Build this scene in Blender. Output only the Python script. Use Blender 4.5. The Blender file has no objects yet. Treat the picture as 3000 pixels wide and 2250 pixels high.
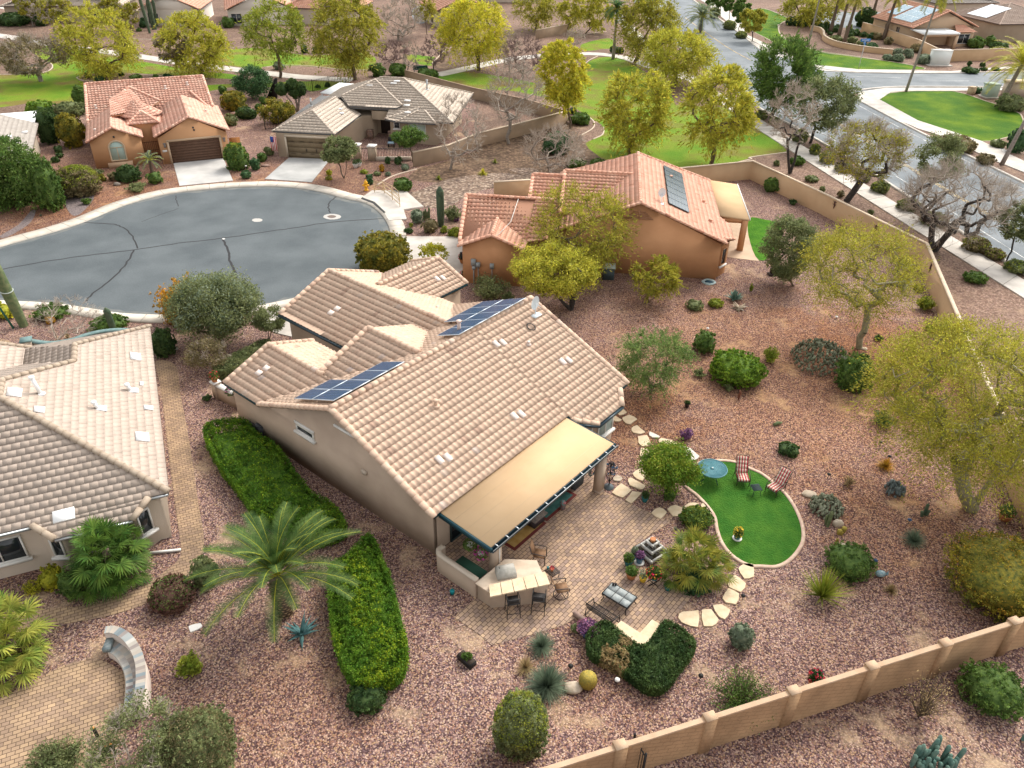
import bpy, bmesh, math, random
import numpy as np
from mathutils import Vector, Matrix
from mathutils.geometry import tessellate_polygon
R=math.radians
scene=bpy.context.scene
COL=scene.collection
# ---------------------------------------------------------------- camera
CF,CTH,CROLL,CAZ,CH=2270.5,.584847,.0208285,.890616,26.0
fw=np.array([0,math.cos(CTH),-math.sin(CTH)]); _r=np.array([1.,0,0]); _u=np.cross(_r,fw)
cr=math.cos(CROLL)*_r+math.sin(CROLL)*_u; cu=-math.sin(CROLL)*_r+math.cos(CROLL)*_u
cam_d=bpy.data.cameras.new('camera'); cam=bpy.data.objects.new('camera',cam_d); COL.objects.link(cam)
cam.matrix_world=Matrix(((cr[0],cu[0],-fw[0],0),(cr[1],cu[1],-fw[1],0),(cr[2],cu[2],-fw[2],CH),(0,0,0,1)))
cam_d.sensor_fit='HORIZONTAL'; cam_d.sensor_width=36; cam_d.lens=CF/3000*36; cam_d.clip_start=.5; cam_d.clip_end=2000
scene.camera=cam
# ---------------------------------------------------------------- world and sun
SUN_EL,SUN_AZ=R(46),R(38)      # azimuth from +Y towards +X
w=bpy.data.worlds.new('World'); scene.world=w; w.use_nodes=True
nt=w.node_tree; nt.nodes.clear()
sky=nt.nodes.new('ShaderNodeTexSky'); sky.sky_type='NISHITA'; sky.sun_disc=False; sky.sun_elevation=SUN_EL; sky.sun_rotation=SUN_AZ
sky.dust_density=3.0; sky.air_density=1.0; sky.ozone_density=1.0
hs=nt.nodes.new('ShaderNodeHueSaturation'); hs.inputs['Saturation'].default_value=.06
bg=nt.nodes.new('ShaderNodeBackground'); bg.inputs[1].default_value=.15
wo=nt.nodes.new('ShaderNodeOutputWorld')
nt.links.new(sky.outputs[0],hs.inputs['Color']); nt.links.new(hs.outputs[0],bg.inputs[0]); nt.links.new(bg.outputs[0],wo.inputs[0])
sd=bpy.data.lights.new('sun','SUN'); sd.energy=1.05; sd.angle=R(20); sd.color=(1,.90,.76)
so=bpy.data.objects.new('sun',sd); COL.objects.link(so); so.location=(0,0,60)
_sd=Vector((math.sin(SUN_AZ)*math.cos(SUN_EL),math.cos(SUN_AZ)*math.cos(SUN_EL),math.sin(SUN_EL)))
so.rotation_euler=_sd.to_track_quat('Z','Y').to_euler()
vs=scene.view_settings; vs.view_transform='Standard'; vs.look='None'; vs.exposure=1.12; vs.gamma=1
scene.render.resolution_x=1024; scene.render.resolution_y=768
# ---------------------------------------------------------------- photo pixel -> point in the world
TK=800/2212.; _OX=(0,700,1400,2200); _OY=(0,550,1100,1650)
def T(t,x,y): return (_OX[t//10]+x*TK,_OY[t%10]+y*TK)
def ray(p): return fw+cr*(p[0]-1500)/CF-cu*(p[1]-1125)/CF
def G(t,x,y,z=0.):
    d=ray(T(t,x,y)); s=(z-CH)/d[2]; return np.array([d[0]*s,d[1]*s,z])
def GL(*pts,z=0.): return [tuple(G(*p,z=z)[:2]) for p in pts]
def tl(t,*xy): return [(t,)+p for p in xy]
class Fr:
    def __init__(s,ox,oy,deg):
        s.o=np.array([ox,oy,0.]); a=R(deg); s.a=a; s.u=np.array([math.cos(a),math.sin(a),0]); s.v=np.array([-math.sin(a),math.cos(a),0])
    def __call__(s,u,v,z=0.): return s.o+s.u*u+s.v*v+np.array([0,0,z])
# ---------------------------------------------------------------- materials
MATS={}
def mat(name,col,rough=.8,col2=None,scale=4.,bump=0.,bscale=40.,metal=0.,island=0.,spec=.3,tv=None,detail=3.,c3=None,transl=0.):
    if name in MATS: return MATS[name]
    m=bpy.data.materials.new(name); m.use_nodes=True; n=m.node_tree.nodes; L=m.node_tree.links
    b=n['Principled BSDF']; b.inputs['Roughness'].default_value=rough; b.inputs['Metallic'].default_value=metal
    b.inputs['Specular IOR Level'].default_value=spec
    if transl: b.inputs['Subsurface Weight'].default_value=0
    tc=n.new('ShaderNodeTexCoord')
    c=(*col,1)
    out=None
    if col2 is not None:
        ns=n.new('ShaderNodeTexNoise'); ns.inputs['Scale'].default_value=scale; ns.inputs['Detail'].default_value=detail
        L.new(tc.outputs['Object'],ns.inputs['Vector'])
        rp=n.new('ShaderNodeValToRGB'); rp.color_ramp.elements[0].position=.36; rp.color_ramp.elements[1].position=.64
        rp.color_ramp.elements[0].color=c; rp.color_ramp.elements[1].color=(*col2,1)
        if c3 is not None:
            e=rp.color_ramp.elements.new(.5); e.color=(*c3,1)
        L.new(ns.outputs[0],rp.inputs[0]); out=rp.outputs[0]
    else:
        rg=n.new('ShaderNodeRGB'); rg.outputs[0].default_value=c; out=rg.outputs[0]
    if island:
        ge=n.new('ShaderNodeNewGeometry'); h=n.new('ShaderNodeHueSaturation')
        mr=n.new('ShaderNodeMapRange'); mr.inputs[3].default_value=1-island; mr.inputs[4].default_value=1+island
        L.new(ge.outputs['Random Per Island'],mr.inputs[0]); L.new(mr.outputs[0],h.inputs['Value'])
        mr2=n.new('ShaderNodeMapRange'); mr2.inputs[3].default_value=.5-island*.05; mr2.inputs[4].default_value=.5+island*.03
        wn=n.new('ShaderNodeTexWhiteNoise'); wn.noise_dimensions='1D'; L.new(ge.outputs['Random Per Island'],wn.inputs['W'])
        L.new(wn.outputs[0],mr2.inputs[0]); L.new(mr2.outputs[0],h.inputs['Hue'])
        L.new(out,h.inputs['Color']); out=h.outputs[0]
    if tv is not None:
        at=n.new('ShaderNodeAttribute'); at.attribute_name='tv'
        rp=n.new('ShaderNodeValToRGB'); el=rp.color_ramp.elements
        el[0].color=(*tv[0],1); el[1].color=(*tv[-1],1)
        for i,cc in enumerate(tv[1:-1]):
            e=el.new((i+1)/(len(tv)-1)); e.color=(*cc,1)
        L.new(at.outputs['Fac'],rp.inputs[0])
        mx=n.new('ShaderNodeMix'); mx.data_type='RGBA'; mx.blend_type='MULTIPLY'; mx.inputs['Factor'].default_value=1
        ns=n.new('ShaderNodeTexNoise'); ns.inputs['Scale'].default_value=1.3; ns.inputs['Detail'].default_value=6; ns.inputs['Roughness'].default_value=.7
        L.new(tc.outputs['Object'],ns.inputs['Vector'])
        r2=n.new('ShaderNodeValToRGB'); r2.color_ramp.elements[0].position=.3; r2.color_ramp.elements[0].color=(.87,.865,.86,1); r2.color_ramp.elements[1].position=.65; r2.color_ramp.elements[1].color=(1.04,1.03,1.02,1)
        L.new(ns.outputs[0],r2.inputs[0]); L.new(rp.outputs[0],mx.inputs[6]); L.new(r2.outputs[0],mx.inputs[7]); out=mx.outputs[2]
    L.new(out,b.inputs['Base Color'])
    if bump:
        nb=n.new('ShaderNodeTexNoise'); nb.inputs['Scale'].default_value=bscale; nb.inputs['Detail'].default_value=4
        L.new(tc.outputs['Object'],nb.inputs['Vector'])
        bp=n.new('ShaderNodeBump'); bp.inputs['Strength'].default_value=min(1,bump); bp.inputs['Distance'].default_value=.02
        L.new(nb.outputs[0],bp.inputs['Height']); L.new(bp.outputs[0],b.inputs['Normal'])
    MATS[name]=m; return m
def leafmat(name,c1,c2,island=.45,scale=1.6,tr=.38):
    if name in MATS: return MATS[name]
    m=mat(name,c1,rough=.6,col2=c2,scale=scale,island=island,spec=.2); n=m.node_tree.nodes;L=m.node_tree.links; b=n['Principled BSDF']; src=b.inputs['Base Color'].links[0].from_socket
    t=n.new('ShaderNodeBsdfTranslucent'); L.new(src,t.inputs[0]); x=n.new('ShaderNodeMixShader'); x.inputs[0].default_value=tr; o=n['Material Output']
    L.new(b.outputs[0],x.inputs[1]); L.new(t.outputs[0],x.inputs[2]); L.new(x.outputs[0],o.inputs[0]); return m
# ---------------------------------------------------------------- mesh building
class MB:
    def __init__(s): s.V=[]; s.Q=[]; s.F=[]; s.n=0; s.tv=[]
    def add(s,vs,fs,mi=0,tv=None):
        vs=np.asarray(vs,float).reshape(-1,3); k=s.n; s.V.append(vs); s.n+=len(vs)
        for f in fs: s.F.append(([k+i for i in f],mi,.5 if tv is None else tv))
    def quads(s,arr,mi=0):              # (N,4,3) free quads
        arr=np.asarray(arr,float); N=len(arr); s.Q.append((s.n+np.arange(N*4).reshape(N,4),mi)); s.V.append(arr.reshape(-1,3)); s.n+=N*4
    def mesh(s,vs,q,mi=0):              # shared-vertex quads array
        vs=np.asarray(vs,float); s.Q.append((np.asarray(q)+s.n,mi)); s.V.append(vs); s.n+=len(vs)
    def box(s,c,sz,rot=0.,mi=0,tv=None):        # c = centre of the bottom face
        x,y,z=sz[0]/2,sz[1]/2,sz[2]; ca,sa=math.cos(rot),math.sin(rot); v=[]
        for zz in (0,z):
            for a,b in ((-x,-y),(x,-y),(x,y),(-x,y)): v.append((c[0]+a*ca-b*sa,c[1]+a*sa+b*ca,c[2]+zz))
        s.add(v,[(3,2,1,0),(4,5,6,7),(0,1,5,4),(1,2,6,5),(2,3,7,6),(3,0,4,7)],mi,tv)
    def beam(s,p,q,w,h,mi=0,up=(0,0,1)):
        p=np.array(p,float);q=np.array(q,float);d=q-p;d/=np.linalg.norm(d)+1e-9;up=np.array(up,float)
        if abs(d@up)>.99: up=np.array([1.,0,0])
        a=np.cross(d,up);a/=np.linalg.norm(a);b=np.cross(a,d);v=[]
        for e in (p,q):
            for i,j in ((-1,-1),(1,-1),(1,1),(-1,1)): v.append(e+a*i*w/2+b*j*h/2)
        s.add(v,[(0,1,2,3),(7,6,5,4),(4,5,1,0),(5,6,2,1),(6,7,3,2),(7,4,0,3)],mi)
    def prism(s,poly,z0,z1,mi=0,top=None,bottom=True):
        poly=[tuple(p[:2]) for p in poly]; n=len(poly)
        a=sum(poly[i][0]*poly[(i+1)%n][1]-poly[(i+1)%n][0]*poly[i][1] for i in range(n))
        if a<0: poly=poly[::-1]
        v=[(x,y,z0) for x,y in poly]+[(x,y,z1) for x,y in poly]
        s.add(v,[(i,(i+1)%n,n+(i+1)%n,n+i) for i in range(n)],mi)
        tr=tessellate_polygon([[Vector((x,y,0)) for x,y in poly]])
        for zz,mm,fl in ((z1,mi if top is None else top,0),(z0,mi,1)):
            if fl and not bottom: continue
            s.add([(x,y,zz) for x,y in poly],[(c,b,a) if not fl else (a,b,c) for a,b,c in [_ccw(poly,t) for t in tr]],mm)
    def poly3(s,pts,th=.0,mi=0):        # flat polygon in space, thickness downward
        pts=[np.asarray(p,float) for p in pts]; n=len(pts)
        if th:
            v=pts+[p-np.array([0,0,th]) for p in pts]; s.add(v,[tuple(range(n)),tuple(range(2*n-1,n-1,-1))]+[(i,n+i,n+(i+1)%n,(i+1)%n) for i in range(n)],mi)
        else: s.add(pts,[tuple(range(n))],mi)
    def tube(s,pts,rad,n=6,mi=0,cap=True,sy=1.,tv=None):
        pts=[np.asarray(p,float) for p in pts]; m=len(pts)
        if np.isscalar(rad): rad=[rad]*m
        v=[];f=[]; ref=None
        for i,p in enumerate(pts):
            d=pts[min(i+1,m-1)]-pts[max(i-1,0)]; d=d/(np.linalg.norm(d)+1e-9)
            if ref is None:
                ref=np.array([0,0,1.]) if abs(d[2])<.9 else np.array([1.,0,0])
            a=np.cross(d,ref); a/=np.linalg.norm(a)+1e-9; b=np.cross(a,d); ref=b
            for k in range(n):
                t=2*math.pi*k/n; v.append(p+rad[i]*(a*math.cos(t)+b*math.sin(t)*sy))
        for i in range(m-1):
            for k in range(n): f.append((i*n+k,i*n+(k+1)%n,(i+1)*n+(k+1)%n,(i+1)*n+k))
        if cap: f.append(tuple(range(n))[::-1]); f.append(tuple((m-1)*n+k for k in range(n)))
        s.add(v,f,mi,tv)
    def lathe(s,c,prof,n=16,mi=0,rib=0,ribd=.1,closed=True):
        v=[];f=[];m=len(prof)
        for r,z in prof:
            for k in range(n):
                t=2*math.pi*k/n; rr=r*(1-ribd*(k%2)) if rib else r
                v.append((c[0]+rr*math.cos(t),c[1]+rr*math.sin(t),c[2]+z))
        for i in range(m-1):
            for k in range(n): f.append((i*n+k,i*n+(k+1)%n,(i+1)*n+(k+1)%n,(i+1)*n+k))
        if closed: f.append(tuple(range(n))[::-1]); f.append(tuple((m-1)*n+k for k in range(n)))
        s.add(v,f,mi)
    def ball(s,c,r,mi=0,nu=12,nv=7,jit=0.,rng=None):
        rx,ry,rz=(r,r,r) if np.isscalar(r) else r; v=[(0,0,-1)]
        for i in range(1,nv):
            ph=math.pi*i/nv-math.pi/2
            for k in range(nu): t=2*math.pi*k/nu; v.append((math.cos(ph)*math.cos(t),math.cos(ph)*math.sin(t),math.sin(ph)))
        v.append((0,0,1)); v=np.array(v)
        if jit: v=v*(1+jit*(rng.random((len(v),1))-.5)*2)
        v=v*np.array([rx,ry,rz])+np.array(c); f=[]
        for k in range(nu): f.append((0,1+(k+1)%nu,1+k))
        for i in range(nv-2):
            for k in range(nu): a=1+i*nu; f.append((a+k,a+(k+1)%nu,a+nu+(k+1)%nu,a+nu+k))
        a=1+(nv-2)*nu
        for k in range(nu): f.append((a+k,a+(k+1)%nu,len(v)-1))
        s.add(v,f,mi)
    def build(s,name,mats,parent=None,loc=None,smooth=False):
        if not isinstance(mats,(list,tuple)): mats=[mats]
        V=np.concatenate(s.V) if s.V else np.zeros((0,3))
        off=np.zeros(3)
        if parent is not None:
            p=parent
            while p.parent: p=p.parent
            off=np.array(p.location)
        elif loc is not None: off=np.array([loc[0],loc[1],loc[2] if len(loc)>2 else 0.])
        V=V-off
        me=bpy.data.meshes.new(name)
        ls=[];starts=[];mi=[];tv=[];pos=0
        for f,m,t in s.F: ls.append(f); starts.append(pos); pos+=len(f); mi.append(m); tv.append(t)
        L=[np.array([i for f in ls for i in f],dtype=np.int32)]; S=[np.array(starts,dtype=np.int32)]; MI=[np.array(mi,dtype=np.int32)]; TV=[np.array(tv,dtype=np.float32)]
        for q,m in s.Q:
            L.append(q.reshape(-1).astype(np.int32)); S.append((pos+4*np.arange(len(q))).astype(np.int32)); pos+=4*len(q); MI.append(np.full(len(q),m,np.int32)); TV.append(np.full(len(q),.5,np.float32))
        L=np.concatenate(L);S=np.concatenate(S);MI=np.concatenate(MI);TV=np.concatenate(TV)
        me.vertices.add(len(V)); me.vertices.foreach_set('co',V.astype(np.float32).ravel())
        me.loops.add(len(L)); me.loops.foreach_set('vertex_index',L)
        me.polygons.add(len(S)); me.polygons.foreach_set('loop_start',S); me.polygons.foreach_set('material_index',MI)
        if smooth: me.polygons.foreach_set('use_smooth',np.ones(len(S),bool))
        me.update(calc_edges=True)
        at=me.attributes.new('tv','FLOAT','FACE'); at.data.foreach_set('value',TV)
        for m in mats: me.materials.append(m)
        o=bpy.data.objects.new(name,me); COL.objects.link(o)
        if parent is not None: o.parent=parent
        else: o.location=off
        return o
def _ccw(poly,t):
    a,b,c=[poly[i] for i in t]
    return t if (b[0]-a[0])*(c[1]-a[1])-(b[1]-a[1])*(c[0]-a[0])<0 else (t[0],t[2],t[1])
def thing(name,label,cat,loc,group=None,rot=0.):
    o=bpy.data.objects.new(name,None); COL.objects.link(o); o.location=(loc[0],loc[1],loc[2] if len(loc)>2 else 0); o.rotation_euler=(0,0,rot); o.empty_display_size=.2
    return tag(o,label,cat,group)
def tag(o,label,cat,group=None,kind=None):
    o['label']=label; o['category']=cat
    if group: o['group']=group
    if kind: o['kind']=kind
    return o
def copy_tree(o,parent=None):
    c=o.copy(); COL.objects.link(c)
    if parent is not None: c.parent=parent
    for ch in list(o.children): copy_tree(ch,c)
    return c
def struct(o): o['kind']='structure'; return o
def smoothc(pts,k=6,closed=False):
    P=[np.array(p,float) for p in pts]; n=len(P); out=[]
    rng_=range(n) if closed else range(n-1)
    for i in rng_:
        p0=P[(i-1)%n] if closed or i>0 else P[i]; p1=P[i]; p2=P[(i+1)%n]; p3=P[(i+2)%n] if closed or i+2<n else p2
        for j in range(k):
            t=j/k; out.append(.5*((2*p1)+(-p0+p2)*t+(2*p0-5*p1+4*p2-p3)*t*t+(-p0+3*p1-3*p2+p3)*t**3))
    if not closed: out.append(P[-1])
    return out
def offs(P,d,closed=False):
    P=[np.array(p[:2],float) for p in P]; n=len(P); out=[]
    for i in range(n):
        a=P[(i-1)%n] if closed or i>0 else P[i]; b=P[(i+1)%n] if closed or i<n-1 else P[i]
        t=b-a; t/=np.linalg.norm(t)+1e-9; out.append(P[i]+d*np.array([t[1],-t[0]]))
    return out
def strip(mb,A,B,z0,z1,mi=0,closed=False):       # raised band between two polylines
    n=len(A); v=[]
    for a,b in zip(A,B): v+=[(a[0],a[1],z0),(a[0],a[1],z1),(b[0],b[1],z1),(b[0],b[1],z0)]
    f=[]
    for i in range(n if closed else n-1):
        j=(i+1)%n
        for k in range(3): f.append((i*4+k,j*4+k,j*4+k+1,i*4+k+1))
    if not closed: f+= [(0,1,2,3),((n-1)*4+3,(n-1)*4+2,(n-1)*4+1,(n-1)*4)]
    mb.add(v,f,mi)
def sheet(name,pts,z,m):
    mb=MB(); tr=tessellate_polygon([[Vector((p[0],p[1],0)) for p in pts]]); c=np.mean([p[:2] for p in pts],0)
    mb.add([(p[0],p[1],z) for p in pts],[t[::-1] if False else _up([pts[i] for i in t],t) for t in tr])
    return struct(mb.build(name,m,loc=(0,0,0)))
def _up(p,t):
    return t if (p[1][0]-p[0][0])*(p[2][1]-p[0][1])-(p[1][1]-p[0][1])*(p[2][0]-p[0][0])>0 else (t[0],t[2],t[1])
def slab(name,pts,z0,z1,m,st=True):
    mb=MB(); mb.prism(pts,z0,z1,bottom=False); o=mb.build(name,m,loc=(0,0,0))
    return struct(o) if st else o
# ---------------------------------------------------------------- ground
def gravel_mat(name,stones,base,big1,big2,cell=.055,patch=True,brown=()):
    m=bpy.data.materials.new(name); m.use_nodes=True; n=m.node_tree.nodes; L=m.node_tree.links
    b=n['Principled BSDF']; b.inputs['Roughness'].default_value=.9; b.inputs['Specular IOR Level'].default_value=.15
    tc=n.new('ShaderNodeTexCoord')
    vo=n.new('ShaderNodeTexVoronoi'); vo.inputs['Scale'].default_value=1/cell; L.new(tc.outputs['Object'],vo.inputs['Vector'])
    sp=n.new('ShaderNodeSeparateColor'); L.new(vo.outputs['Color'],sp.inputs[0])
    rp=n.new('ShaderNodeValToRGB'); rp.color_ramp.interpolation='CONSTANT'; el=rp.color_ramp.elements
    el[0].color=(*stones[0],1); el[1].color=(*stones[-1],1); el[1].position=1-1/len(stones)
    for i,c in enumerate(stones[1:-1]): e=el.new((i+1)/len(stones)); e.color=(*c,1)
    L.new(sp.outputs[0],rp.inputs[0])
    mr=n.new('ShaderNodeMapRange'); mr.inputs[1].default_value=.0; mr.inputs[2].default_value=.75; mr.inputs[3].default_value=1.08; mr.inputs[4].default_value=.55
    L.new(vo.outputs['Distance'],mr.inputs[0])
    mu=n.new('ShaderNodeVectorMath'); mu.operation='SCALE'; L.new(rp.outputs[0],mu.inputs[0]); L.new(mr.outputs[0],mu.inputs['Scale'])
    ns=n.new('ShaderNodeTexNoise'); ns.inputs['Scale'].default_value=.09; ns.inputs['Detail'].default_value=7; ns.inputs['Roughness'].default_value=.62; L.new(tc.outputs['Object'],ns.inputs['Vector'])
    r2=n.new('ShaderNodeValToRGB'); r2.color_ramp.elements[0].position=.38; r2.color_ramp.elements[1].position=.62
    r2.color_ramp.elements[0].color=(*big1,1); r2.color_ramp.elements[1].color=(*big2,1); L.new(ns.outputs[0],r2.inputs[0])
    mx=n.new('ShaderNodeMix'); mx.data_type='RGBA'; mx.blend_type='MULTIPLY'; mx.inputs['Factor'].default_value=1
    L.new(mu.outputs[0],mx.inputs[6]); L.new(r2.outputs[0],mx.inputs[7]); out=mx.outputs[2]
    if patch:     # thin spots where the pale soil shows through
        n3=n.new('ShaderNodeTexNoise'); n3.inputs['Scale'].default_value=.33; n3.inputs['Detail'].default_value=8; n3.inputs['Roughness'].default_value=.72; L.new(tc.outputs['Object'],n3.inputs['Vector'])
        m3=n.new('ShaderNodeMapRange'); m3.inputs[1].default_value=.55; m3.inputs[2].default_value=.68; L.new(n3.outputs[0],m3.inputs[0])
        m4=n.new('ShaderNodeMath'); m4.operation='MULTIPLY'; m4.inputs[1].default_value=.8; L.new(m3.outputs[0],m4.inputs[0])
        x3=n.new('ShaderNodeMix'); x3.data_type='RGBA'; L.new(m4.outputs[0],x3.inputs['Factor']); L.new(out,x3.inputs[6]); x3.inputs[7].default_value=(*base,1); out=x3.outputs[2]
    for (bx_,by_,br_,amt) in brown:        # litter and dust have browned these places
        mp=n.new('ShaderNodeMapping'); mp.vector_type='POINT'; mp.inputs['Location'].default_value=(-bx_/br_,-by_/br_,0); mp.inputs['Scale'].default_value=(1/br_,1/br_,0); L.new(tc.outputs['Object'],mp.inputs[0])
        nn=n.new('ShaderNodeTexNoise'); nn.inputs['Scale'].default_value=.5; nn.inputs['Detail'].default_value=8; nn.inputs['Roughness'].default_value=.75; L.new(tc.outputs['Object'],nn.inputs['Vector'])
        ln=n.new('ShaderNodeVectorMath'); ln.operation='LENGTH'; L.new(mp.outputs[0],ln.inputs[0])
        sm_=n.new('ShaderNodeMath'); sm_.operation='ADD'; ms=n.new('ShaderNodeMath'); ms.operation='MULTIPLY'; ms.inputs[1].default_value=1.9; L.new(nn.outputs[0],ms.inputs[0]); L.new(ms.outputs[0],sm_.inputs[0]); L.new(ln.outputs['Value'],sm_.inputs[1])
        m5=n.new('ShaderNodeMapRange'); m5.inputs[1].default_value=1.35; m5.inputs[2].default_value=2.0; m5.inputs[3].default_value=amt; m5.inputs[4].default_value=0; L.new(sm_.outputs[0],m5.inputs[0])
        x5=n.new('ShaderNodeMix'); x5.data_type='RGBA'; x5.blend_type='MULTIPLY'; L.new(m5.outputs[0],x5.inputs['Factor']); L.new(out,x5.inputs[6]); x5.inputs[7].default_value=(.96,.80,.62,1); out=x5.outputs[2]
    L.new(out,b.inputs['Base Color'])
    bp=n.new('ShaderNodeBump'); bp.inputs['Strength'].default_value=.7; bp.inputs['Distance'].default_value=.03; bp.invert=True
    L.new(vo.outputs['Distance'],bp.inputs['Height']); L.new(bp.outputs[0],b.inputs['Normal'])
    return m
GRAV=gravel_mat('gravel',[(.10,.06,.062),(.30,.195,.182),(.46,.32,.275),(.16,.10,.108),(.62,.48,.41),(.35,.205,.155),(.21,.145,.165),(.50,.36,.24),(.11,.07,.077),(.40,.275,.26)],(.50,.36,.23),(.86,.765,.69),(1.13,1.04,.98),brown=((17,41,15,.9),(25,44,8,.8),(6,36,5,.8),(19,27,6,.6),(-8,17,4,.35),(3,19,4,.3),(-33,64,16,.7),(-20,74,12,.7),(-42,72,14,.6)))
PARKG=gravel_mat('park_gravel',[(.20,.13,.10),(.30,.20,.15),(.38,.27,.21),(.25,.16,.13),(.32,.22,.18)],(.36,.25,.17),(.75,.72,.68),(1.1,1.05,1.0),cell=.13)
RIVER=gravel_mat('river_rock',[(.34,.25,.19),(.24,.17,.13),(.46,.36,.28),(.29,.21,.16),(.17,.12,.10)],(.4,.3,.2),(.85,.85,.85),(1.1,1.08,1.05),cell=.24,patch=False)
EARTH=gravel_mat('earth',[(.15,.10,.07),(.22,.15,.10),(.28,.19,.13),(.18,.12,.085)],(.30,.21,.13),(.7,.68,.64),(1.1,1.05,1.0),cell=.3)
sheet('ground',[(-260,-30),(260,-30),(260,420),(-260,420)],0.,GRAV)
# browner gravel belongs to the park side and the street verges
sheet('park_ground',GL((0,0,1000),(0,300,990),(0,330,830),(0,700,720),(0,1690,720),(0,2212,800),(10,900,640),(10,1900,800),(20,90,1300),(20,420,1700),(21,420,100),(20,1600,1375),(30,0,1310),(31,500,10),(31,1430,460),(31,1600,900),(31,1800,1300),(32,2300,1200))+[(120,20),(250,60),(250,400),(-250,400),(-250,90)],.004,PARKG)
# ---------------------------------------------------------------- asphalt
def asphalt(name,c1,c2,crack=False,scale=.5):
    m=mat(name,c1,rough=.85,col2=c2,scale=scale,bump=.5,bscale=60,detail=9,spec=.25); n=m.node_tree.nodes; L=m.node_tree.links
    b=n['Principled BSDF']; src=b.inputs['Base Color'].links[0].from_socket; tc=[x for x in n if x.type=='TEX_COORD'][0]
    nz=n.new('ShaderNodeTexNoise'); nz.inputs['Scale'].default_value=9; nz.inputs['Detail'].default_value=8; nz.inputs['Roughness'].default_value=.85; L.new(tc.outputs['Object'],nz.inputs['Vector'])
    mr=n.new('ShaderNodeMapRange'); mr.inputs[1].default_value=.3; mr.inputs[2].default_value=.7; mr.inputs[3].default_value=.8; mr.inputs[4].default_value=1.22; L.new(nz.outputs[0],mr.inputs[0])
    mu=n.new('ShaderNodeVectorMath'); mu.operation='SCALE'; L.new(src,mu.inputs[0]); L.new(mr.outputs[0],mu.inputs['Scale']); L.new(mu.outputs[0],b.inputs['Base Color'])
    return m
ASPH=asphalt('asphalt',(.085,.10,.108),(.118,.135,.143),scale=.3)
ASPH2=asphalt('street_asphalt',(.15,.17,.185),(.215,.235,.25),scale=.3)
CONC=mat('concrete',(.46,.42,.375),col2=(.60,.555,.50),scale=.8,bump=.2,bscale=30,detail=8)
KERB=mat('kerb_concrete',(.50,.45,.38),col2=(.62,.56,.48),scale=1.2,bump=.2,detail=8)
DRIVE=mat('driveway_concrete',(.32,.32,.31),col2=(.46,.455,.44),scale=.5,bump=.15,detail=9)
WHITEP=mat('white_paint',(.62,.62,.60),col2=(.4,.41,.41),scale=3,detail=6)
YELP=mat('yellow_paint',(.62,.40,.10),col2=(.4,.32,.18),scale=3,detail=6)
cds=smoothc(GL((1,-500,660),(1,0,485),(1,430,365),(1,700,275),(1,1000,150),(1,1330,60),(1,1700,15),(10,0,1520),(10,300,1515),(10,600,1545),(10,850,1610),(11,1030,130),(11,1150,215),(11,1215,320),(11,1225,400)),4)
# bottom edge, right to left
low=smoothc(GL((11,1180,520),(11,1010,680),(11,740,800),(11,470,895),(11,125,970),(1,1750,1035),(1,1400,1040),(1,1000,1025),(1,760,990),(1,450,945),(1,0,920),(1,-500,900)),4)
full=[tuple(p) for p in cds]+[tuple(p) for p in low]
sheet('street_asphalt',full,.012,ASPH)
dust=mat('gutter_dust',(.17,.175,.165),col2=(.11,.125,.13),scale=.9,detail=9,bump=.3)
for P,w_ in ((cds,.55),(low,.5)):
    mb=MB(); A=offs(P,.0);B=offs(P,w_); v=[];f=[]; rs=random.Random(8)
    for i,(a,b) in enumerate(zip(A,B)):
        b=a+(b-a)*rs.uniform(.5,1.3); v+=[(a[0],a[1],.0155),(b[0],b[1],.0155)]
    for i in range(len(P)-1): f.append((2*i,2*i+2,2*i+3,2*i+1))
    mb.add(v,f); struct(mb.build('gutter_dust',dust,loc=(0,0,0)))
def kerb(name,P,wd,z=.10,m=KERB,joints=True,side=1):
    A=offs(P,0); B=offs(P,-wd*side); mb=MB(); strip(mb,A,B,0,z)
    return struct(mb.build(name,m,loc=(0,0,0)))
kerb('kerb',cds,1.35); kerb('kerb',low,1.0)
# expansion joints of the kerb: thin darker strips in its top
jm=mat('joint_grey',(.30,.27,.23)); mb=MB()
for P,wd in ((cds,1.35),(low,1.0)):
    O2=offs(P,-wd)
    for i in range(0,len(P),2):
        mb.beam((P[i][0],P[i][1],.102),(O2[i][0],O2[i][1],.102),.045,.01)
struct(mb.build('kerb_joints',jm,loc=(0,0,0)))
# gutter drain slot with sidewalk ramp at the right end of the circle
slab('pavement',GL((11,1080,30),(11,1350,30),(11,1495,160),(11,1335,185),(11,1360,262),(11,1215,275),(11,1150,170),(11,1000,85)),0,.13,CONC)
slab('storm_drain',GL((11,1000,88),(11,1100,125),(11,1190,210),(11,1178,216),(11,1085,135),(11,990,98)),0,.137,mat('drain_dark',(.04,.04,.04)))
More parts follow.
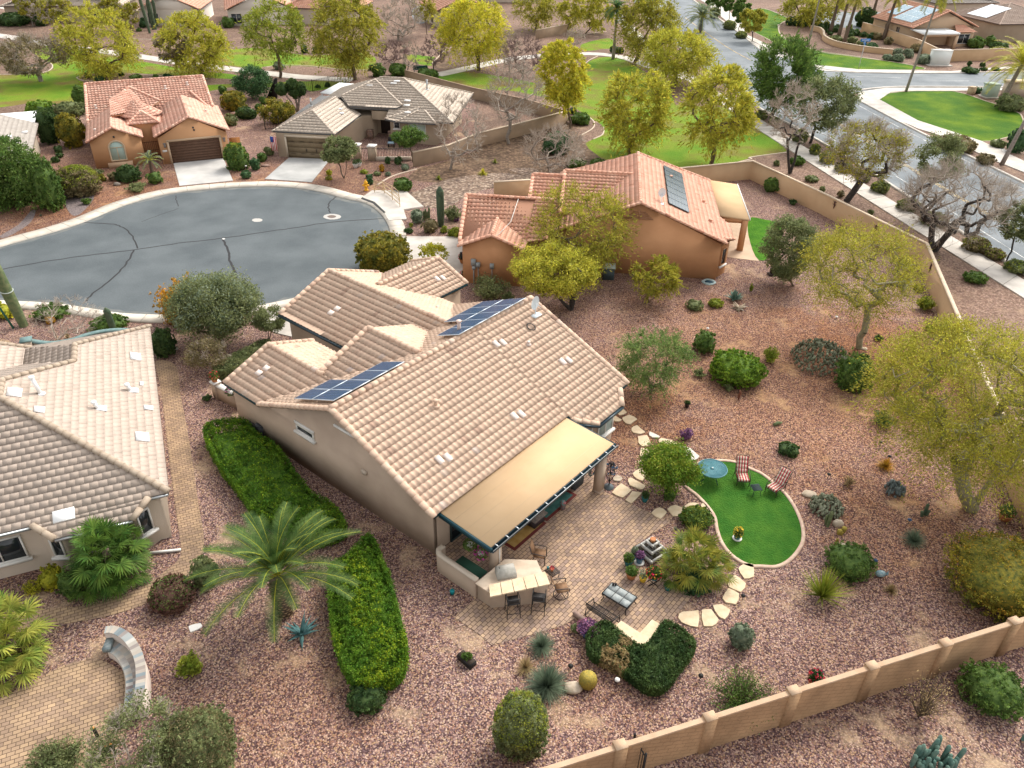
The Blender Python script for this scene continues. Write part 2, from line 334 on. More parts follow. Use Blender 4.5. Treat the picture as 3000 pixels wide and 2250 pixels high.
# cracks sealed with tar
tar=mat('tar',(.028,.028,.03)); mb=MB(); rs=random.Random(4)
def crack(pts,wd=.07):
    wd*=1.5
    P=smoothc(GL(*pts),6); P=[p+np.array([rs.uniform(-.06,.06),rs.uniform(-.06,.06)]) for p in P]
    A=offs(P,wd/2);B=offs(P,-wd/2); v=[];f=[]
    for a,b in zip(A,B): v+=[(a[0],a[1],.017),(b[0],b[1],.017)]
    for i in range(len(P)-1): f.append((2*i,2*i+2,2*i+3,2*i+1))
    mb.add(v,f)
crack(tl(1,(0,665),(300,610),(700,550),(1080,505),(1450,450),(1800,410),(2212,350))+tl(11,(400,335),(750,280),(1165,250)),.09)
crack(tl(1,(680,283),(900,295),(980,315),(1060,380),(1115,495)),.08)
crack(tl(1,(1080,505),(1020,620),(900,740),(740,870),(700,920)),.10)
crack(tl(1,(1805,415),(1850,520),(1865,600),(1900,670),(1920,760)),.12)
crack(tl(1,(1425,65),(1430,110),(1450,150)),.05); crack(tl(1,(1440,170),(1300,220),(1150,275)),.04)
crack(tl(11,(790,70),(735,120),(725,160),(740,205)),.08)
struct(mb.build('tar_seams',tar,loc=(0,0,0)))
# ---------------------------------------------------------------- main street
near=[(27.5,190),(29.5,140),(32,111),(35,97),(37.9,80),(40.6,56.8),(43.5,36),(47,10)]
far=[(42.8,240),(42.9,175),(45.5,140)]
mainL=smoothc(near,5); farR=smoothc([(47.6,116),(49.6,98),(52.6,79),(56.5,52),(61,25)],5)
junc=GL((30,870,750))+[(54.8,121),(64,122.4),(90,124),(150,128)]
juncT=[(150,141),(100,137.5),(80,134.2),(65,131.9),(52,131.9),(47.8,137),(45.2,146),(43.4,165),(42.9,195),(42.8,240)]
road=[tuple(p) for p in mainL[::-1]]+[(27.5,240)]+juncT[::-1]+junc[::-1]+[tuple(p) for p in farR]
sheet('main_street_asphalt',road,.012,ASPH2)
kerb('kerb',mainL[::-1],.35,.13,CONC,side=1)
kerb('kerb',farR,.35,.13,CONC,side=-1)
kerb('kerb',smoothc(juncT,3),.4,.13,CONC,side=-1)
kerb('kerb',smoothc([(48.3,117.9),(54.8,121.2),(64,122.4),(90,124),(150,128)],3),.4,.13,CONC,side=1)
mb=MB()
def line(P,wd,mi=0,dash=None):
    for i in range(len(P)-1):
        if dash and i%2: continue
        a,b=P[i],P[i+1]; mb.beam((a[0],a[1],.0145),(b[0],b[1],.0145),wd,.006,mi)
line(offs(mainL,-1.9)[8:],.13); line(offs(farR,1.5),.13)
cl=[(45.2,62),(43.3,74.8),(41.6,90),(40.4,103)]; line(smoothc(cl,4),.12,1); line(offs(smoothc(cl,4),.3),.12,1)
line(smoothc([(50,35),(47.8,48),(45.2,62)],4),.12,1)
line(smoothc([(39.2,139.7),(37.6,153),(36,185)],4),.15,1)
line([(34,126),(40.5,126.6)],.3);line([(34.3,124),(40.8,124.3)],.3)
for k in range(5): line([(35+k*1.3,124.2),(34.8+k*1.3,126.3)],.25)
line([(47.5,129),(60,128.5)],.12);line([(62,126.5),(70,127.2)],.12)
struct(mb.build('road_markings',[WHITEP,YELP],loc=(0,0,0)))
def walk(name,A,B,z=.09,m=CONC,jn=2.4):
    slab(name,[tuple(p[:2]) for p in A]+[tuple(p[:2]) for p in B][::-1],0,z,m)
wa=smoothc([(27.4,112),(29.2,99),(33.6,75),(38.1,52.1),(43,28)],5); wb=smoothc([(29.4,112),(31.4,99.5),(35.7,76),(40.1,53.8),(45.2,28)],5)
walk('pavement',wa,wb)
mb=MB()
for i in range(0,len(wa)): 
    for q in (0,.5):
        if i+1<len(wa):
            a=wa[i]*(1-q)+wa[i+1]*q; b=wb[i]*(1-q)+wb[i+1]*q; mb.beam((a[0],a[1],.092),(b[0],b[1],.092),.05,.01)
struct(mb.build('pavement_joints',jm,loc=(0,0,0)))
slab('pavement',[(20,190),(22.5,140),(27.4,112),(29.4,112),(24.6,141),(22.5,190)],0,.085,CONC)
slab('pavement',GL((30,870,750),(30,1100,715),(30,1650,715),(30,2040,715),(30,2040,735),(30,1650,740),(30,1250,740),(30,1130,750),(30,1040,810),(30,1350,980),(30,1860,1145),(30,2212,1310),(30,2212,1400),(30,1980,1310),(30,1560,1110),(30,1350,1045),(30,1040,910),(30,860,800)),0,.09,CONC)
slab('pavement',GL((30,-60,270),(30,180,385),(30,450,520),(30,870,565),(30,1620,580),(30,2040,545),(30,2212,545),(30,2212,560),(30,2040,562),(30,1620,592),(30,860,592),(30,560,575),(30,400,500),(30,130,445),(30,0,350),(20,2212,350),(20,1850,30),(20,1800,0),(20,1830,-30),(20,1920,0),(20,2212,240)),0,.09,CONC)
# ---------------------------------------------------------------- park: lawns and paths
def grassmat(name,a,b_,c3,sc=.45,fine=7.):
    m=mat(name,a,rough=.9,col2=b_,scale=sc,bump=1.,bscale=14,detail=10,c3=c3,spec=.1); n=m.node_tree.nodes;L=m.node_tree.links
    b=n['Principled BSDF']; src=b.inputs['Base Color'].links[0].from_socket; tc=[x for x in n if x.type=='TEX_COORD'][0]
    nz=n.new('ShaderNodeTexNoise'); nz.inputs['Scale'].default_value=fine; nz.inputs['Detail'].default_value=8; nz.inputs['Roughness'].default_value=.85; L.new(tc.outputs['Object'],nz.inputs['Vector'])
    mr=n.new('ShaderNodeMapRange'); mr.inputs[1].default_value=.3; mr.inputs[2].default_value=.7; mr.inputs[3].default_value=.62; mr.inputs[4].default_value=1.4; L.new(nz.outputs[0],mr.inputs[0])
    mu=n.new('ShaderNodeVectorMath'); mu.operation='SCALE'; L.new(src,mu.inputs[0]); L.new(mr.outputs[0],mu.inputs['Scale']); L.new(mu.outputs[0],b.inputs['Base Color'])
    for x in n:
        if x.type=='BUMP': x.inputs['Distance'].default_value=.12
    return m
LAWN=grassmat('lawn',(.21,.16,.05),(.12,.245,.018),(.19,.27,.025),.2)
GREEN=grassmat('green_lawn',(.05,.135,.010),(.13,.215,.012),(.08,.165,.010),.3)
TURF=grassmat('turf',(.035,.13,.015),(.065,.17,.02),(.05,.15,.018),1.2,18)
TURF2=grassmat('turf_bright',(.05,.17,.012),(.08,.22,.016),(.065,.195,.014),1.2,18)
def lawn(name,pts,m,z=.008,edge=None,k=3):
    P=[tuple(p) for p in smoothc(GL(*pts),k,True)]
    sheet(name,P,z,m)
    if edge:
        mb=MB(); strip(mb,offs(P,0,True),offs(P,-.14,True),0,.05,closed=True); struct(mb.build('lawn_edging',edge,loc=(0,0,0)))
EDGE=mat('edging',(.50,.40,.30),col2=(.6,.5,.4),scale=4)
lawn('lawn',[(0,-700,560),(0,0,600),(0,290,600),(0,430,560),(0,400,510),(0,330,470),(0,250,400),(0,450,372),(0,760,425),(0,1500,560),(0,1900,605),(0,1870,640),(0,1400,610),(0,1000,590),(0,700,600),(0,630,645),(0,690,680),(0,690,840),(0,300,830),(0,0,870),(0,-600,900)],LAWN,.010)
lawn('lawn',tl(0,(1650,500),(1700,440),(1980,390),(2212,400))+tl(10,(350,420),(600,450),(1000,430),(1110,480),(1050,560),(830,560),(500,535),(200,540))+tl(0,(2100,560),(1750,520)),LAWN,.010)
lawn('lawn',tl(10,(520,660),(850,645),(820,690),(600,740),(500,720),(0,700))+tl(0,(1680,740),(1680,690)),LAWN,.010)
lawn('lawn',tl(20,(-370,620),(-130,580),(60,600),(300,640),(560,700),(640,760),(560,790),(300,740),(30,720),(-300,690)),LAWN,.010)
lawn('lawn',tl(20,(-590,440),(-200,470),(100,410),(60,500),(-160,540),(-480,520)),LAWN,.011)
lawn('lawn',tl(20,(840,360),(1060,310),(1120,380),(1000,400),(870,410)),LAWN,.010)
lawn('lawn',tl(20,(970,465),(1170,475),(1330,570),(1560,700),(1600,850),(1990,870),(2212,1000))+tl(30,(150,1110),(290,1225),(0,1275))+tl(20,(2100,1310),(1600,1365),(1300,1330),(1050,1300),(960,1250),(870,1160),(1020,1090),(1000,1010),(900,950),(740,850),(560,800),(640,740),(840,550)),LAWN,.010,k=2)
lawn('lawn',tl(30,(60,70),(140,80),(260,130),(300,155),(230,200),(240,290),(360,355),(560,415),(800,450),(1250,520),(1400,562),(870,563),(600,550),(470,520),(200,350),(0,245),(-60,180),(-40,100)),GREEN,.012,EDGE)
lawn('lawn',tl(30,(1040,810),(1130,755),(1400,738),(1650,742),(1900,820),(2180,925),(2165,1075),(2060,1115),(1860,1145),(1600,1075),(1350,985),(1130,870)),GREEN,.012,EDGE)
def path(pts,wd,m=CONC,z=.05,name='path'):
    P=smoothc(GL(*pts),5); slab(name,[tuple(p) for p in offs(P,wd/2)]+[tuple(p) for p in offs(P,-wd/2)][::-1],0,z,m)
path(tl(0,(-500,230),(0,290),(400,360),(1000,440),(1500,515),(1950,570),(2212,600))+tl(10,(500,625),(920,650)),2.6)
path(tl(10,(1600,610),(1900,545),(2150,490))+tl(20,(500,455),(900,437),(1170,465),(1400,540),(1700,640)),2.4)
path(tl(0,(0,60),(500,160),(640,150)),1.6)
# curved concrete edgings between gravel beds and lawn
def edging(pts,wd=.16):
    P=smoothc(GL(*pts),5); mb=MB(); strip(mb,offs(P,wd/2),offs(P,-wd/2),0,.06); struct(mb.build('bed_edging',EDGE,loc=(0,0,0)))
edging(tl(0,(0,605),(280,600),(400,570),(425,530),(390,505)))
edging(tl(0,(900,660),(700,655),(635,640),(660,620),(1000,600),(1680,640)))
edging(tl(0,(1050,318),(1270,320))); edging(tl(0,(1720,400),(1980,380)))
edging(tl(10,(210,545),(350,530),(560,535),(800,560),(1060,570)))
edging(tl(10,(1560,520),(1700,390),(1830,420),(2100,390)))
edging(tl(10,(1120,1500),(1240,1430),(1440,1370)))
edging(tl(20,(830,1100),(930,1040),(940,990),(900,950))); edging(tl(20,(930,1130),(1010,1090),(1020,1030)))
edging(tl(20,(850,540),(900,490),(970,455))); edging(tl(20,(870,310),(870,280),(1040,255)))
edging(tl(20,(2050,1330),(2212,1290))+tl(30,(0,1275),(290,1235)))
edging(tl(30,(220,200),(240,280),(360,350),(560,420),(800,455),(1100,495)),.2)
# brown earth and river bed
lawn('earth_bed',tl(20,(0,1290),(0,1180),(250,1080),(700,1000),(800,1080),(900,1200),(1000,1290),(700,1390),(400,1400),(200,1500),(0,1520)),EARTH,.009)
lawn('earth_bed',tl(10,(1450,1370),(1600,1330),(2212,1150),(2212,1400),(1900,1480),(1400,1460)),EARTH,.0095)
lawn('river_bed',tl(10,(1150,1540),(1400,1560),(1700,1450),(2100,1400),(2300,1420))+tl(20,(250,1370),(480,1370),(450,1480),(100,1520),(-60,1590))+tl(11,(1850,60),(1700,150),(1500,160),(1350,90)),RIVER,.013)
lawn('earth_bed',tl(10,(1650,420),(1900,430),(2150,400),(2150,480),(1900,540),(1650,560),(1560,520)),EARTH,.012)
lawn('river_bed',tl(1,(0,390),(150,300),(250,190),(290,190),(240,290),(60,400)),mat('dark_cobble',(.10,.08,.08),col2=(.25,.2,.19),scale=8,bump=1,bscale=12),.013)
lawn('river_bed',tl(1,(520,60),(720,30),(760,90),(640,220),(560,200)),MATS['dark_cobble'],.013)
# driveways
slab('driveway',GL((0,1405,1325),(0,1810,1285),(0,1888,1465),(0,1455,1508)),0,.045,mat('light_drive',(.44,.43,.41),col2=(.56,.545,.52),scale=.6,detail=8))
slab('driveway',GL((10,405,1280),(10,740,1290),(10,590,1478),(10,210,1452)),0,.045,DRIVE)
slab('driveway',GL((11,1280,395),(11,1800,400),(11,1850,770),(11,1500,800),(11,1180,700),(11,1260,500)),0,.045,CONC)
slab('driveway',GL((11,150,960),(11,480,890),(11,560,1240),(11,300,1180),(11,100,1090)),0,.045,CONC)
PAVM={}
def paver(name,rot,w=.30,h=.20,c1=(.42,.29,.20),c2=(.30,.19,.16),c3=(.36,.25,.17),mort=(.16,.11,.085)):
    m=bpy.data.materials.new(name); m.use_nodes=True; n=m.node_tree.nodes;L=m.node_tree.links; b=n['Principled BSDF']; b.inputs['Roughness'].default_value=.85; b.inputs['Specular IOR Level'].default_value=.2
    tc=n.new('ShaderNodeTexCoord'); mp=n.new('ShaderNodeMapping'); mp.inputs['Rotation'].default_value=(0,0,-rot); L.new(tc.outputs['Object'],mp.inputs[0])
    br=n.new('ShaderNodeTexBrick'); br.inputs['Scale'].default_value=1; br.inputs['Brick Width'].default_value=w; br.inputs['Row Height'].default_value=h; br.inputs['Mortar Size'].default_value=.012
    br.inputs['Color1'].default_value=(*c1,1); br.inputs['Color2'].default_value=(*c2,1); br.inputs['Mortar'].default_value=(*mort,1); br.offset=.5; L.new(mp.outputs[0],br.inputs[0])
    ns=n.new('ShaderNodeTexNoise'); ns.inputs['Scale'].default_value=.8; ns.inputs['Detail'].default_value=7; L.new(tc.outputs['Object'],ns.inputs['Vector'])
    mr=n.new('ShaderNodeMapRange'); mr.inputs[1].default_value=.3; mr.inputs[2].default_value=.7; mr.inputs[3].default_value=.78; mr.inputs[4].default_value=1.2; L.new(ns.outputs[0],mr.inputs[0])
    mu=n.new('ShaderNodeVectorMath'); mu.operation='SCALE'; L.new(br.outputs[0],mu.inputs[0]); L.new(mr.outputs[0],mu.inputs['Scale']); L.new(mu.outputs[0],b.inputs['Base Color'])
    bp=n.new('ShaderNodeBump'); bp.inputs['Distance'].default_value=.008; bp.invert=True; L.new(br.outputs['Fac'],bp.inputs['Height']); L.new(bp.outputs[0],b.inputs['Normal'])
    return m
M=Fr(0,0,51.03)
PAV=paver('patio_pavers',M.a,w=.27,h=.175,c1=(.48,.33,.215),c2=(.29,.205,.165),mort=(.10,.065,.05)); PAV2=paver('walk_pavers',R(24.6),w=.27,h=.17,c1=(.42,.29,.18),c2=(.29,.20,.14),mort=(.12,.08,.055))
patio=[tuple(M(17.6,18.7)[:2]),tuple(M(26.7,18.7)[:2])]+[tuple(M(26.7,15.9)[:2])]+GL((22,1030,945),(22,1240,1045),(22,1400,1115),(22,1560,1190),(22,1400,1290),(22,1250,1400),(22,1330,1560),(22,1480,1590),(23,1590,150),(23,1735,270),(23,1540,500),(23,1400,600),(23,1200,560),(23,980,520),(23,775,392),(23,790,445),(23,700,500),(23,560,545),(23,400,590),(23,110,665),(13,1960,590),(13,1745,440),(13,1910,290),(13,1660,70))
sheet('patio_paving',patio,.02,PAV)
lw=smoothc(GL(*(tl(1,(1345,1400),(1410,1430),(1445,1500),(1460,1659))+tl(2,(1510,400),(1560,700),(1610,1050),(1645,1250),(1650,1400),(1600,1520))+tl(3,(1510,100),(1350,220),(1220,310),(1000,395),(700,465),(300,522),(0,560),(-400,600)))),3)
lr=smoothc(GL(*(tl(3,(-400,480),(0,440),(240,385),(700,345),(1000,262),(1200,165),(1350,60))+tl(2,(1440,1500),(1470,1410),(1440,1200),(1400,900),(1350,500),(1310,150))+tl(1,(1275,1500),(1258,1420),(1290,1398)))),3)
sheet('paved_walk',[tuple(p) for p in lw]+[tuple(p) for p in lr],.02,PAV2)
cp=smoothc(GL(*tl(3,(-300,1250),(0,1100),(300,950),(450,860),(600,805),(740,785),(830,790),(950,850),(1040,920),(1080,1050),(1060,1250),(950,1500),(700,1800),(0,2000),(-500,1900))),4,True)
sheet('round_patio_paving',[tuple(p) for p in cp],.02,PAV2)
slab('paving_landing',GL((12,-20,380),(2,1865,315),(2,1985,260),(12,60,330)),0,.03,PAV,True)
# artificial turf with block edging
tp=smoothc(GL(*(tl(22,(1690,890),(1780,965),(1870,1060),(1930,1150),(1950,1250),(1985,1350),(2050,1440),(2130,1500),(2212,1535))+tl(32,(80,1538),(200,1540),(300,1490),(380,1395),(408,1310),(395,1200),(345,1080),(275,975),(180,885),(80,805),(-10,765))+tl(22,(2080,712),(1930,700),(1790,722),(1700,800)))),4,True)
sheet('artificial_turf',[tuple(p) for p in tp],.03,TURF)
mb=MB(); strip(mb,offs(tp,0,True),offs(tp,.17,True),0,.06,closed=True); a_=struct(mb.build('turf_edging',mat('edge_block',(.50,.34,.26),col2=(.60,.45,.34),scale=5),loc=(0,0,0)))
lawn('artificial_turf',tl(31,(-10,250),(100,258),(245,305),(215,500),(65,590),(-20,390)),TURF2,.03,k=4)
slab('paving_landing',GL((21,1900,550),(21,2112,575),(31,65,595),(31,-10,380),(21,2190,180),(21,1900,100)),0,.02,mat('tan_slab',(.50,.36,.25),col2=(.58,.43,.3),scale=1))
# ---------------------------------------------------------------- roofs
def roof_tiles(mb,poly,kind='S',P=.30,E=.38,amp=.05,step=.035,seed=0,k=6,mi=0):
    """Lays individual overlapping tiles over one convex roof slope."""
    V=[np.asarray(p,float) for p in poly]; n=len(V); nor=np.zeros(3)
    for i in range(n): nor+=np.cross(V[i],V[(i+1)%n])
    nor/=np.linalg.norm(nor)
    if nor[2]<0: nor=-nor
    e=np.cross([0,0,1.],nor); e/=np.linalg.norm(e); d=np.cross(nor,e)
    if d[2]>0: d=-d
    X=[p@e for p in V]; Y=[p@d for p in V]; h0=V[0]@nor
    x0,x1=min(X)-.01,max(X)+.01; y1=max(Y); y0=min(Y)
    nc=int((x1-x0)/P)+1; nr=int((y1-y0)/E)+1
    rs=np.random.default_rng(seed+17); bm=bmesh.new(); lay=bm.faces.layers.float.new('tv')
    def pt(x,y,h): return Vector(e*x+d*y+nor*(h0+h))
    if kind=='S':
        xs=np.linspace(0,1,k+1)[:-1]; prof=[amp*max(0.,math.sin(math.pi*min(1,t/.62)))**.8 if t<.62 else -.006 for t in xs]
    else: xs=np.array([0.,.965,.97]); prof=[0.,0.,-.012]
    for r in range(nr):
        yb=y1-r*E; yt=yb-E-.02; off=(P/2 if (kind!='S' and r%2) else 0)
        cx=[];ch=[];ci=[]
        for c in range(-1,nc+1):
            dh=rs.uniform(-.004,.004)
            for t,p_ in zip(xs,prof): cx.append(x0+off+(c+t)*P); ch.append(p_+dh); ci.append(c)
        b=[bm.verts.new(pt(x,yb,h+step)) for x,h in zip(cx,ch)]; t_=[bm.verts.new(pt(x,yt,h-.002)) for x,h in zip(cx,ch)]
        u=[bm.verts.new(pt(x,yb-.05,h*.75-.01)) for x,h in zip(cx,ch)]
        tvs={c:float(np.clip(rs.normal(.5,.09) if rs.random()>.06 else rs.random(),.12,1)) for c in range(-1,nc+2)}
        for i in range(len(cx)-1):
            f=bm.faces.new((b[i],b[i+1],t_[i+1],t_[i])); f[lay]=tvs[ci[i]]; f.smooth=(kind=='S')
            f=bm.faces.new((u[i],u[i+1],b[i+1],b[i])); f[lay]=0.  # drop face takes the darkest tone: course gap shadow painted into the tile edge
    cen=sum(V)/n
    for i in range(n):
        a,b_=V[i],V[(i+1)%n]; pn=np.cross(b_-a,nor); pn/=np.linalg.norm(pn)
        if (cen-a)@pn>0: pn=-pn
        if True: bmesh.ops.bisect_plane(bm,geom=bm.verts[:]+bm.edges[:]+bm.faces[:],dist=1e-5,plane_co=Vector(a+pn*.012),plane_no=Vector(pn),clear_outer=True)
    bm.verts.index_update(); vs_=[tuple(v.co) for v in bm.verts]
    k0=mb.n; mb.V.append(np.array(vs_).reshape(-1,3)); mb.n+=len(vs_)
    for f in bm.faces: mb.F.append(([k0+v.index for v in f.verts],mi,f[lay]))
    bm.free()
def caps(mb,p,q,r=.13,seg=.40,seed=0,mi=0,flat=False):
    """Row of half-round cap tiles along a ridge, hip or rake."""
    p=np.asarray(p,float);q=np.asarray(q,float);L_=np.linalg.norm(q-p); n=max(1,int(L_/seg)); rs=random.Random(seed); d=(q-p)/n
    for i in range(n):
        a=p+d*i; b=p+d*(i+1.08); mb.tube([a,b],[r*1.08,r*.9],8,mi,sy=.75 if not flat else .45,tv=min(1,max(0,rs.gauss(.5,.18))))
def gable_fill(mb,pts,th,mi=0):           # upright polygon given thickness along its inward normal 'th' vector
    pts=[np.asarray(p,float) for p in pts]; n=len(pts); th=np.asarray(th,float)
    v=pts+[p+th for p in pts]; mb.add(v,[tuple(range(n)),tuple(range(2*n-1,n-1,-1))]+[(i,n+i,n+(i+1)%n,(i+1)%n) for i in range(n)],mi)
def house_roof(root,slopes,capl,tmat,deck,kind='S',P=.30,E=.38,amp=.05,k=6,capr=.17,th=.12,seed=0,capflat=False,step=.035,capm=None):
    mb=MB(); dk=MB()
    for i,s in enumerate(slopes):
        roof_tiles(mb,s,kind,P,E,amp,step,seed+i,k); dk.poly3([np.asarray(p)-np.array([0,0,.015]) for p in s],th)
    r=mb.build('roof',tmat,root); dk.build('roof_deck',deck,r)
    for i,(a,b) in enumerate(capl):
        cb=MB(); caps(cb,a,b,capr,seed=seed+i,flat=capflat); cb.build('ridge_cap',capm or tmat,r)
    return r
STUC=mat('beige_stucco',(.43,.325,.245),col2=(.49,.375,.285),scale=.7,bump=.6,bscale=25,detail=6)
STUC2=mat('cream_stucco',(.50,.42,.33),col2=(.55,.46,.37),scale=.7,bump=.6,bscale=25,detail=6)
ORST=mat('orange_stucco',(.50,.25,.12),col2=(.56,.29,.145),scale=.6,bump=.6,bscale=25,detail=6)
ORS1=mat('light_orange_stucco',(.52,.28,.14),col2=(.56,.31,.16),scale=.6,bump=.6,bscale=25,detail=6)
TAN2=mat('tan_stucco',(.36,.28,.20),col2=(.40,.315,.23),scale=.6,bump=.6,bscale=25,detail=6)
TEAL=mat('teal_fascia',(.008,.045,.06),rough=.5); WHT=mat('white_trim',(.72,.70,.66)); GLASS=mat('dark_glass',(.02,.025,.03),rough=.08,spec=.6)
BLIND=mat('blinds',(.30,.38,.36),rough=.3); BLK=mat('black_iron',(.015,.014,.014),rough=.5); METAL=mat('galvanised',(.45,.47,.48),rough=.35,metal=.7)
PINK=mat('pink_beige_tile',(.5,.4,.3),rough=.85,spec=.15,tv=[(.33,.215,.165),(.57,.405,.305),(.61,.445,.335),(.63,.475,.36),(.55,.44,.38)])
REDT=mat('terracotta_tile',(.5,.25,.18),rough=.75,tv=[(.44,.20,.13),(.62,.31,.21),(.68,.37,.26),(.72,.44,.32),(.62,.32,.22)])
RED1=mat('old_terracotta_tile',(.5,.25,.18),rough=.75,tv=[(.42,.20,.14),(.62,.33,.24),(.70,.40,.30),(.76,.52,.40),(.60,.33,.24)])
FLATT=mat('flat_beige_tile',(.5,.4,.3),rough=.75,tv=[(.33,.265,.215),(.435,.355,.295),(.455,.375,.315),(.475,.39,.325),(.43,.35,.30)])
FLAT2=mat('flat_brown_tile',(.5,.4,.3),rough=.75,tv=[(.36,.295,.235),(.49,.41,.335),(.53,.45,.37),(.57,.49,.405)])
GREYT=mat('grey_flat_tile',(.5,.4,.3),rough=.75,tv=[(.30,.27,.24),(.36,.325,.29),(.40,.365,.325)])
CAPM=mat('tan_cover',(.56,.385,.225),col2=(.605,.425,.255),scale=.6,detail=6,rough=1.,spec=0.)
def window(root,c,dx,w,h,frame=WHT,pane=GLASS,nrm=None,sill=False,bar=True,name='window'):
    """c bottom centre on the wall face, dx unit vector along the wall, nrm outward normal"""
    dx=np.asarray(dx,float); nrm=np.asarray(nrm,float); c=np.asarray(c,float); up=np.array([0,0,1.]); mb=MB(); f=.07
    o=c+nrm*.03
    mb.beam(o-dx*(w/2)+up*f/2,o+dx*(w/2)+up*f/2,.08,f,up=up); mb.beam(o-dx*(w/2)+up*(h-f/2),o+dx*(w/2)+up*(h-f/2),.08,f,up=up)
    for s in (-1,1): mb.beam(o+dx*s*(w/2-f/2)+up*f,o+dx*s*(w/2-f/2)+up*(h-f),f,.08,up=nrm)
    if bar: mb.beam(o+up*f,o+up*(h-f),.05,.06,up=nrm)
    wo_=mb.build(name,frame,root)
    pb=MB(); gable_fill(pb,[c+dx*a*(w/2-.02)+up*b for a,b in((-1,.02),(1,.02),(1,h-.02),(-1,h-.02))],nrm*.02); pb.build('pane',pane,wo_)
    if sill:
        sb=MB(); sb.beam(c-dx*(w/2+.12)+nrm*.08-up*.06,c+dx*(w/2+.12)+nrm*.08-up*.06,.18,.13,up=up); sb.build('sill',WHT,wo_)
    return wo_
def walls(root,rings,gables,m,name='wall'):
    mb=MB()
    for poly,z in rings: mb.prism(poly,0,z)
    for g,th in gables: gable_fill(mb,g,th)
    return mb.build(name,m,root)
def solar(root,F_,u0,v0,nu,nv,pu,pv,zf,dark=(.010,.055,.135),lift=.14,frame=True,name='solar_panel',fm=None):
    pm=mat('solar_cell_%d'%int(dark[2]*1000),dark,rough=.22,spec=.5); fm=fm or mat('panel_frame',(.72,.78,.82),rough=.35,metal=.2)
    for i in range(nu):
        for j in range(nv):
            a=u0+i*pu; b=v0+j*pv; c=[np.array(F_(x,y,zf(x,y)+lift)) for x,y in((a+.01,b+.01),(a+pu-.01,b+.01),(a+pu-.01,b+pv-.01),(a+.01,b+pv-.01))]
            mb=MB(); mb.poly3(c,.04,1)
            ce=sum(c)/4; ins=[ce+(p-ce)*.95 for p in c]; nn=np.cross(c[1]-c[0],c[3]-c[0]); nn/=np.linalg.norm(nn); nn*=(1 if nn[2]>0 else -1)
            mb.poly3([p+nn*.008 for p in ins],0,0)
            for q in range(1,6):
                t=q/6; mb.beam(ins[0]*(1-t)+ins[1]*t+nn*.010,ins[3]*(1-t)+ins[2]*t+nn*.010,.012,.004,2,up=nn)
            mb.build(name,[pm,fm,mat('cell_line',(.06,.10,.15),rough=.3)],root)
def vent_pipe(root,p,h=.45,r=.07,m=None,tilt=(0,0),flash=True):
    mb=MB(); p=np.asarray(p,float); q=p+np.array([tilt[0],tilt[1],h]); mb.tube([p,q],r,10); mb.tube([q,q+np.array([0,0,.06])],r*1.5,10)
    if flash: mb.tube([p-np.array([0,0,.03]),p+np.array([0,0,.05])],[r*2.6,r*1.4],10)
    mb.build('vent_pipe',m or WHT,root)
# ================================================================ main house
mh=thing('house','beige stucco house under a pinkish barrel tile roof with solar panels and tan patio cover','house',M(24,24))
Z=lambda z:z
fz=lambda b:2.75+.42*(b-18); bz=lambda b:5.45-.42*(b-24.43)
RG=24.43
lz=lambda a:2.75+.35*(a-17.15)
s_front=[[M(17.1,18,fz(18)),M(26.9,18,fz(18)),M(26.9,RG,5.45),M(17.1,RG,5.45)],[M(26.9,17.5,fz(17.5)),M(31.8,17.5,fz(17.5)),M(31.8,RG,5.45),M(26.9,RG,5.45)],[M(27.05,17.5,fz(17.5)),M(27.9,16.78,fz(16.78)),M(30.1,16.78,fz(16.78)),M(31.02,17.5,fz(17.5))]]
# back slope, valley to the left wing from (23.7,25.35) to (17.2,30.7)
s_back=[[M(17.1,RG,5.45),M(23.7,RG,5.45),M(23.7,25.4,bz(25.4)),M(17.1,30.75,bz(30.75))],[M(23.7,RG,5.45),M(31.8,RG,5.45),M(31.8,30.7,bz(30.7)),M(23.7,30.7,bz(30.7))]]
L1=[M(17.15,30.7,lz(17.15)),M(17.15,33.8,lz(17.15)),M(20.2,33.8,lz(20.2)),M(20.2,28.2,lz(20.2))]
L2=[M(20.2,28.2,lz(20.2)),M(20.2,29.35,lz(20.2)),M(23.7,29.35,lz(23.7)),M(23.7,25.4,lz(23.7))]
R3=[M(20.2,29.0,lz(20.2)),M(20.2,33.8,lz(20.2)),M(23.1,33.8,lz(20.2)-.35*2.9),M(23.1,29.0,lz(20.2)-.35*2.9)]
R2=[M(23.7,25.4,lz(23.7)),M(23.7,29.35,lz(23.7)),M(27.2,29.35,lz(23.7)-.35*3.5),M(27.2,26.5,lz(23.7)-.35*3.5)]
gz=4.28; ga=27.95
G1=[M(23.85,31.2,2.75),M(23.85,38,2.75),M(ga,38,gz),M(ga,27.2,gz),M(24.6,29.3,gz-.383*(ga-24.6))]
G2=[M(ga,27.2,gz),M(ga,38,gz),M(32.05,38,2.72),M(32.05,30.3,2.72)]
q4=3.8
K1=[M(29.2,34.85,q4),M(34.78,34.85,q4),M(34.78,32.15,2.75),M(31.9,32.15,2.75)]
K2=[M(29.2,34.85,q4),M(34.78,34.85,q4),M(34.78,37.5,2.75),M(31.9,37.5,2.75)]
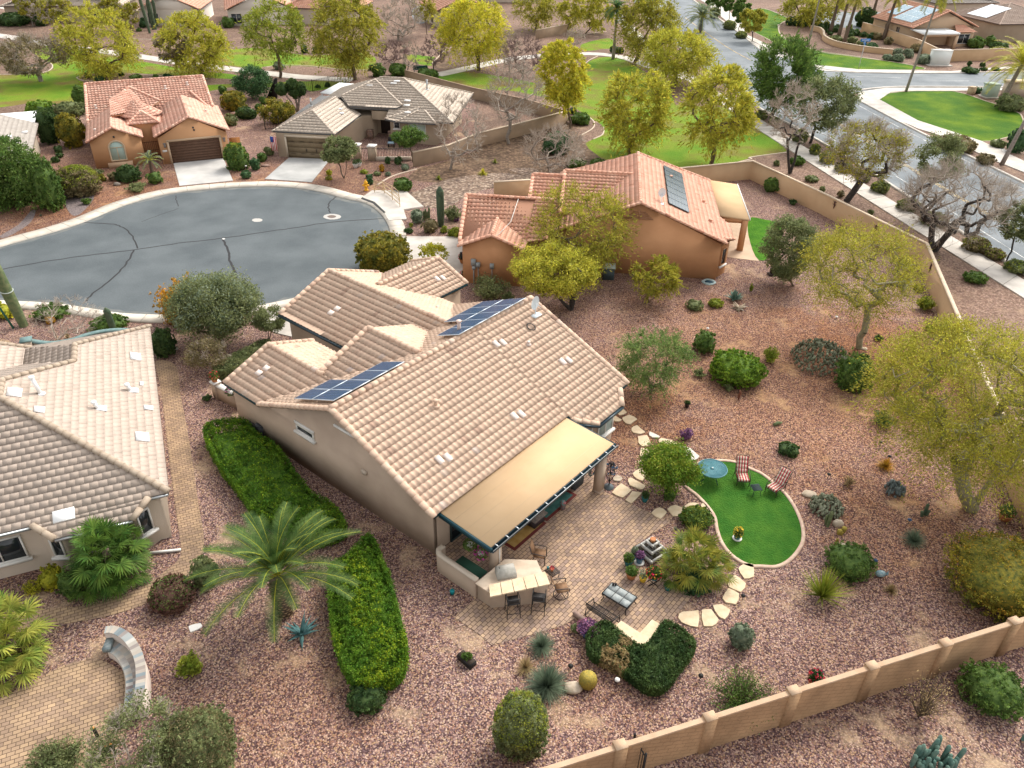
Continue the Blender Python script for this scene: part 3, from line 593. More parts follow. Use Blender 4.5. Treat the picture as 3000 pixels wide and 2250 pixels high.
capl=[(M(17.1,RG,5.5),M(31.8,RG,5.5)),(M(17.12,RG,5.47),M(17.12,18.0,fz(18)+.03)),(M(17.12,RG,5.47),M(17.12,30.6,bz(30.6)+.04)),
 (M(20.2,29.1,lz(20.2)+.05),M(20.2,33.8,lz(20.2)+.05)),(M(17.17,33.78,lz(17.15)+.03),M(20.2,33.78,lz(20.2)+.03)),(M(20.2,33.78,lz(20.2)+.03),M(23.1,33.78,lz(20.2)-.98)),
 (M(23.7,25.4,lz(23.7)+.05),M(23.7,29.35,lz(23.7)+.05)),(M(23.7,29.35,lz(23.7)+.03),M(20.2,29.35,lz(20.2)+.05)),(M(ga,27.3,gz+.05),M(ga,38,gz+.05)),
 (M(ga,38,gz+.03),M(23.87,38,2.78)),(M(ga,38,gz+.03),M(32.0,38,2.75)),(M(29.2,34.85,q4+.05),M(34.78,34.85,q4+.05)),(M(34.76,34.85,q4+.03),M(34.76,32.2,2.78)),(M(34.76,34.85,q4+.03),M(34.76,37.5,2.78)),
 (M(31.79,RG,5.45),M(31.79,17.5,fz(17.5)+.02)),(M(26.95,17.75,fz(17.6)+.03),M(27.95,16.8,fz(16.78)+.03)),(M(30.1,16.78,fz(16.78)+.03),M(31.0,17.5,fz(17.5)+.03))]
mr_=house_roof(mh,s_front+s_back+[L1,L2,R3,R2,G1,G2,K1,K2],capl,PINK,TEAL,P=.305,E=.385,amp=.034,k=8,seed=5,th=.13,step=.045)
# pale replacement tiles used as roof vents
mb=MB(); vt=mat('pale_vent_tile',(.66,.56,.50))
def vtile(a,b,zf,w=.32,l=.42,ax='b'):
    mb=MB()
    for s in (0,1):
        aa=a+s*.42; bb=b-s*.12
        c=[M(aa,bb,zf(aa,bb)+.09),M(aa+.3,bb,zf(aa+.3,bb)+.09),M(aa+.3,bb+.4,zf(aa+.3,bb+.4)+.09),M(aa,bb+.4,zf(aa,bb+.4)+.09)]; mb.poly3(c,.05)
    mb.build('vent_tile',vt,mr_)
fzz=lambda a,b:fz(b); lzz=lambda a,b:lz(a)
for a,b in ((19.2,19.6),(24.2,19.3),(29.4,20.2),(27.0,22.9)): vtile(a,b,fzz)
for a,b in ((18.4,32.3),(25.2,34.6)):
    zf=lzz if a<20 else (lambda a,b:2.75+.383*(a-23.85)); vtile(a,b,zf)
vtile(33.0,33.2,lambda a,b:2.75+.39*(b-32.15))
vent_pipe(mh,M(21.4,22.0,fz(22.0)+.05),.28,.09,PINK); vent_pipe(mh,M(26.3,25.0,bz(25)),.75,.10,mat('pipe_pink',(.62,.47,.40))); vent_pipe(mh,M(29.9,30.2,bz(30.2)),.55,.08,MATS['pipe_pink'])
vent_pipe(mh,M(28.8,22.2,fz(22.2)+.03),.12,.07,vt)
sat=MB(); p=M(30.9,23.4,fz(23.4)+.05); sat.beam(p-M.u*.3,p+M.u*.3,.5,.05); sat.tube([p,p+np.array([0,0,.7])],.03,8); q=p+np.array([0,0,.75])
sat.add([q+M.u*.36*math.cos(t)-M.v*.0+np.array([0,0,.42*math.sin(t)])+M.v*.04 for t in np.linspace(0,2*math.pi,14)[:-1]]+[q+M.v*.14],[(i,(i+1)%13,13) for i in range(13)]); sat.tube([q,q-M.v*.35-np.array([0,0,.12])],.02,6)
sat.build('satellite_dish',mat('dish_grey',(.66,.72,.75),rough=.4),mh)
tb=MB(); c=M(29.9,22.9,fz(22.9)+.10)
for k in (0,.03): tb.tube([c+M.u*(.22+k)*math.cos(t)+(M.v*math.sin(t)+np.array([0,0,.42*math.sin(t)]))*(.22+k) for t in np.linspace(0,2*math.pi,17)],.018,5,cap=False)
tb.build('cable_coil',BLK,mh)
solar(mh,M,17.48,24.62,4,1,1.12,1.72,lambda x,y:bz(y),lift=.28); solar(mh,M,17.48,26.36,2,1,1.12,1.50,lambda x,y:bz(y),lift=.28)
solar(mh,M,25.5,24.26,5,1,1.12,1.66,lambda x,y:bz(y),lift=.28); solar(mh,M,27.74,25.94,3,1,1.12,1.62,lambda x,y:bz(y),lift=.28)
rk=MB()
for (a0,a1,b) in ((17.6,21.9,25.0),(17.6,21.9,26.0),(17.6,19.6,27.0),(17.6,19.6,27.6),(25.6,31,24.7),(25.6,31,25.6),(27.9,31,26.4),(27.9,31,27.3)):
    rk.beam(M(a0,b,bz(b)+.21),M(a1,b,bz(b)+.21),.05,.06); rk.beam(M(a0+.2,b,bz(b)),M(a0+.2,b,bz(b)+.2),.05,.05)
rk.build('panel_rack',METAL,mh)
W_=17.42
wpoly=[M(W_,18.4),M(W_,33.5),M(22.8,33.5),M(22.8,31.5),M(24.2,31.5),M(24.2,37.6),M(31.6,37.6),M(34.4,37.2),M(34.4,32.5),M(31.4,32.5),M(31.4,18.0),M(30.2,17.95),M(29.9,17.1),M(28.2,17.1),M(27.4,17.95),M(26.6,18.4)]
mw=walls(mh,[(wpoly,2.42)],[
 ([M(W_-.006,18.4,0),M(W_-.006,33.4,0),M(W_-.006,33.4,2.5),M(W_-.006,30.5,bz(30.5)-.16),M(W_-.006,RG,5.26),M(W_-.006,18.4,fz(18.4)-.16)],M.u*.2),
 ([M(31.4,18.2,2.40),M(31.4,30.4,2.40),M(31.4,RG,5.26)],-M.u*.2),
 ([M(20.6,29.1,2.4),M(26.6,29.1,2.4),M(23.7,29.1,4.75),M(21.2,29.1,3.95)],-M.v*.2),
 ([M(W_,33.5,2.4),M(22.8,33.5,2.4),M(20.2,33.5,3.6)],-M.v*.2),([M(24.2,37.6,2.4),M(31.6,37.6,2.4),M(ga,37.6,4.1)],-M.v*.2),([M(34.4,32.5,2.4),M(34.4,37.2,2.4),M(34.4,34.85,3.6)],-M.u*.2),
 ([M(24.2,31.5,2.3),M(24.2,37.6,2.3),M(24.2,37.6,2.72),M(24.2,31.5,2.72)],M.u*.2),([M(31.6,32.5,2.3),M(34.4,32.5,2.3),M(34.4,32.5,2.7),M(31.6,32.5,2.7)],M.v*.2),
 ([M(W_,18.4,2.3),M(31.4,18.4,2.3),M(31.4,18.4,2.72),M(W_,18.4,2.72)],M.v*.2)],STUC)
# side window and sills on the gable wall, small light box
window(mh,M(W_,27.2,2.42),M.v,1.35,.42,nrm=-M.u,sill=True,bar=False)
sb=MB(); sb.beam(M(W_-.04,27.95,2.93),M(W_-.04,26.45,2.93),.1,.14); sb.build('window_lintel',WHT,mh); sb=MB(); sb.beam(M(W_-.04,24.7,4.27),M(W_-.04,23.3,4.27),.10,.12); sb.build('window_lintel',WHT,mh)
lb=MB(); lb.box(M(W_-.06,22.8,2.35),(.14,.3,.22),M.a); lb.build('wall_light',STUC2,mh)
# patio sliding door, bay windows
window(mh,M(19.6,18.36,.05),M.u,2.4,2.1,frame=mat('dark_frame',(.03,.05,.05)),nrm=-M.v,name='patio_door')
window(mh,M(23.6,18.36,.05),M.u,2.6,2.1,frame=MATS['dark_frame'],nrm=-M.v,name='patio_door')
window(mh,M(29.05,17.06,.85),M.u,1.45,1.2,pane=BLIND,nrm=-M.v,sill=True)
_n=-(M.v*.7+M.u*.7); _n/=np.linalg.norm(_n); window(mh,M(27.85,17.5,.85),M.u*.7-M.v*.7,.75,1.2,pane=BLIND,nrm=_n)
# patio cover with gutter
cz=lambda b:2.56+(b-15.1)*.065
cv=MB(); cv.poly3([M(17.5,15.1,cz(15.1)),M(26.72,15.1,cz(15.1)),M(26.72,18.02,cz(18.02)),M(17.5,18.02,cz(18.02))],.09)
pc=cv.build('patio_cover',CAPM,mh)
sm=MB()
for b in (15.75,16.5,17.25): sm=MB(); sm.beam(M(17.55,b,cz(b)),M(26.7,b,cz(b)),.02,.006); sm.build('cover_seam',mat('cover_seam_tan',(.54,.385,.235)),pc)
fb=MB(); fb.beam(M(17.44,15.0,2.44),M(17.44,18.0,2.62),.10,.2); fb.build('cover_fascia',TEAL,pc); fb=MB(); fb.beam(M(26.77,15.0,2.44),M(26.77,18.0,2.62),.08,.2); fb.build('cover_fascia',TEAL,pc)
gt=MB(); g0,g1=M(17.4,14.98,2.5),M(26.8,14.98,2.5); gt.beam(g0-np.array([0,0,.10]),g1-np.array([0,0,.10]),.16,.02); gt.beam(g0-M.v*.085-np.array([0,0,.03]),g1-M.v*.085-np.array([0,0,.03]),.02,.14); gt.beam(g0+M.v*.08-np.array([0,0,.03]),g1+M.v*.08-np.array([0,0,.03]),.02,.14)
go=gt.build('gutter',mat('gutter_dark',(.02,.045,.06),rough=.35,spec=.5),mh)
gb=MB()
for i in range(14): a=17.75+i*.68; gb.beam(M(a,14.9,2.53),M(a,15.12,2.55),.05,.02)
gb.beam(g0-M.v*.10+np.array([0,0,.035]),g1-M.v*.10+np.array([0,0,.035]),.02,.03)
gb.build('gutter_bracket',METAL,go)
eg=MB(); eg.beam(M(26.9,17.4,2.47),M(27.85,16.7,2.18),.12,.12); eg.beam(M(27.85,16.7,2.18),M(30.15,16.7,2.18),.12,.12); eg.build('gutter',MATS['gutter_dark'],mh)
eg=MB(); eg.beam(M(23.78,31.2,2.68),M(23.78,38,2.68),.12,.12); eg.build('gutter',MATS['gutter_dark'],mh)
bm_=MB(); bm_.beam(M(17.75,15.25,2.28),M(26.55,15.25,2.28),.18,.3); bm_.beam(M(17.75,15.35,2.30),M(17.75,18.3,2.30),.16,.26); bm_.build('patio_beam',STUC,mh)
for (a,b) in ((18.2,15.45),(25.88,15.2)):
    cb=MB(); cb.box(M(a,b),(.40,.40,2.14),M.a); cb.box(M(a,b,0),(.44,.44,.12),M.a); cb.build('column',STUC,mh)
dp=MB(); dp.tube([M(18.2,15.22,2.2),M(18.2,15.2,.9)],.03,6); dp.beam(M(17.62,15.1,2.22),M(17.62,18.0,2.4),.06,.1); dp.build('downpipe',WHT,mh)
# ================================================================ left house
Lf=Fr(-15.15,25.92,24.6)
lh=thing('house','cream house with flat beige tile hip roof and white roof vents beside a paved walk','house',Lf(-5,6))
rzL=lambda u:2.8-.42*u
Rr=[[Lf(0,-.12,2.8),Lf(0,16.07,2.8),Lf(-3.6,12.47,4.31),Lf(-3.6,10.6,4.31),Lf(-3.6,3.6,4.31)],[Lf(-3.6,3.6,4.31),Lf(-3.6,10.6,4.31),Lf(-6.3,7.9,5.45),Lf(-6.3,6.3,5.45)]]
fl=lambda v:2.8+.42*v
Ff=[[Lf(0,-.12,2.75),Lf(-.8,-.12,2.75),Lf(-12.6,-.12,2.75),Lf(-6.3,6.3,5.45)],[Lf(-.85,-.12,2.75),Lf(-1.6,-.93,2.41),Lf(-4.6,-.93,2.41),Lf(-5.36,-.12,2.75)]]
Bk=[[Lf(0,16.07,2.8),Lf(-3.6,12.47,4.31),Lf(-7.2,16.07,2.8)],[Lf(-3.6,12.47,4.31),Lf(-3.6,10.6,4.31),Lf(-7.2,14.2,2.8),Lf(-7.2,16.07,2.8)],[Lf(-6.3,7.9,5.45),Lf(-3.6,10.6,4.31),Lf(-7.2,14.2,2.8),Lf(-12.6,14.2,2.8)],
 [Lf(-6.2,12.3,3.0),Lf(-6.2,15.5,3.0),Lf(-8.8,15.5,4.1),Lf(-8.8,12.3,4.1)],[Lf(-12.6,-.12,2.75),Lf(-6.3,6.3,5.45),Lf(-6.3,7.9,5.45),Lf(-12.6,14.2,2.8)]]
cl=[(Lf(0,-.1,2.83),Lf(-6.3,6.3,5.5)),(Lf(-6.3,6.3,5.5),Lf(-6.3,7.9,5.5)),(Lf(-6.3,7.9,5.48),Lf(-3.6,10.6,4.35)),(Lf(-3.6,10.6,4.35),Lf(-3.6,12.47,4.35)),(Lf(-3.6,12.47,4.34),Lf(0,16.07,2.83)),(Lf(-6.2,15.5,3.0),Lf(-8.8,15.5,4.1)),(Lf(-.85,-.12,2.77),Lf(-1.6,-.93,2.43)),(Lf(-4.6,-.93,2.43),Lf(-5.36,-.12,2.77)),(Lf(-12.6,-.12,2.8),Lf(-6.3,6.3,5.5))]
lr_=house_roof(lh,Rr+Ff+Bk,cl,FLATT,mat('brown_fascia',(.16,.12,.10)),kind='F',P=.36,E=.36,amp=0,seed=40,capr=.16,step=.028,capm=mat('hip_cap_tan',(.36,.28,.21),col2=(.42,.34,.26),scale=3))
walls(lh,[([Lf(-.45,.12),Lf(-.45,15.6),Lf(-6.8,15.6),Lf(-12.2,13.8),Lf(-12.2,.3),Lf(-5.3,.3),Lf(-5.2,-.05),Lf(-4.4,-.35),Lf(-4.2,.35),Lf(-2.0,.35),Lf(-1.65,-.36),Lf(-.9,.12)],2.5)],[],STUC2)
_d=Lf.u*.85+Lf.v*.53; _nn=Lf.u*.53-Lf.v*.85
window(lh,Lf(-1.28,-.12,.85),_d,.62,1.3,nrm=_nn,sill=True,bar=False)
window(lh,Lf(-4.78,-.22,.85),Lf.u*.93-Lf.v*.36,.5,1.3,nrm=-Lf.u*.36-Lf.v*.93,sill=True,bar=False)
window(lh,Lf(-7.0,.3,.85),Lf.u,1.9,1.3,nrm=-Lf.v,sill=True,bar=True); window(lh,Lf(-3.0,.35,.15),Lf.u,1.9,2.1,nrm=-Lf.v,name='patio_door')
gm=MB(); gm.beam(Lf(-1.6,-.98,2.37),Lf(-4.6,-.98,2.37),.11,.1); gm.beam(Lf(-5.4,-.18,2.7),Lf(-12,-.18,2.7),.11,.1); gm.beam(Lf(-.05,-.18,2.7),Lf(-.85,-.18,2.7),.1,.1); gm.build('gutter',METAL,lh)
ds=MB(); a=G(2,1200,1440,.08); b=G(2,1465,1412,.08); ds.beam(a,b,.10,.10); ds.build('drain_spout',WHT,lh)
plt_=MB(); RV=mat('vent_white',(.85,.85,.84))
def onR(t,x,y):
    d=ray(T(t,x,y)); o=np.array([0,0,CH])-Lf.o; s=(2.8-.42*(o@Lf.u)-CH)/(d[2]+.42*(d@Lf.u)); q=np.array([0,0,CH])+d*s; return q
def plate(t,x,y,w=.5,l=.7,dz=.05,zf=rzL):
    q=onR(t,x,y); q_=q-Lf.o; u,v=q_@Lf.u,q_@Lf.v
    return [Lf(a,b,2.8-.42*a+dz) for a,b in((u-w/2,v-l/2),(u+w/2,v-l/2),(u+w/2,v+l/2),(u-w/2,v+l/2))]
for t,x,y,w,l in ((2,120,140,.55,.75),(2,322,280,.4,.5),(2,1155,500,.55,.75),(1,1100,1370,.5,.8),(2,838,270,.3,.5),(2,1100,125,.25,.45),(2,1205,265,.4,.4),(2,1148,70,.15,.4)): plt_=MB(); plt_.poly3(plate(t,x,y,w,l,.06),.03); plt_.build('roof_vent',RV,lr_)
d=ray(T(2,520,1140)); o=np.array([0,0,CH])-Lf.o; s=(2.8+.42*(o@Lf.v)-CH)/(d[2]-.42*(d@Lf.v)); q=np.array([0,0,CH])+d*s-Lf.o; uu,vv=q@Lf.u,q@Lf.v
plt_=MB(); plt_.poly3([Lf(a,b,2.8+.42*b+.09) for a,b in((uu-.42,vv-.25),(uu+.42,vv-.25),(uu+.42,vv+.25),(uu-.42,vv+.25))],.06)
plt_.build('roof_vent',RV,lr_)
for t,x,y,h in ((2,330,150,.9),(2,800,270,.35),(2,1065,125,.35)): vent_pipe(lh,onR(t,x,y)+np.array([0,0,.02]),h,.09,RV,tilt=(-.15,0))
vent_pipe(lh,Lf(-7.6,13.2,3.6),.5,.05,METAL)
# ================================================================ orange house on the right
O=Fr(15.93,55.03,-6.2)
oh=thing('house','orange stucco house with terracotta tile roof and dark solar array by the yard wall','house',O(-8,6))
ro=lambda u:3.12+.407*(-u) if u>-6.7 else 3.12+.407*(13.4+u)
v0,v1=-.9,11.3
OS=[[O(0,v0,3.1),O(0,13.4,3.1),O(-6.7,v1,5.85),O(-6.7,v0,5.85)],[O(-6.7,v0,5.85),O(-6.7,v1,5.85),O(-13.4,13.4,3.1),O(-13.4,v0,3.1)],[O(0,13.4,3.1),O(-6.7,v1,5.85),O(-13.4,13.4,3.1)],
 [O(-12.7,6.3,5.6),O(-7.2,6.3,5.62),O(-8.2,1.5,3.75),O(-12.7,1.5,3.75)],[O(-12.7,6.3,5.6),O(-7.2,6.3,5.62),O(-7.2,8.5,4.7),O(-12.7,12,3.3)],
 [O(-15.3,6.3,5.15),O(-12.7,6.3,5.15),O(-12.7,1.2,3.2),O(-15.3,1.2,3.2)],[O(-15.3,6.3,5.15),O(-12.7,6.3,5.15),O(-12.7,12,3.0),O(-15.3,12,3.0)],
 [O(-20.0,.95,5.0),O(-13.3,.95,5.0),O(-14.85,-3.0,3.1),O(-19.75,-3.9,3.05)],[O(-14.6,.95,5.0),O(-13.3,.95,5.0),O(-13.3,-2.6,3.3),O(-14.85,-3.0,3.1)],
 [O(-20.0,.95,5.0),O(-13.3,.95,5.0),O(-13.3,6.9,2.9),O(-20.3,6.9,2.9)],
 [O(-17.26,-4.4,4.05),O(-17.26,-1.2,4.1),O(-19.75,-3.2,3.08),O(-19.75,-4.4,3.08)],[O(-17.26,-4.4,4.05),O(-17.26,-1.2,4.1),O(-14.8,-2.9,3.1),O(-14.8,-4.4,3.1)],
 [O(-.1,-.1,3.1),O(.75,.9,2.75),O(.75,3.9,2.75),O(-.1,4.8,3.1)]]
oc=[(O(-6.7,v0,5.9),O(-6.7,v1,5.9)),(O(-6.7,v0,5.87),O(0,v0,3.12)),(O(-6.7,v0,5.87),O(-13.4,v0,3.12)),(O(-12.7,6.3,5.65),O(-7.2,6.3,5.65)),(O(-15.3,6.3,5.2),O(-12.7,6.3,5.2)),(O(-20,.95,5.04),O(-13.3,.95,5.04)),(O(-17.26,-4.4,4.1),O(-17.26,-1.2,4.1)),(O(-17.26,-4.4,4.07),O(-19.75,-4.4,3.08)),(O(-17.26,-4.4,4.07),O(-14.8,-4.4,3.1)),(O(-20.0,.95,5.03),O(-19.75,-3.6,3.1)),(O(-.1,-.1,3.14),O(.75,.9,2.79)),(O(-6.7,v1,5.87),O(0,13.4,3.12)),(O(-12.7,6.3,5.6),O(-12.7,1.5,3.75)),(O(-15.3,6.3,5.15),O(-15.3,1.2,3.2))]
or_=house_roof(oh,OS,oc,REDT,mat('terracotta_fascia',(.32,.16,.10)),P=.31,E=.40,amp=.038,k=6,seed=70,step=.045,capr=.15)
walls(oh,[([O(-.35,-.62),O(-.35,12.9),O(-13,12.9),O(-15,11.5),O(-15,6),O(-19.6,6),O(-19.45,-4.14),O(-15.1,-4.14),O(-15.1,-.2),O(-13,-.2),O(-13,-.62)],2.95)],[
 ([O(-.35,-.63,0),O(-.35,-.63,2.9),O(-6.7,-.63,5.68),O(-13,-.63,2.9),O(-13,-.63,0)],O.v*.2),([O(-19.45,-4.15,0),O(-19.45,-4.15,2.9),O(-17.26,-4.15,3.95),O(-15.1,-4.15,2.9),O(-15.1,-4.15,0)],O.v*.2)],ORST)
bw=MB(); bw.prism([O(-.4,-.4),O(.45,.75),O(.45,3.8),O(-.4,4.4)],0,2.6); bw.build('bay_wall',ORST,oh)
_d=(O(.45,.75)-O(-.3,-.3)); _d/=np.linalg.norm(_d); window(oh,O(.06,.2,.9),_d,.75,1.4,nrm=np.cross(_d,[0,0,1.]),sill=True,bar=False,frame=ORST)
gv=MB()
for i in range(5): z=4.55+i*.13; hw=(5.5-z)/.407*.45; gv.beam(O(-6.7-hw,-.68,z),O(-6.7+hw,-.68,z),.04,.07)
gv.beam(O(-6.7,-.70,4.5),O(-6.7,-.70,5.3),.08,.04,up=(0,1,0)); gv.build('gable_vent',mat('vent_tan',(.42,.22,.13)),oh)
solar(oh,O,-4.45,1.55,1,7,1.66,1.33,lambda x,y:3.12-.407*x,dark=(.035,.06,.08),lift=.16,fm=mat('black_frame',(.05,.07,.08),rough=.3))
pc2=MB(); pc2.poly3([O(-.5,5.2,3.05),O(2.5,5.3,2.75),O(2.5,13.9,2.75),O(-.5,13.9,3.05)],.15); pc2.build('patio_cover',CAPM,oh)
gu=MB(); gu.beam(O(2.56,5.3,2.72),O(2.56,13.9,2.72),.08,.12); gu.build('gutter',WHT,oh)
fb=MB(); fb.beam(O(-.4,5.4,2.55),O(2.35,5.4,2.55),.2,.35); fb.beam(O(2.3,5.4,2.55),O(2.3,13.7,2.55),.2,.35); fb.build('patio_beam',ORST,oh)
for v in (5.4,13.5):
    cb=MB(); cb.box(O(2.2,v),(.45,.45,2.6),O.a); cb.build('column',ORST,oh)
ob=MB()
for (t,x,y,w,h) in ((11,1900,600,.35,.5),(11,1903,645,.25,.25),(11,1938,620,.3,.35),(11,2050,632,.3,.4),):
    u_=None
    d=ray(T(t,x,y)); q0=np.array([0,0,CH])-O.o; tt=(-4.17-(q0@O.v))/(d@O.v); q=np.array([0,0,CH])+d*tt; qq=q-O.o
    ob=MB(); ob.box(O(qq@O.u,-4.24,max(.4,q[2]-h/2)),(w,.16,h),O.a); ob.beam(O(qq@O.u,-4.2,0.02),O(qq@O.u,-4.2,max(.4,q[2]-h/2)),.05,.05); ob.build('meter_box',mat('meter_grey',(.32,.35,.36),rough=.5),oh)
wb_=MB(); wb_.box(O(-14.98,-4.24,.9),(.4,.14,.6),O.a); wb_.build('irrigation_box',WHT,oh)
wl=MB(); wl.box(O(-19.53,-3.9,1.9),(.16,.16,.3),O.a); wl.tube([O(-19.6,-3.9,1.85),O(-19.6,-3.9,2.35)],[.05,.1],6); wl.build('wall_lantern',BLK,oh)
sat=MB(); p=O(-5.05,1.6,5.2); sat.beam(p-O.v*.5,p-O.v*.9,.35,.05); sat.tube([p-O.v*.6,p+np.array([0,0,.6])],.03,6); q=p+np.array([0,0,.65])
sat.add([q+O.u*.28*math.cos(t)+np.array([0,0,.38*math.sin(t)]) for t in np.linspace(0,2*math.pi,12)[:-1]]+[q+O.v*.1],[(i,(i+1)%11,11) for i in range(11)]); sat.build('satellite_dish',MATS['dish_grey'],oh)
for u,v in ((-9.5,1.2),(-3.9,8.6),(-1.2,6.2),(-1.0,2.2)): vent_pipe(oh,O(u,v,ro(u)),.16,.1,REDT)
wr=MB(); wr.tube([O(-15.9,.9,5.03),O(-16.2,-1.6,4.05),O(-16.6,-3.0,3.95),O(-16.9,-4.3,3.95)],.025,5); wr.build('cable_conduit',WHT,oh)
# ================================================================ orange house far left on the circle
H1=Fr(-35.68,79.46,24.5)
h1=thing('house','light orange house with brown garage door and arched window beyond the circle','house',H1(0,6))
mz=lambda v:5.45-.40*(14.4-v)
S1=[[H1(-7.1,14.4,5.45),H1(5.3,14.4,5.45),H1(5.4,8.9,mz(8.9)),H1(-7.3,8.9,mz(8.9))],[H1(-7.3,8.9,mz(8.9)),H1(-2.4,8.9,mz(8.9)),H1(-2.4,6.5,mz(6.5)),H1(-7.5,7.8,mz(7.8))],[H1(-7.1,14.4,5.45),H1(5.3,14.4,5.45),H1(5.3,20.5,3.0),H1(-7.1,20.5,3.0)],
 [H1(2.37,-.05,4.55),H1(2.37,9.6,4.55),H1(-1.28,9.6,2.87),H1(-1.28,-.05,2.87)],[H1(2.37,-.05,4.55),H1(2.37,9.6,4.55),H1(6.1,10.5,2.85),H1(6.1,-.05,2.85)],
 [H1(-4.95,.75,3.95),H1(-4.95,9.0,3.95),H1(-7.55,9.0,2.75),H1(-7.55,.75,2.75)],[H1(-4.95,.75,3.95),H1(-4.95,6.8,3.95),H1(-2.3,5.2,2.75),H1(-2.3,.75,2.75)],
 [H1(-4.9,4.6,4.2),H1(-4.9,8.9,4.45),H1(-2.7,12.6,5.1),H1(-1.3,7.3,3.6)],[H1(-2.7,12.6,5.15),H1(.1,9.6,4.1),H1(-1.3,8.2,3.7)]]
c1=[(H1(-7.1,14.4,5.5),H1(5.3,14.4,5.5)),(H1(2.37,-.05,4.6),H1(2.37,8.5,4.6)),(H1(2.37,-.05,4.57),H1(-1.28,-.05,2.9)),(H1(2.37,-.05,4.57),H1(6.1,-.05,2.88)),(H1(-4.95,.75,4.0),H1(-4.95,6.5,4.0)),(H1(-4.95,.75,3.97),H1(-7.55,.75,2.78)),(H1(-4.95,.75,3.97),H1(-2.3,.75,2.78)),(H1(5.3,14.4,5.47),H1(5.45,8.9,3.3)),(H1(-7.1,14.4,5.47),H1(-7.4,8.0,2.95)),(H1(-4.9,8.9,4.5),H1(-2.7,12.6,5.2)),(H1(-2.7,12.6,5.2),H1(.1,9.6,4.2)),(H1(3.5,11.6,4.5),H1(5.3,7.5,3.1))]
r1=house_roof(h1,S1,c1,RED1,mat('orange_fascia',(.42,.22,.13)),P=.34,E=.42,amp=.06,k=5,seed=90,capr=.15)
# entry turret: fan of tiles over a low square wall
tm=MB(); ap=H1(-2.5,7.4,5.0)
ring=[H1(-2.1+2.2*math.cos(t),6.3+2.0*math.sin(t),3.75) for t in np.linspace(-2.9,.25,8)]
for i in range(7): roof_tiles(tm,[ap,ring[i],ring[i+1]],'S',.34,.42,.05,.03,200+i,4)
ap2=H1(-2.0,5.0,4.35); rg=[H1(-3.65,3.5,3.35),H1(-.35,3.4,3.35),H1(-.1,6.0,3.35),H1(-3.8,6.0,3.35)]
for i in range(4): roof_tiles(tm,[ap2,rg[i],rg[(i+1)%4]],'S',.34,.42,.05,.03,220+i,4)
for i in range(4): caps(tm,ap2,rg[i],.12,seed=i)
tm.build('turret_roof',RED1,h1)
walls(h1,[([H1(-.95,.05),H1(5.75,.05),H1(5.75,19),H1(-7.3,19),H1(-7.25,.95),H1(-2.55,.95),H1(-2.55,4.0),H1(-.95,4.0)],2.7),([H1(-3.4,3.75),H1(-.6,3.7),H1(-.4,5.8),H1(-3.6,5.8)],3.3)],[
 ([H1(-.95,.04,0),H1(5.75,.04,0),H1(5.75,.04,2.65),H1(2.37,.04,4.4),H1(-.95,.04,2.65)],H1.v*.2),([H1(-7.25,.94,0),H1(-2.55,.94,0),H1(-2.55,.94,2.65),H1(-4.95,.94,3.78),H1(-7.25,.94,2.65)],H1.v*.2)],ORS1)
def garage_door(root,F_,u0,u1,v,h,m,fm,rows=8):
    mb=MB(); n=rows
    for i in range(n): z0=.05+h*i/n; gable_fill(mb,[F_(u0,v,z0),F_(u1,v,z0),F_(u1,v,z0+h/n-.02),F_(u0,v,z0+h/n-.02)],F_.v*.05)
    g=mb.build('garage_door',m,root)
    fb=MB(); fb.beam(F_(u0-.12,v-.03,0),F_(u0-.12,v-.03,h+.15),.2,.1,up=F_.v); fb.beam(F_(u1+.12,v-.03,0),F_(u1+.12,v-.03,h+.15),.2,.1,up=F_.v); fb.beam(F_(u0-.2,v-.03,h+.14),F_(u1+.2,v-.03,h+.14),.1,.2); fb.build('frame',fm,g)
    return g
garage_door(h1,H1,0,4.9,-.03,2.2,mat('brown_door',(.10,.055,.035),col2=(.13,.07,.045),scale=4),mat('frame_cream',(.50,.36,.24)))
aw=MB(); cx=-4.95; pts=[H1(cx-.72,.86,.65),H1(cx+.72,.86,.65),H1(cx+.72,.86,1.95)]+[H1(cx+.72*math.cos(t),.86,1.95+.65*math.sin(t)) for t in np.linspace(.2,math.pi-.2,8)]+[H1(cx-.72,.86,1.95)]
gable_fill(aw,pts,H1.v*.05); awo=aw.build('arched_window',mat('window_pale',(.42,.55,.50),rough=.3),h1)
af=MB(); af.tube(pts+[pts[0]],.09,6,cap=False); af.beam(H1(cx,.84,.65),H1(cx,.84,2.0),.06,.05,up=H1.v); af.beam(H1(cx-.7,.84,1.95),H1(cx+.7,.84,1.95),.06,.06); af.build('frame',mat('frame_tan',(.58,.44,.30)),awo)
sb=MB(); sb.box(H1(cx,.75,0.0),(2.3,.45,.50),H1.a); sb.build('window_plinth',mat('plinth',(.55,.37,.24)),h1)
gm=MB()
for i in range(9): u=-2.45+i*.17; gm.beam(H1(u,2.4,.05),H1(u,2.4,1.75+.15*math.sin(i/8*3.14)),.03,.03)
gm.beam(H1(-2.5,2.4,1.75),H1(-1.05,2.4,1.75),.05,.05); gm.beam(H1(-2.5,2.4,.9),H1(-1.05,2.4,.9),.05,.05); gm.build('entry_gate',mat('rust_iron',(.12,.06,.035),rough=.6),h1)
for u in (-.45,5.4):
    lb=MB(); lb.box(H1(u,-.06,1.75),(.2,.2,.35),H1.a); lb.box(H1(u,-.06,2.1),(.28,.28,.06),H1.a); lb.build('wall_lantern',mat('lantern_grey',(.2,.18,.17)),h1)
nm=MB(); nm.box(H1(-.55,.0,1.25),(.45,.05,.2),H1.a); nm.build('number_plate',WHT,h1)
vb=MB(); 
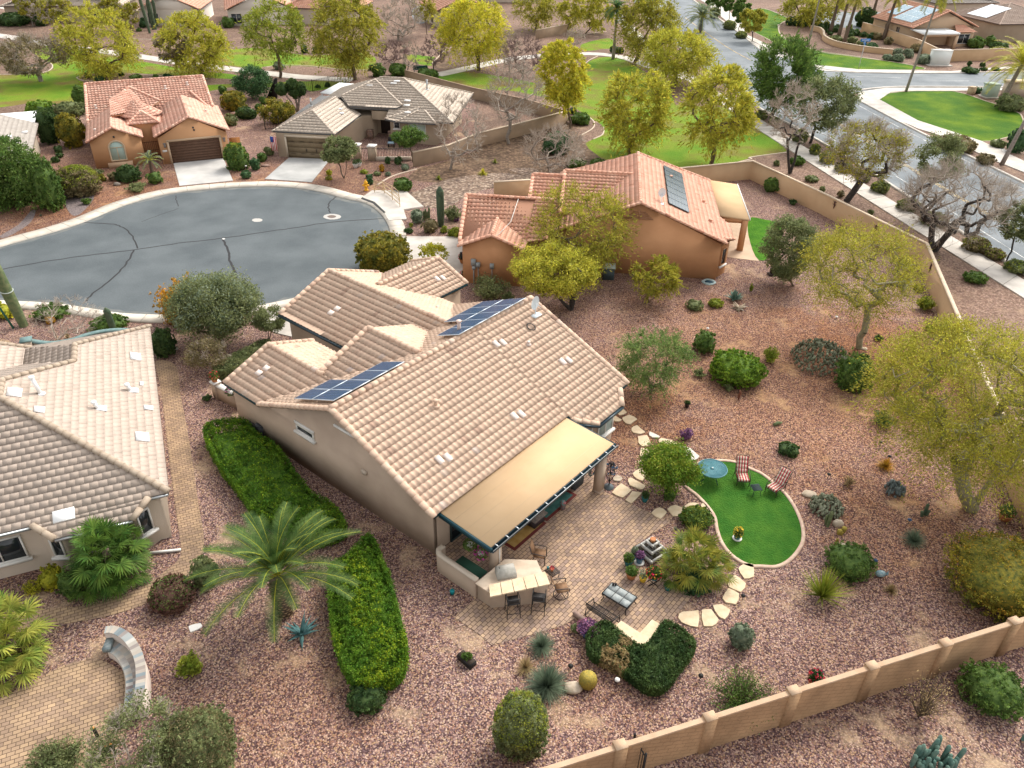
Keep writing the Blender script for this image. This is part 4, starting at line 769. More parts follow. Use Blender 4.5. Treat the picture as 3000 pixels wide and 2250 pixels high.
for p in (H1(2.6,0,3.45),H1(2.65,0,3.2),H1(-4.95,.9,3.0)): vb.tube([p-H1.v*.06,p+H1.v*.02],.1,8)
vb.build('gable_vent',GLASS,h1)
rg_=MB(); rg_.box(H1(6.5,.9,0),(1.1,.08,1.8),H1.a); rg_.build('side_gate',mat('rust_orange_wood',(.45,.19,.05),col2=(.25,.10,.04),scale=8),h1)
for u,v in ((-3.2,10.8),(1.0,12.6),(3.4,13),(-6.4,10.2),(-6.6,3),(4.4,5)): vent_pipe(h1,H1(u,v,(mz(v) if v>9 else 3.1 if u<0 else 3.6)),.25,.1,vt)
# ================================================================ tan house with the courtyard
H2=Fr(-24.33,82.1,-6)
h2=thing('house','tan hip roofed house with courtyard, striped flag and panelled garage door','house',H2(6,8))
e=2.65
def hp(u,v,z): return H2(u,v,z)
F6=lambda v:2.65+.42*(v-6.88)
def fp(u,v,k=0): return hp(u,v,F6(v)+k)
S2=[[hp(-1.66,.42,2.65),hp(5.21,.42,2.65),hp(1.78,3.86,4.09)],[hp(-1.66,.42,2.65),hp(1.78,3.86,4.09),hp(2.4,10.0,4.15),hp(-1.66,16.3,2.65)],[hp(5.21,.42,2.65),hp(1.78,3.86,4.09),hp(2.4,10.0,4.12),hp(5.7,8.5,2.62)],
 [fp(6.7,13.9),fp(9.6,13.9),fp(9.2,8.55),fp(4.4,8.55),fp(3.0,10.2)],[fp(9.6,13.9),fp(16.6,6.88),fp(8.9,6.88),fp(9.0,8.6)],
 [fp(6.3,13.3,.12),fp(10.4,9.0,.26),fp(9.9,8.45,.26),fp(4.4,8.45,.26),fp(3.1,10.2,.2)],[fp(6.3,13.3,.12),fp(10.4,9.0,.26),fp(9.9,8.9,-.02),fp(6.6,13.0,-.02)],
 [hp(9.6,13.9,5.6),hp(16.6,6.88,2.65),hp(16.6,20.9,2.65)],[hp(6.7,13.9,5.6),hp(9.6,13.9,5.6),hp(16.6,20.9,2.65),hp(-.3,20.9,2.65)],[hp(6.7,13.9,5.6),hp(3.0,10.2,4.05),hp(-1.66,14.6,2.1),hp(-.3,20.9,2.65)],
 [hp(10.3,6.3,2.62),hp(14.8,6.3,2.62),hp(13.2,8.3,3.45),hp(12.4,8.3,3.45)],[hp(8.9,6.88,2.75),hp(10.3,6.3,2.62),hp(12.4,8.3,3.5),hp(12.4,9.0,3.6)]]
c2=[(hp(-1.66,.42,2.65),hp(1.78,3.86,4.13)),(hp(5.21,.42,2.65),hp(1.78,3.86,4.13)),(hp(1.78,3.86,4.13),hp(2.5,9.8,4.17)),(fp(6.3,13.3,.15),fp(10.4,9.0,.3)),(fp(6.3,13.3,.15),fp(3.1,10.2,.2)),(hp(6.7,13.9,5.65),hp(9.6,13.9,5.65)),(hp(9.6,13.9,5.65),hp(16.6,6.88,2.7)),(hp(12.4,9.0,3.65),hp(8.9,6.88,2.8)),(hp(13.2,8.3,3.5),hp(14.8,6.3,2.66)),(hp(12.4,8.3,3.5),hp(10.3,6.3,2.66)),(hp(9.6,13.9,5.65),hp(16.6,20.9,2.7))]
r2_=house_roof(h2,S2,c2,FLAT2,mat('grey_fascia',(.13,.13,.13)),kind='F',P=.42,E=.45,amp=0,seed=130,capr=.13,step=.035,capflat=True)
walls(h2,[([H2(-1.2,.85),H2(4.8,.85),H2(5.9,8.6),H2(6.9,8.9),H2(6.9,11),H2(9.2,10.8),H2(9.2,7.9),H2(14.6,7.2),H2(15.8,17),H2(5,19.5),H2(-.9,16)],2.5),([H2(3.8,11),H2(9.3,10.7),H2(9.3,13),H2(3.8,13)],3.1),([H2(-1.2,.3),H2(4.7,.3),H2(4.7,.9),H2(-1.2,.9)],2.5)],[],TAN2)
garage_door(h2,H2,-.05,4.2,.22,2.15,mat('taupe_door',(.17,.125,.075),col2=(.20,.15,.09),scale=3),mat('cream_frame2',(.5,.42,.32)),4)
hb=MB()
for u in (.5,1.6,2.6,3.7):
    for z in (.5,1.75): hb.beam(H2(u-.22,.17,z),H2(u+.22,.17,z),.05,.03)
for u in (2.0,3.1): hb.beam(H2(u,.16,.7),H2(u,.16,1.05),.05,.06,up=H2.v)
hb.build('door_handle',BLK,h2)
window(h2,H2(12.4,7.38,.75),H2.u,2.0,1.5,frame=WHT,pane=mat('pale_shutter',(.45,.56,.50)),nrm=-H2.v,sill=True); window(h2,H2(10.0,7.75,1.5),H2.u,.7,.7,frame=WHT,nrm=-H2.v,sill=True,bar=False)
en=MB(); en.prism([H2(6.9,8.7),H2(9.1,8.5),H2(9.1,8.9),H2(6.9,9.1)],2.15,3.1); en.build('entry_arch',TAN2,h2)
dd=MB(); gable_fill(dd,[H2(7.3,10.75,.05),H2(9.0,10.65,.05),H2(9.0,10.65,2.2),H2(7.3,10.75,2.2)],H2.v*.05); dd.build('front_door',mat('door_dark',(.04,.025,.02)),h2)
for u in (6.6,9.1):
    st=MB(); st.box(H2(u,8.5,0),(.6,.6,.9),H2.a); st.box(H2(u,8.5,.9),(.7,.7,.08),H2.a); st.build('stone_pier',mat('ledge_stone',(.34,.22,.16),col2=(.18,.12,.10),scale=5,bump=1,bscale=9),h2)
wc=MB(); wc.poly3([H2(-2.3,18.3,2.5),H2(-.1,17.5,2.5),H2(1.6,23.5,2.5),H2(-1.6,24,2.5)],.12); wc.box(H2(-2.1,18.4,0),(.15,.15,2.4),H2.a); wc.box(H2(-1.5,23.7,0),(.15,.15,2.4),H2.a); wc.build('patio_cover',mat('white_metal',(.72,.74,.74)),h2)
pb=MB()
for u,v,z in ((5.9,12.3,4.7),(8.6,12.8,4.9),(8.9,13.2,5.1),(10.8,10.0,3.9),(10.9,9.2,3.5),(11.3,7.9,3.2),(3.6,7.2,3.4),(4.1,6.2,3.2)): pb=MB(); pb.box(H2(u,v,(F6(v) if u>3.5 and v>8.9 else z)+.06),(.7,.35,.1),H2.a); pb.build('roof_vent',RV,r2_)
vent_pipe(h2,H2(12.3,13.8,4.5),1.0,.1,METAL); vent_pipe(h2,H2(-.2,9,3.2),.8,.08,METAL)
# courtyard fence and yard walls of the tan house
def fence_iron(name,label,P,h=1.1,sp=.28,cat='fence',m=BLK,post=2.2,r=.03):
    P=[np.array([p[0],p[1],0]) for p in P]; t=thing(name,label,cat,P[0]); mb=MB()
    for a,b in zip(P[:-1],P[1:]):
        L_=np.linalg.norm(b-a); n=max(1,int(L_/sp)); up=np.array([0,0,1.])
        for z in (.15,h-.08): mb.beam(a+up*z,b+up*z,r*1.1,r*1.1)
        for i in range(n+1): q=a+(b-a)*i/n; mb.beam(q+up*.05,q+up*h,r*.8,r*.8)
        k=max(1,int(round(L_/post)))
        for i in range(k+1): q=a+(b-a)*i/k; pm=MB(); pm.beam(q,q+up*(h+.12),r*2.4,r*2.4); pm.build('post',m,t)
    mb.build('railing_panel',m,t); return t
def yard_wall(label,P,h,m,cap=None,th=.2,name='yard_wall',capz=.06,posts=None,closed_end=True):
    P=[np.array(p[:2],float) for p in P]; t=thing(name,label,'wall',(P[0][0],P[0][1],0))
    mb=MB(); strip(mb,offs(P,th/2),offs(P,-th/2),0,h); mb.build('wall_panel',m,t)
    cb=MB(); strip(cb,offs(P,th/2+.03),offs(P,-th/2-.03),h,h+capz); cb.build('coping',cap or m,t)
    return t
BLOCKM=paver('tan_block',0,c1=(.47,.31,.19),c2=(.43,.285,.175),mort=(.36,.235,.145),w=.40,h=.20)
for x in list(BLOCKM.node_tree.nodes):
    if x.type=='MAPPING': x.inputs['Rotation'].default_value=(R(90),0,-R(19))
TANW=mat('yard_wall_tan',(.47,.30,.165),col2=(.53,.35,.20),scale=.5,bump=.4,detail=8); BRW=mat('brown_block_wall',(.27,.19,.125),col2=(.33,.23,.15),scale=.7,bump=.5,detail=8); CAPT=mat('coping_tan',(.62,.50,.37),col2=(.55,.43,.31),scale=2)
yard_wall('tan yard wall with pale coping running behind the orange house and down the street verge',[(8.5,73.0),(15.6,75.4),(24.0,78.35),(28.3,68.9),(32.75,57.9),(30.6,49.8),(28.4,41.5),(25.6,30.5),(24.0,23.5)],1.86,TANW,CAPT)
yard_wall('low tan courtyard wall left of the terracotta entry roof',[tuple(G(20,130,1600)[:2]),tuple(G(20,440,1580)[:2])],1.5,TANW,CAPT)
yard_wall('brown block wall enclosing the side yard of the tan hip roofed house',GL((10,1415,1350),(10,1700,1290),(20,0,1190),(20,350,1100),(20,720,1000)),1.5,BRW,CAPT)
yard_wall('brown wall between the lawn path and the tan hip roofed house',GL((10,1350,650),(10,1600,720),(10,1900,800),(20,100,830),(20,400,900),(20,720,1000)),1.4,BRW,BRW)
yard_wall('short brown wall under the yellow trees at the top of the park',GL((20,470,320),(20,720,270)),1.6,BRW,CAPT)
cyf=thing('courtyard_fence','low iron courtyard fence between white capped piers in front of the tan house','fence',G(10,960,1290))
for (x,y) in ((962,1285),(1085,1295)):
    b=MB(); b.box(G(10,x,y),(.75,.75,1.45),H2.a); q=b.build('pier',TAN2,cyf); b=MB(); b.box(G(10,x,y)+np.array([0,0,1.45]),(.9,.9,.12),H2.a); b.build('pier_cap',WHT,q)
b=MB(); A_=G(10,1110,1300);B_=G(10,1400,1300); b.beam(A_+np.array([0,0,.2]),B_+np.array([0,0,.2]),.25,.4); b.build('low_wall',STUC2,cyf)
b=MB()
for i in range(24): q=A_+(B_-A_)*i/23; b.beam(q+np.array([0,0,.4]),q+np.array([0,0,1.25]),.035,.035)
b.beam(A_+np.array([0,0,1.25]),B_+np.array([0,0,1.25]),.05,.05); C_=G(10,985,1290);D_=G(10,1060,1295)
for i in range(7): q=C_+(D_-C_)*i/6; b.beam(q+np.array([0,0,.05]),q+np.array([0,0,1.2]),.035,.035)
b.beam(C_+np.array([0,0,1.2]),D_+np.array([0,0,1.2]),.05,.05); b.build('railing_panel',BLK,cyf)
fence_iron('iron_fence','black iron view fence behind the white patio cover of the tan house',GL((10,500,760),(10,600,742),(10,730,712),(10,865,680)),1.5)
fence_iron('iron_fence','short black iron fence at the left side of the taupe garage',GL((10,215,1050),(10,330,1045)),1.4)
# flag on the garage corner
fg=thing('flag','striped red and white flag with blue canton hanging left of the taupe garage','flag',H2(-1.45,.2,0))
b=MB(); b.tube([H2(-1.2,.25,1.9),H2(-1.65,-.1,2.3)],.025,6); b.build('flag_pole',WHT,fg)
b=MB()
for i in range(7): u0=-1.78+i*.085; gable_fill(b,[H2(u0,.0,.7),H2(u0+.085,.0,.7),H2(u0+.085,.0,2.2),H2(u0,.0,2.2)],H2.v*.012,mi=i%2)
gable_fill(b,[H2(-1.78,-.01,1.6),H2(-1.44,-.01,1.6),H2(-1.44,-.01,2.2),H2(-1.78,-.01,2.2)],H2.v*.006,mi=2)
b.build('flag_cloth',[mat('flag_red',(.5,.04,.06)),WHT,mat('flag_blue',(.04,.08,.3))],fg)
# ================================================================ far left grey roofed house (cut by the frame)
p0=G(0,235,1340,2.7); p1=G(0,310,1000,2.7)
ang=math.degrees(math.atan2(p1[1]-p0[1],p1[0]-p0[0]))-90; H0=Fr(p0[0],p0[1],ang); L0=np.linalg.norm(p1-p0)
h0_=thing('house','grey flat tiled house at the left edge with white patio awning','house',H0(-6,5))
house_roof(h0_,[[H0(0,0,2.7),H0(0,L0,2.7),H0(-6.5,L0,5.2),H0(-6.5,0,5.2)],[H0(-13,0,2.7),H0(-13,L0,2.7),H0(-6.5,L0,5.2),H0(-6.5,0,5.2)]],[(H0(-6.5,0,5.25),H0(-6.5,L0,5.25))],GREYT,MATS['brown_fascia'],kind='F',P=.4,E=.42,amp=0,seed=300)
walls(h0_,[([H0(-.5,.5),H0(-.5,L0-.5),H0(-12.5,L0-.5),H0(-12.5,.5)],2.5)],[([H0(-.5,.5,2.4),H0(-12.5,.5,2.4),H0(-6.5,.5,5.0)],H0.v*.2)],STUC2)
b=MB()
for t,x,y in ((0,200,1075),(0,70,1110),(0,155,1230),(0,120,1160)):
    d=ray(T(t,x,y)); o=np.array([0,0,CH])-H0.o; s=(2.7-.385*(o@H0.u)-CH)/(d[2]+.385*(d@H0.u)); q=np.array([0,0,CH])+d*s; b=MB(); b.box(q,(.5,.5,.12),H0.a); b.build('roof_vent',RV,h0_)
b=MB(); q=H0(0,L0,0); b.poly3([H0(-.3,L0-.2,2.95),H0(-.3,L0+5.5,2.75),H0(-9,L0+5.5,2.75),H0(-9,L0-.2,2.95)],.15); b.box(H0(-.5,L0+5.2,0),(.2,.2,2.6),H0.a); b.build('patio_cover',MATS['white_metal'],h0_)
b=MB(); b.prism([H0(-.1,-1.8),H0(.1,-1.8),H0(.1,.4),H0(-.1,.4)],0,1.9); b.build('wing_wall',STUC2,h0_)
# ================================================================ houses beyond the park
def far_house(F_,w_,l_,eave,sl,tiles,wallm,label,hip=False,kind='S',windows=(),seed=0,root=None):
    t=thing('house',label,'house',F_(w_/2,l_/2)); rz=eave+sl*w_/2; c=w_/2
    if hip: S=[[F_(0,0,eave),F_(0,l_,eave),F_(c,l_-c,rz),F_(c,c,rz)],[F_(w_,0,eave),F_(w_,l_,eave),F_(c,l_-c,rz),F_(c,c,rz)],[F_(0,0,eave),F_(w_,0,eave),F_(c,c,rz)],[F_(0,l_,eave),F_(w_,l_,eave),F_(c,l_-c,rz)]]; cp_=[(F_(0,0,eave),F_(c,c,rz)),(F_(w_,0,eave),F_(c,c,rz)),(F_(c,c,rz),F_(c,l_-c,rz))]
    else: S=[[F_(0,0,eave),F_(0,l_,eave),F_(c,l_,rz),F_(c,0,rz)],[F_(w_,0,eave),F_(w_,l_,eave),F_(c,l_,rz),F_(c,0,rz)]]; cp_=[(F_(c,0,rz+.05),F_(c,l_,rz+.05)),(F_(0,0,eave),F_(c,0,rz)),(F_(w_,0,eave),F_(c,0,rz))]
    house_roof(t,S,cp_,tiles,MATS['brown_fascia'],kind=kind,P=.45,E=.5,amp=.06,k=4,seed=seed,capr=.16)
    walls(t,[([F_(.5,.4),F_(w_-.5,.4),F_(w_-.5,l_-.4),F_(.5,l_-.4)],eave-.1)],[] if hip else [([F_(.5,.39,eave-.15),F_(w_-.5,.39,eave-.15),F_(c,.39,rz-.3)],F_.v*.2)],wallm)
    for (side,a,z,ww,hh) in windows:
        if side=='f': window(t,F_(a,.38,z),F_.u,ww,hh,nrm=-F_.v,frame=wallm)
        elif side=='l': window(t,F_(.48,a,z),F_.v,ww,hh,nrm=-F_.u,frame=wallm)
        else: window(t,F_(w_-.48,a,z),F_.v,ww,hh,nrm=F_.u,frame=wallm)
    return t
T1=Fr(72.4,156.2,12.5)
t1=far_house(T1,14.0,13.0,3.1,.40,REDT,mat('peach_stucco',(.50,.36,.24)),'peach house with orange tile roof, blue solar panels and white patio cover behind palms',windows=(('l',4.5,.6,1.1,2),('l',8,.6,1.2,2),('f',9.8,.4,1.8,2)),seed=400)
solar(t1,T1,1.2,2.2,3,3,1.75,1.9,lambda x,y:3.1+.4*x,dark=(.10,.22,.30)); solar(t1,T1,2.2,8.6,2,2,1.75,1.5,lambda x,y:3.1+.4*x,dark=(.10,.22,.30))
b=MB(); b.poly3([T1(.2,-3.6,2.7),T1(7.6,-3.6,2.7),T1(7.6,.6,2.95),T1(.2,.6,2.95)],.25); t1c=b.build('patio_cover',MATS['white_metal'],t1)
b=MB(); b.beam(T1(.5,-3.3,2.35),T1(7.3,-3.3,2.35),.35,.4); 
b.build('patio_beam',MATS['peach_stucco'],t1)
for u in (.6,7.2): b=MB(); b.box(T1(u,-3.3),(.5,.5,2.15),T1.a); b.build('column',MATS['peach_stucco'],t1)
b=MB(); b.prism([T1(8.3,-1.6),T1(12.2,-1.6),T1(12.2,.5),T1(8.3,.5)],0,2.4); b.build('bay_wall',MATS['peach_stucco'],t1)
b=MB(); roof_tiles(b,[T1(8,-2,2.5),T1(12.5,-2,2.5),T1(11.2,.4,3.4),T1(9.2,.4,3.4)],'S',.45,.5,.06,.035,1,4); b.build('bay_roof',REDT,t1); window(t1,T1(10.2,-1.62,.5),T1.u,2.4,1.7,nrm=-T1.v)
T2=Fr(91.5,162,12.5)
t2=far_house(T2,16.0,16.0,3.2,.32,mat('brown_far_tile',(.4,.3,.25),tv=[(.36,.27,.22),(.43,.33,.27),(.48,.38,.31)]),TAN2,'brown roofed house with white solar panels behind the peach house',hip=True,kind='F',seed=420)
solar(t2,T2,.9,5.0,3,4,1.7,1.4,lambda x,y:3.2+.32*x,dark=(.55,.60,.66),fm=WHT)
T3=Fr(92,190,12.5); far_house(T3,16,12,3.2,.3,GREYT,STUC2,'cream house with grey roof at the top right corner',hip=True,kind='F',seed=430)
def at_house(t,x,y,deg,w_,l_,**k): 
    p=G(t,x,y); return far_house(Fr(p[0],p[1],deg),w_,l_,**k)
at_house(0,1840,215,18,13,14,eave=2.9,sl=.42,tiles=REDT,wallm=mat('white_stucco',(.66,.60,.53)),label='white gabled house with red tile roof beyond the lawn path',windows=(('f',2,.3,2,1.9),),seed=440)
at_house(0,1120,210,8,12,14,eave=2.9,sl=.42,tiles=REDT,wallm=MATS['white_stucco'],label='red tiled house behind the tall saguaro group',windows=(('f',3,.3,2,1.9),('f',8,.3,2,1.9)),seed=450)
at_house(10,350,190,-8,15,13,eave=2.9,sl=.40,tiles=REDT,wallm=STUC2,label='red tiled house mostly hidden behind the two tall willow leaved trees',windows=(('f',8,.3,2,1.9),),seed=460,hip=True)
at_house(10,1590,225,20,12,13,eave=2.9,sl=.42,tiles=REDT,wallm=STUC2,label='red roofed house behind the round yellow tree with a curved drive',windows=(('l',4,.3,1.5,1.9),),seed=470)
at_house(0,40,190,10,22,14,eave=3.0,sl=.35,tiles=FLAT2,wallm=TAN2,label='tan house with shaded porch at the top left corner',hip=True,kind='F',windows=(('f',8,.2,2.5,2.1),('f',16,.2,2.5,2.1)),seed=480)
at_house(20,30,20,5,14,10,eave=3.0,sl=.35,tiles=FLAT2,wallm=STUC2,label='cream house peeking over the trees at the top centre',hip=True,kind='F',seed=490)
at_house(30,560,-90,10,14,10,eave=3.0,sl=.35,tiles=REDT,wallm=TAN2,label='tan house behind the row of palms at the top edge',hip=True,seed=500)
yard_wall('tan retaining wall with curved end beside the palms and sage bushes',[tuple(p) for p in smoothc(GL((30,480,245),(30,550,262),(30,580,290),(30,590,330),(30,680,375),(30,850,410),(30,1000,430),(30,1140,445)),4)],.9,TANW,CAPT,th=.35,name='retaining_wall')
yard_wall('tan wall around the back yard of the peach house',GL((30,890,260),(30,1030,300),(30,1340,410),(30,1480,480),(30,1560,500),(30,2110,480),(30,2400,470)),1.8,TANW,CAPT)
sg=G(30,2080,770); b=MB(); 
t=thing('entry_monument','cream block entrance monument at the right edge by the crossing road','monument',sg); b=MB(); b.box(G(30,2160,775),(4.4,1.6,1.9),R(8)); b.build('body',STUC2,t); b=MB(); b.box(G(30,2160,775)+np.array([0,0,1.9]),(4.8,1.9,.2),R(8)); b.build('cap',CAPT,t)
# ---------------------------------------------------------------- vegetation generators
def rdir(rg,n):
    v=rg.normal(size=(n,3)); return v/np.linalg.norm(v,axis=1,keepdims=True)
def leaves(mb,P,size,rg,asp=2.2,nrm=None,nb=.5,mi=0,dirs=None):
    n=len(P); a=rdir(rg,n) if dirs is None else dirs+rdir(rg,n)*.35
    if nrm is not None:            # lay blades roughly along the surface
        a=a-nrm*(np.sum(a*nrm,1,keepdims=True))*nb
    a/=np.linalg.norm(a,axis=1,keepdims=True)+1e-9
    c=rdir(rg,n); b=np.cross(a,c); b/=np.linalg.norm(b,axis=1,keepdims=True)+1e-9
    s=size*rg.uniform(.6,1.35,(n,1)); A=a*s*asp*.5; B=b*s*.5
    mb.quads(np.stack([P-A,P+B,P+A,P-B],1),mi)
def depth(P): return (np.asarray(P)-np.array([0,0,CH]))@fw
def place(t,x0,y0,x1,y1,sit=True,kz=1.):
    """ellipsoid resting on the ground whose outline fills the box seen in the photograph"""
    cx,cy=(x0+x1)/2,(y0+y1)/2; zc=.4
    for _ in range(4):
        P=G(t,cx,cy,zc); D=depth(P); m=TK*D/CF; rh=(x1-x0)/2*m; S=(y1-y0)/2*m
        e=math.atan2(CH-zc,math.hypot(P[0],P[1])); az=math.sqrt(max(S*S-(rh*math.sin(e))**2,(.38*rh)**2))/math.cos(e); az=min(az,2.2*rh); zc=az*.86*kz
    return P,rh,az
def surf_noise(rg,k=7):
    D=rdir(rg,k); A=rg.uniform(.3,1,k); F_=rg.uniform(2,6,k); Ph=rg.uniform(0,6.28,k)
    def f(U): return sum(A[i]*np.sin(F_[i]*(U@D[i])+Ph[i]) for i in range(k))/k
    return f
def clipped(mb,c,r,n,leaf,rg,ex=2.0,rough=.05,cut=None,asp=1.7,mi=0,core=1,lump=.06):
    nc=max(24,n//16); Uc=rdir(rg,nc); oc=rg.normal(0,1,nc)*rough*.9; ci=rg.integers(0,nc,n); U=Uc[ci]+rdir(rg,n)*rg.random((n,1))**.6*(1.9/math.sqrt(nc)); U/=np.linalg.norm(U,axis=1,keepdims=True); p=(np.abs(U)**ex).sum(1,keepdims=True)**(-1/ex); U2=U*p; f=surf_noise(rg); k=1+lump*f(U)[:,None]*2+oc[ci][:,None]-np.abs(rg.normal(0,rough*.7,(n,1)))
    r=np.array(r); P=c+U2*r*k; ok=P[:,2]>.02; nn=U/r; nn/=np.linalg.norm(nn,axis=1,keepdims=True)
    if cut is not None: ok&=cut(P)
    leaves(mb,P[ok],leaf,rg,asp,nn[ok],.35,mi)
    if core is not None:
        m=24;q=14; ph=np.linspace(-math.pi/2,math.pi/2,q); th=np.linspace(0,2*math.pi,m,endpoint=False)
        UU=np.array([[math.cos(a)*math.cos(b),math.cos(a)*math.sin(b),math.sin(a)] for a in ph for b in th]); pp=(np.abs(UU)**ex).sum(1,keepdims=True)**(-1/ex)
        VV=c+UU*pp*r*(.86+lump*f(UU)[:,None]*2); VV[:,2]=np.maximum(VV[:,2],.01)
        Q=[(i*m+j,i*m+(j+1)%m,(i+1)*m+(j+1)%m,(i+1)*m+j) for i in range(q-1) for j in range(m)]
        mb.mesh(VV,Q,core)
# palettes: (leaf colour a, leaf colour b)
PAL={'dk':((.03,.065,.02),(.075,.125,.035)),'gr':((.055,.11,.022),(.12,.19,.04)),'bg':((.07,.15,.015),(.17,.26,.025)),'ol':((.11,.14,.055),(.21,.235,.10)),
 'sg':((.12,.16,.10),(.23,.27,.18)),'ye':((.24,.25,.02),(.44,.42,.03)),'yg':((.14,.19,.02),(.30,.32,.045)),'yo':((.09,.11,.02),(.30,.25,.03)),'rd':((.09,.045,.035),(.18,.10,.07)),
 'tn':((.24,.18,.085),(.38,.29,.14)),'bl':((.075,.115,.075),(.17,.215,.14)),'br':((.13,.11,.05),(.24,.20,.10)),'or':((.26,.17,.02),(.52,.28,.03)),'pu':((.12,.05,.12),(.26,.13,.24)),
 'pv':((.255,.27,.03),(.49,.46,.06)),'pw':((.33,.335,.03),(.57,.52,.055)),'pg':((.19,.20,.025),(.37,.34,.045)),'te':((.03,.08,.03),(.075,.145,.055)),'hd':((.05,.13,.012),(.13,.24,.02)),'hy':((.10,.20,.01),(.30,.36,.02)),
 'ag':((.09,.15,.04),(.19,.27,.08)),'gp':((.035,.08,.02),(.10,.16,.04)),'fp':((.045,.11,.02),(.11,.19,.03)),'fy':((.12,.19,.03),(.36,.36,.07)),'fg':((.08,.14,.025),(.26,.24,.035)),'aq':((.07,.19,.20),(.14,.30,.30))}
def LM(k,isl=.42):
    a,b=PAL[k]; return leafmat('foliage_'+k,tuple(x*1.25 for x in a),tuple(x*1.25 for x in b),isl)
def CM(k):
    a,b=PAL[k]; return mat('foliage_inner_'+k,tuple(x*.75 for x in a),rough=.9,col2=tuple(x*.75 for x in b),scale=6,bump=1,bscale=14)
BARK=mat('bark_brown',(.10,.07,.05),col2=(.17,.125,.09),scale=9,bump=.8,bscale=25); BARKD=mat('bark_dark',(.028,.024,.022),col2=(.06,.05,.045),scale=9,bump=.8,bscale=25)
BARKG=mat('bark_grey',(.20,.17,.145),col2=(.30,.26,.22),scale=7,bump=.6,bscale=25); BARKV=mat('bark_green',(.20,.19,.11),col2=(.30,.26,.17),scale=5,bump=.5,bscale=25); TWIG=mat('twig_pale',(.48,.41,.34),col2=(.34,.285,.235),scale=3)
_sid=[100]
def nrg(): _sid[0]+=1; return np.random.default_rng(_sid[0])
def shrub(t,x0,y0,x1,y1,k,label,cat='shrub',ex=2.2,n=None,group=None,name='shrub',lump=.11,rough=.085,spk=None,flow=None,leaf=None,core=True):
    P,rh,az=place(t,x0,y0,x1,y1); rg=nrg(); D=depth(P); lf=leaf or max(.055,D*.0017); area=4*math.pi*rh*(az+rh)/2; n=n or int(min(9000,max(200,area/(lf*lf)*2.6)))
    mb=MB(); c=np.array([P[0],P[1],az*.86]); mats=[LM(k),CM(k)]
    clipped(mb,c,(rh,rh,az),n,lf,rg,ex,rough,lump=lump,core=1 if core else None)
    if flow:      # flowers or new growth near the surface
        mats.append(LM(flow[0])); U=rdir(rg,int(n*flow[1])); U[:,2]=np.abs(U[:,2])*(1 if len(flow)<3 else flow[2]); U/=np.linalg.norm(U,axis=1,keepdims=True); leaves(mb,c+U*np.array([rh,rh,az])*rg.uniform(.96,1.07,(len(U),1)),lf*.8,rg,1.2,mi=2)
    o=mb.build(name,mats,loc=(P[0],P[1],0)); tag(o,label,cat,group); return o
def sparse(t,x0,y0,x1,y1,k,label,cat='shrub',nst=26,nl=40,group=None,name='shrub',tw=None,leaf=None,asp=2.2):
    """open shrub: visible stems with tufts of leaves"""
    P,rh,az=place(t,x0,y0,x1,y1); rg=nrg(); D=depth(P); lf=leaf or max(.04,D*.0012); mb=MB(); b=np.array([P[0],P[1],0.])
    sm=MB()
    for i in range(nst):
        a=rg.uniform(0,6.28); rr=rh*math.sqrt(rg.uniform(0,1)); tip=b+np.array([rr*math.cos(a),rr*math.sin(a),az*1.8*(1-.45*(rr/rh)**2)*rg.uniform(.7,1.05)]); md=(b+tip)/2+np.array([0,0,.08*az])
        sm.tube([b+(tip-b)*.02,md,tip],[.022*max(1,rh),.014*max(1,rh),.006],4,0,cap=False)
        s=rg.uniform(.25,1,(nl,1)); Pp=b+(tip-b)*s+rg.normal(0,1,(nl,3))*np.array([rh,rh,az])*.11; Pp=Pp[Pp[:,2]>.03]; leaves(mb,Pp,lf,rg,asp)
    t_=thing(name,label,cat,(P[0],P[1],0),group); sm.build('stem',tw or BARK,t_); mb.build('foliage',LM(k),t_); return t_
def blades(mb,c,n,L_,w,rg,elev=(10,85),curve=.25,mi=0,seg=3,thick=False,flat=0):
    for i in range(n):
        a=rg.uniform(0,6.28); el=R(rg.uniform(*elev)); l=L_*rg.uniform(.75,1.05); d=np.array([math.cos(a)*math.cos(el),math.sin(a)*math.cos(el),math.sin(el)]); s=np.array([-math.sin(a),math.cos(a),0]); v=[];
        for j in range(seg+1):
            t=j/seg; p=c+d*l*t-np.array([0,0,curve*l*t*t*math.cos(el)]); ww=w*(1-t**1.6)*(.75+.5*math.sin(math.pi*min(1,t*1.4))) if j<seg else .002
            if thick: up=np.cross(s,d)*-1; v+=[p-s*ww,p-up*ww*.35*1,p+s*ww]
            else: v+=[p-s*ww,p+s*ww]
        f=[]
        if thick:
            for j in range(seg):
                for q in range(2): f.append((j*3+q,j*3+q+1,j*3+q+4,j*3+q+3))
                f.append((j*3+2,j*3,j*3+3,j*3+5))
        else:
            for j in range(seg): f.append((2*j,2*j+1,2*j+3,2*j+2))
        mb.add(v,f,mi)
def spiky(t,x0,y0,x1,y1,k,label,n=160,w=.02,elev=(5,88),curve=.25,name='desert_spoon',cat='plant',hz=None,thick=False,mats=None,seg=3):
    P,rh,az=place(t,x0,y0,x1,y1,kz=.5); rg=nrg(); mb=MB(); L_=max(rh,az)*1.1; blades(mb,np.array([P[0],P[1],.05]),n,L_,w,rg,elev,curve,thick=thick,seg=seg)
    o=mb.build(name,mats or LM(k),loc=(P[0],P[1],0)); tag(o,label,cat); return o
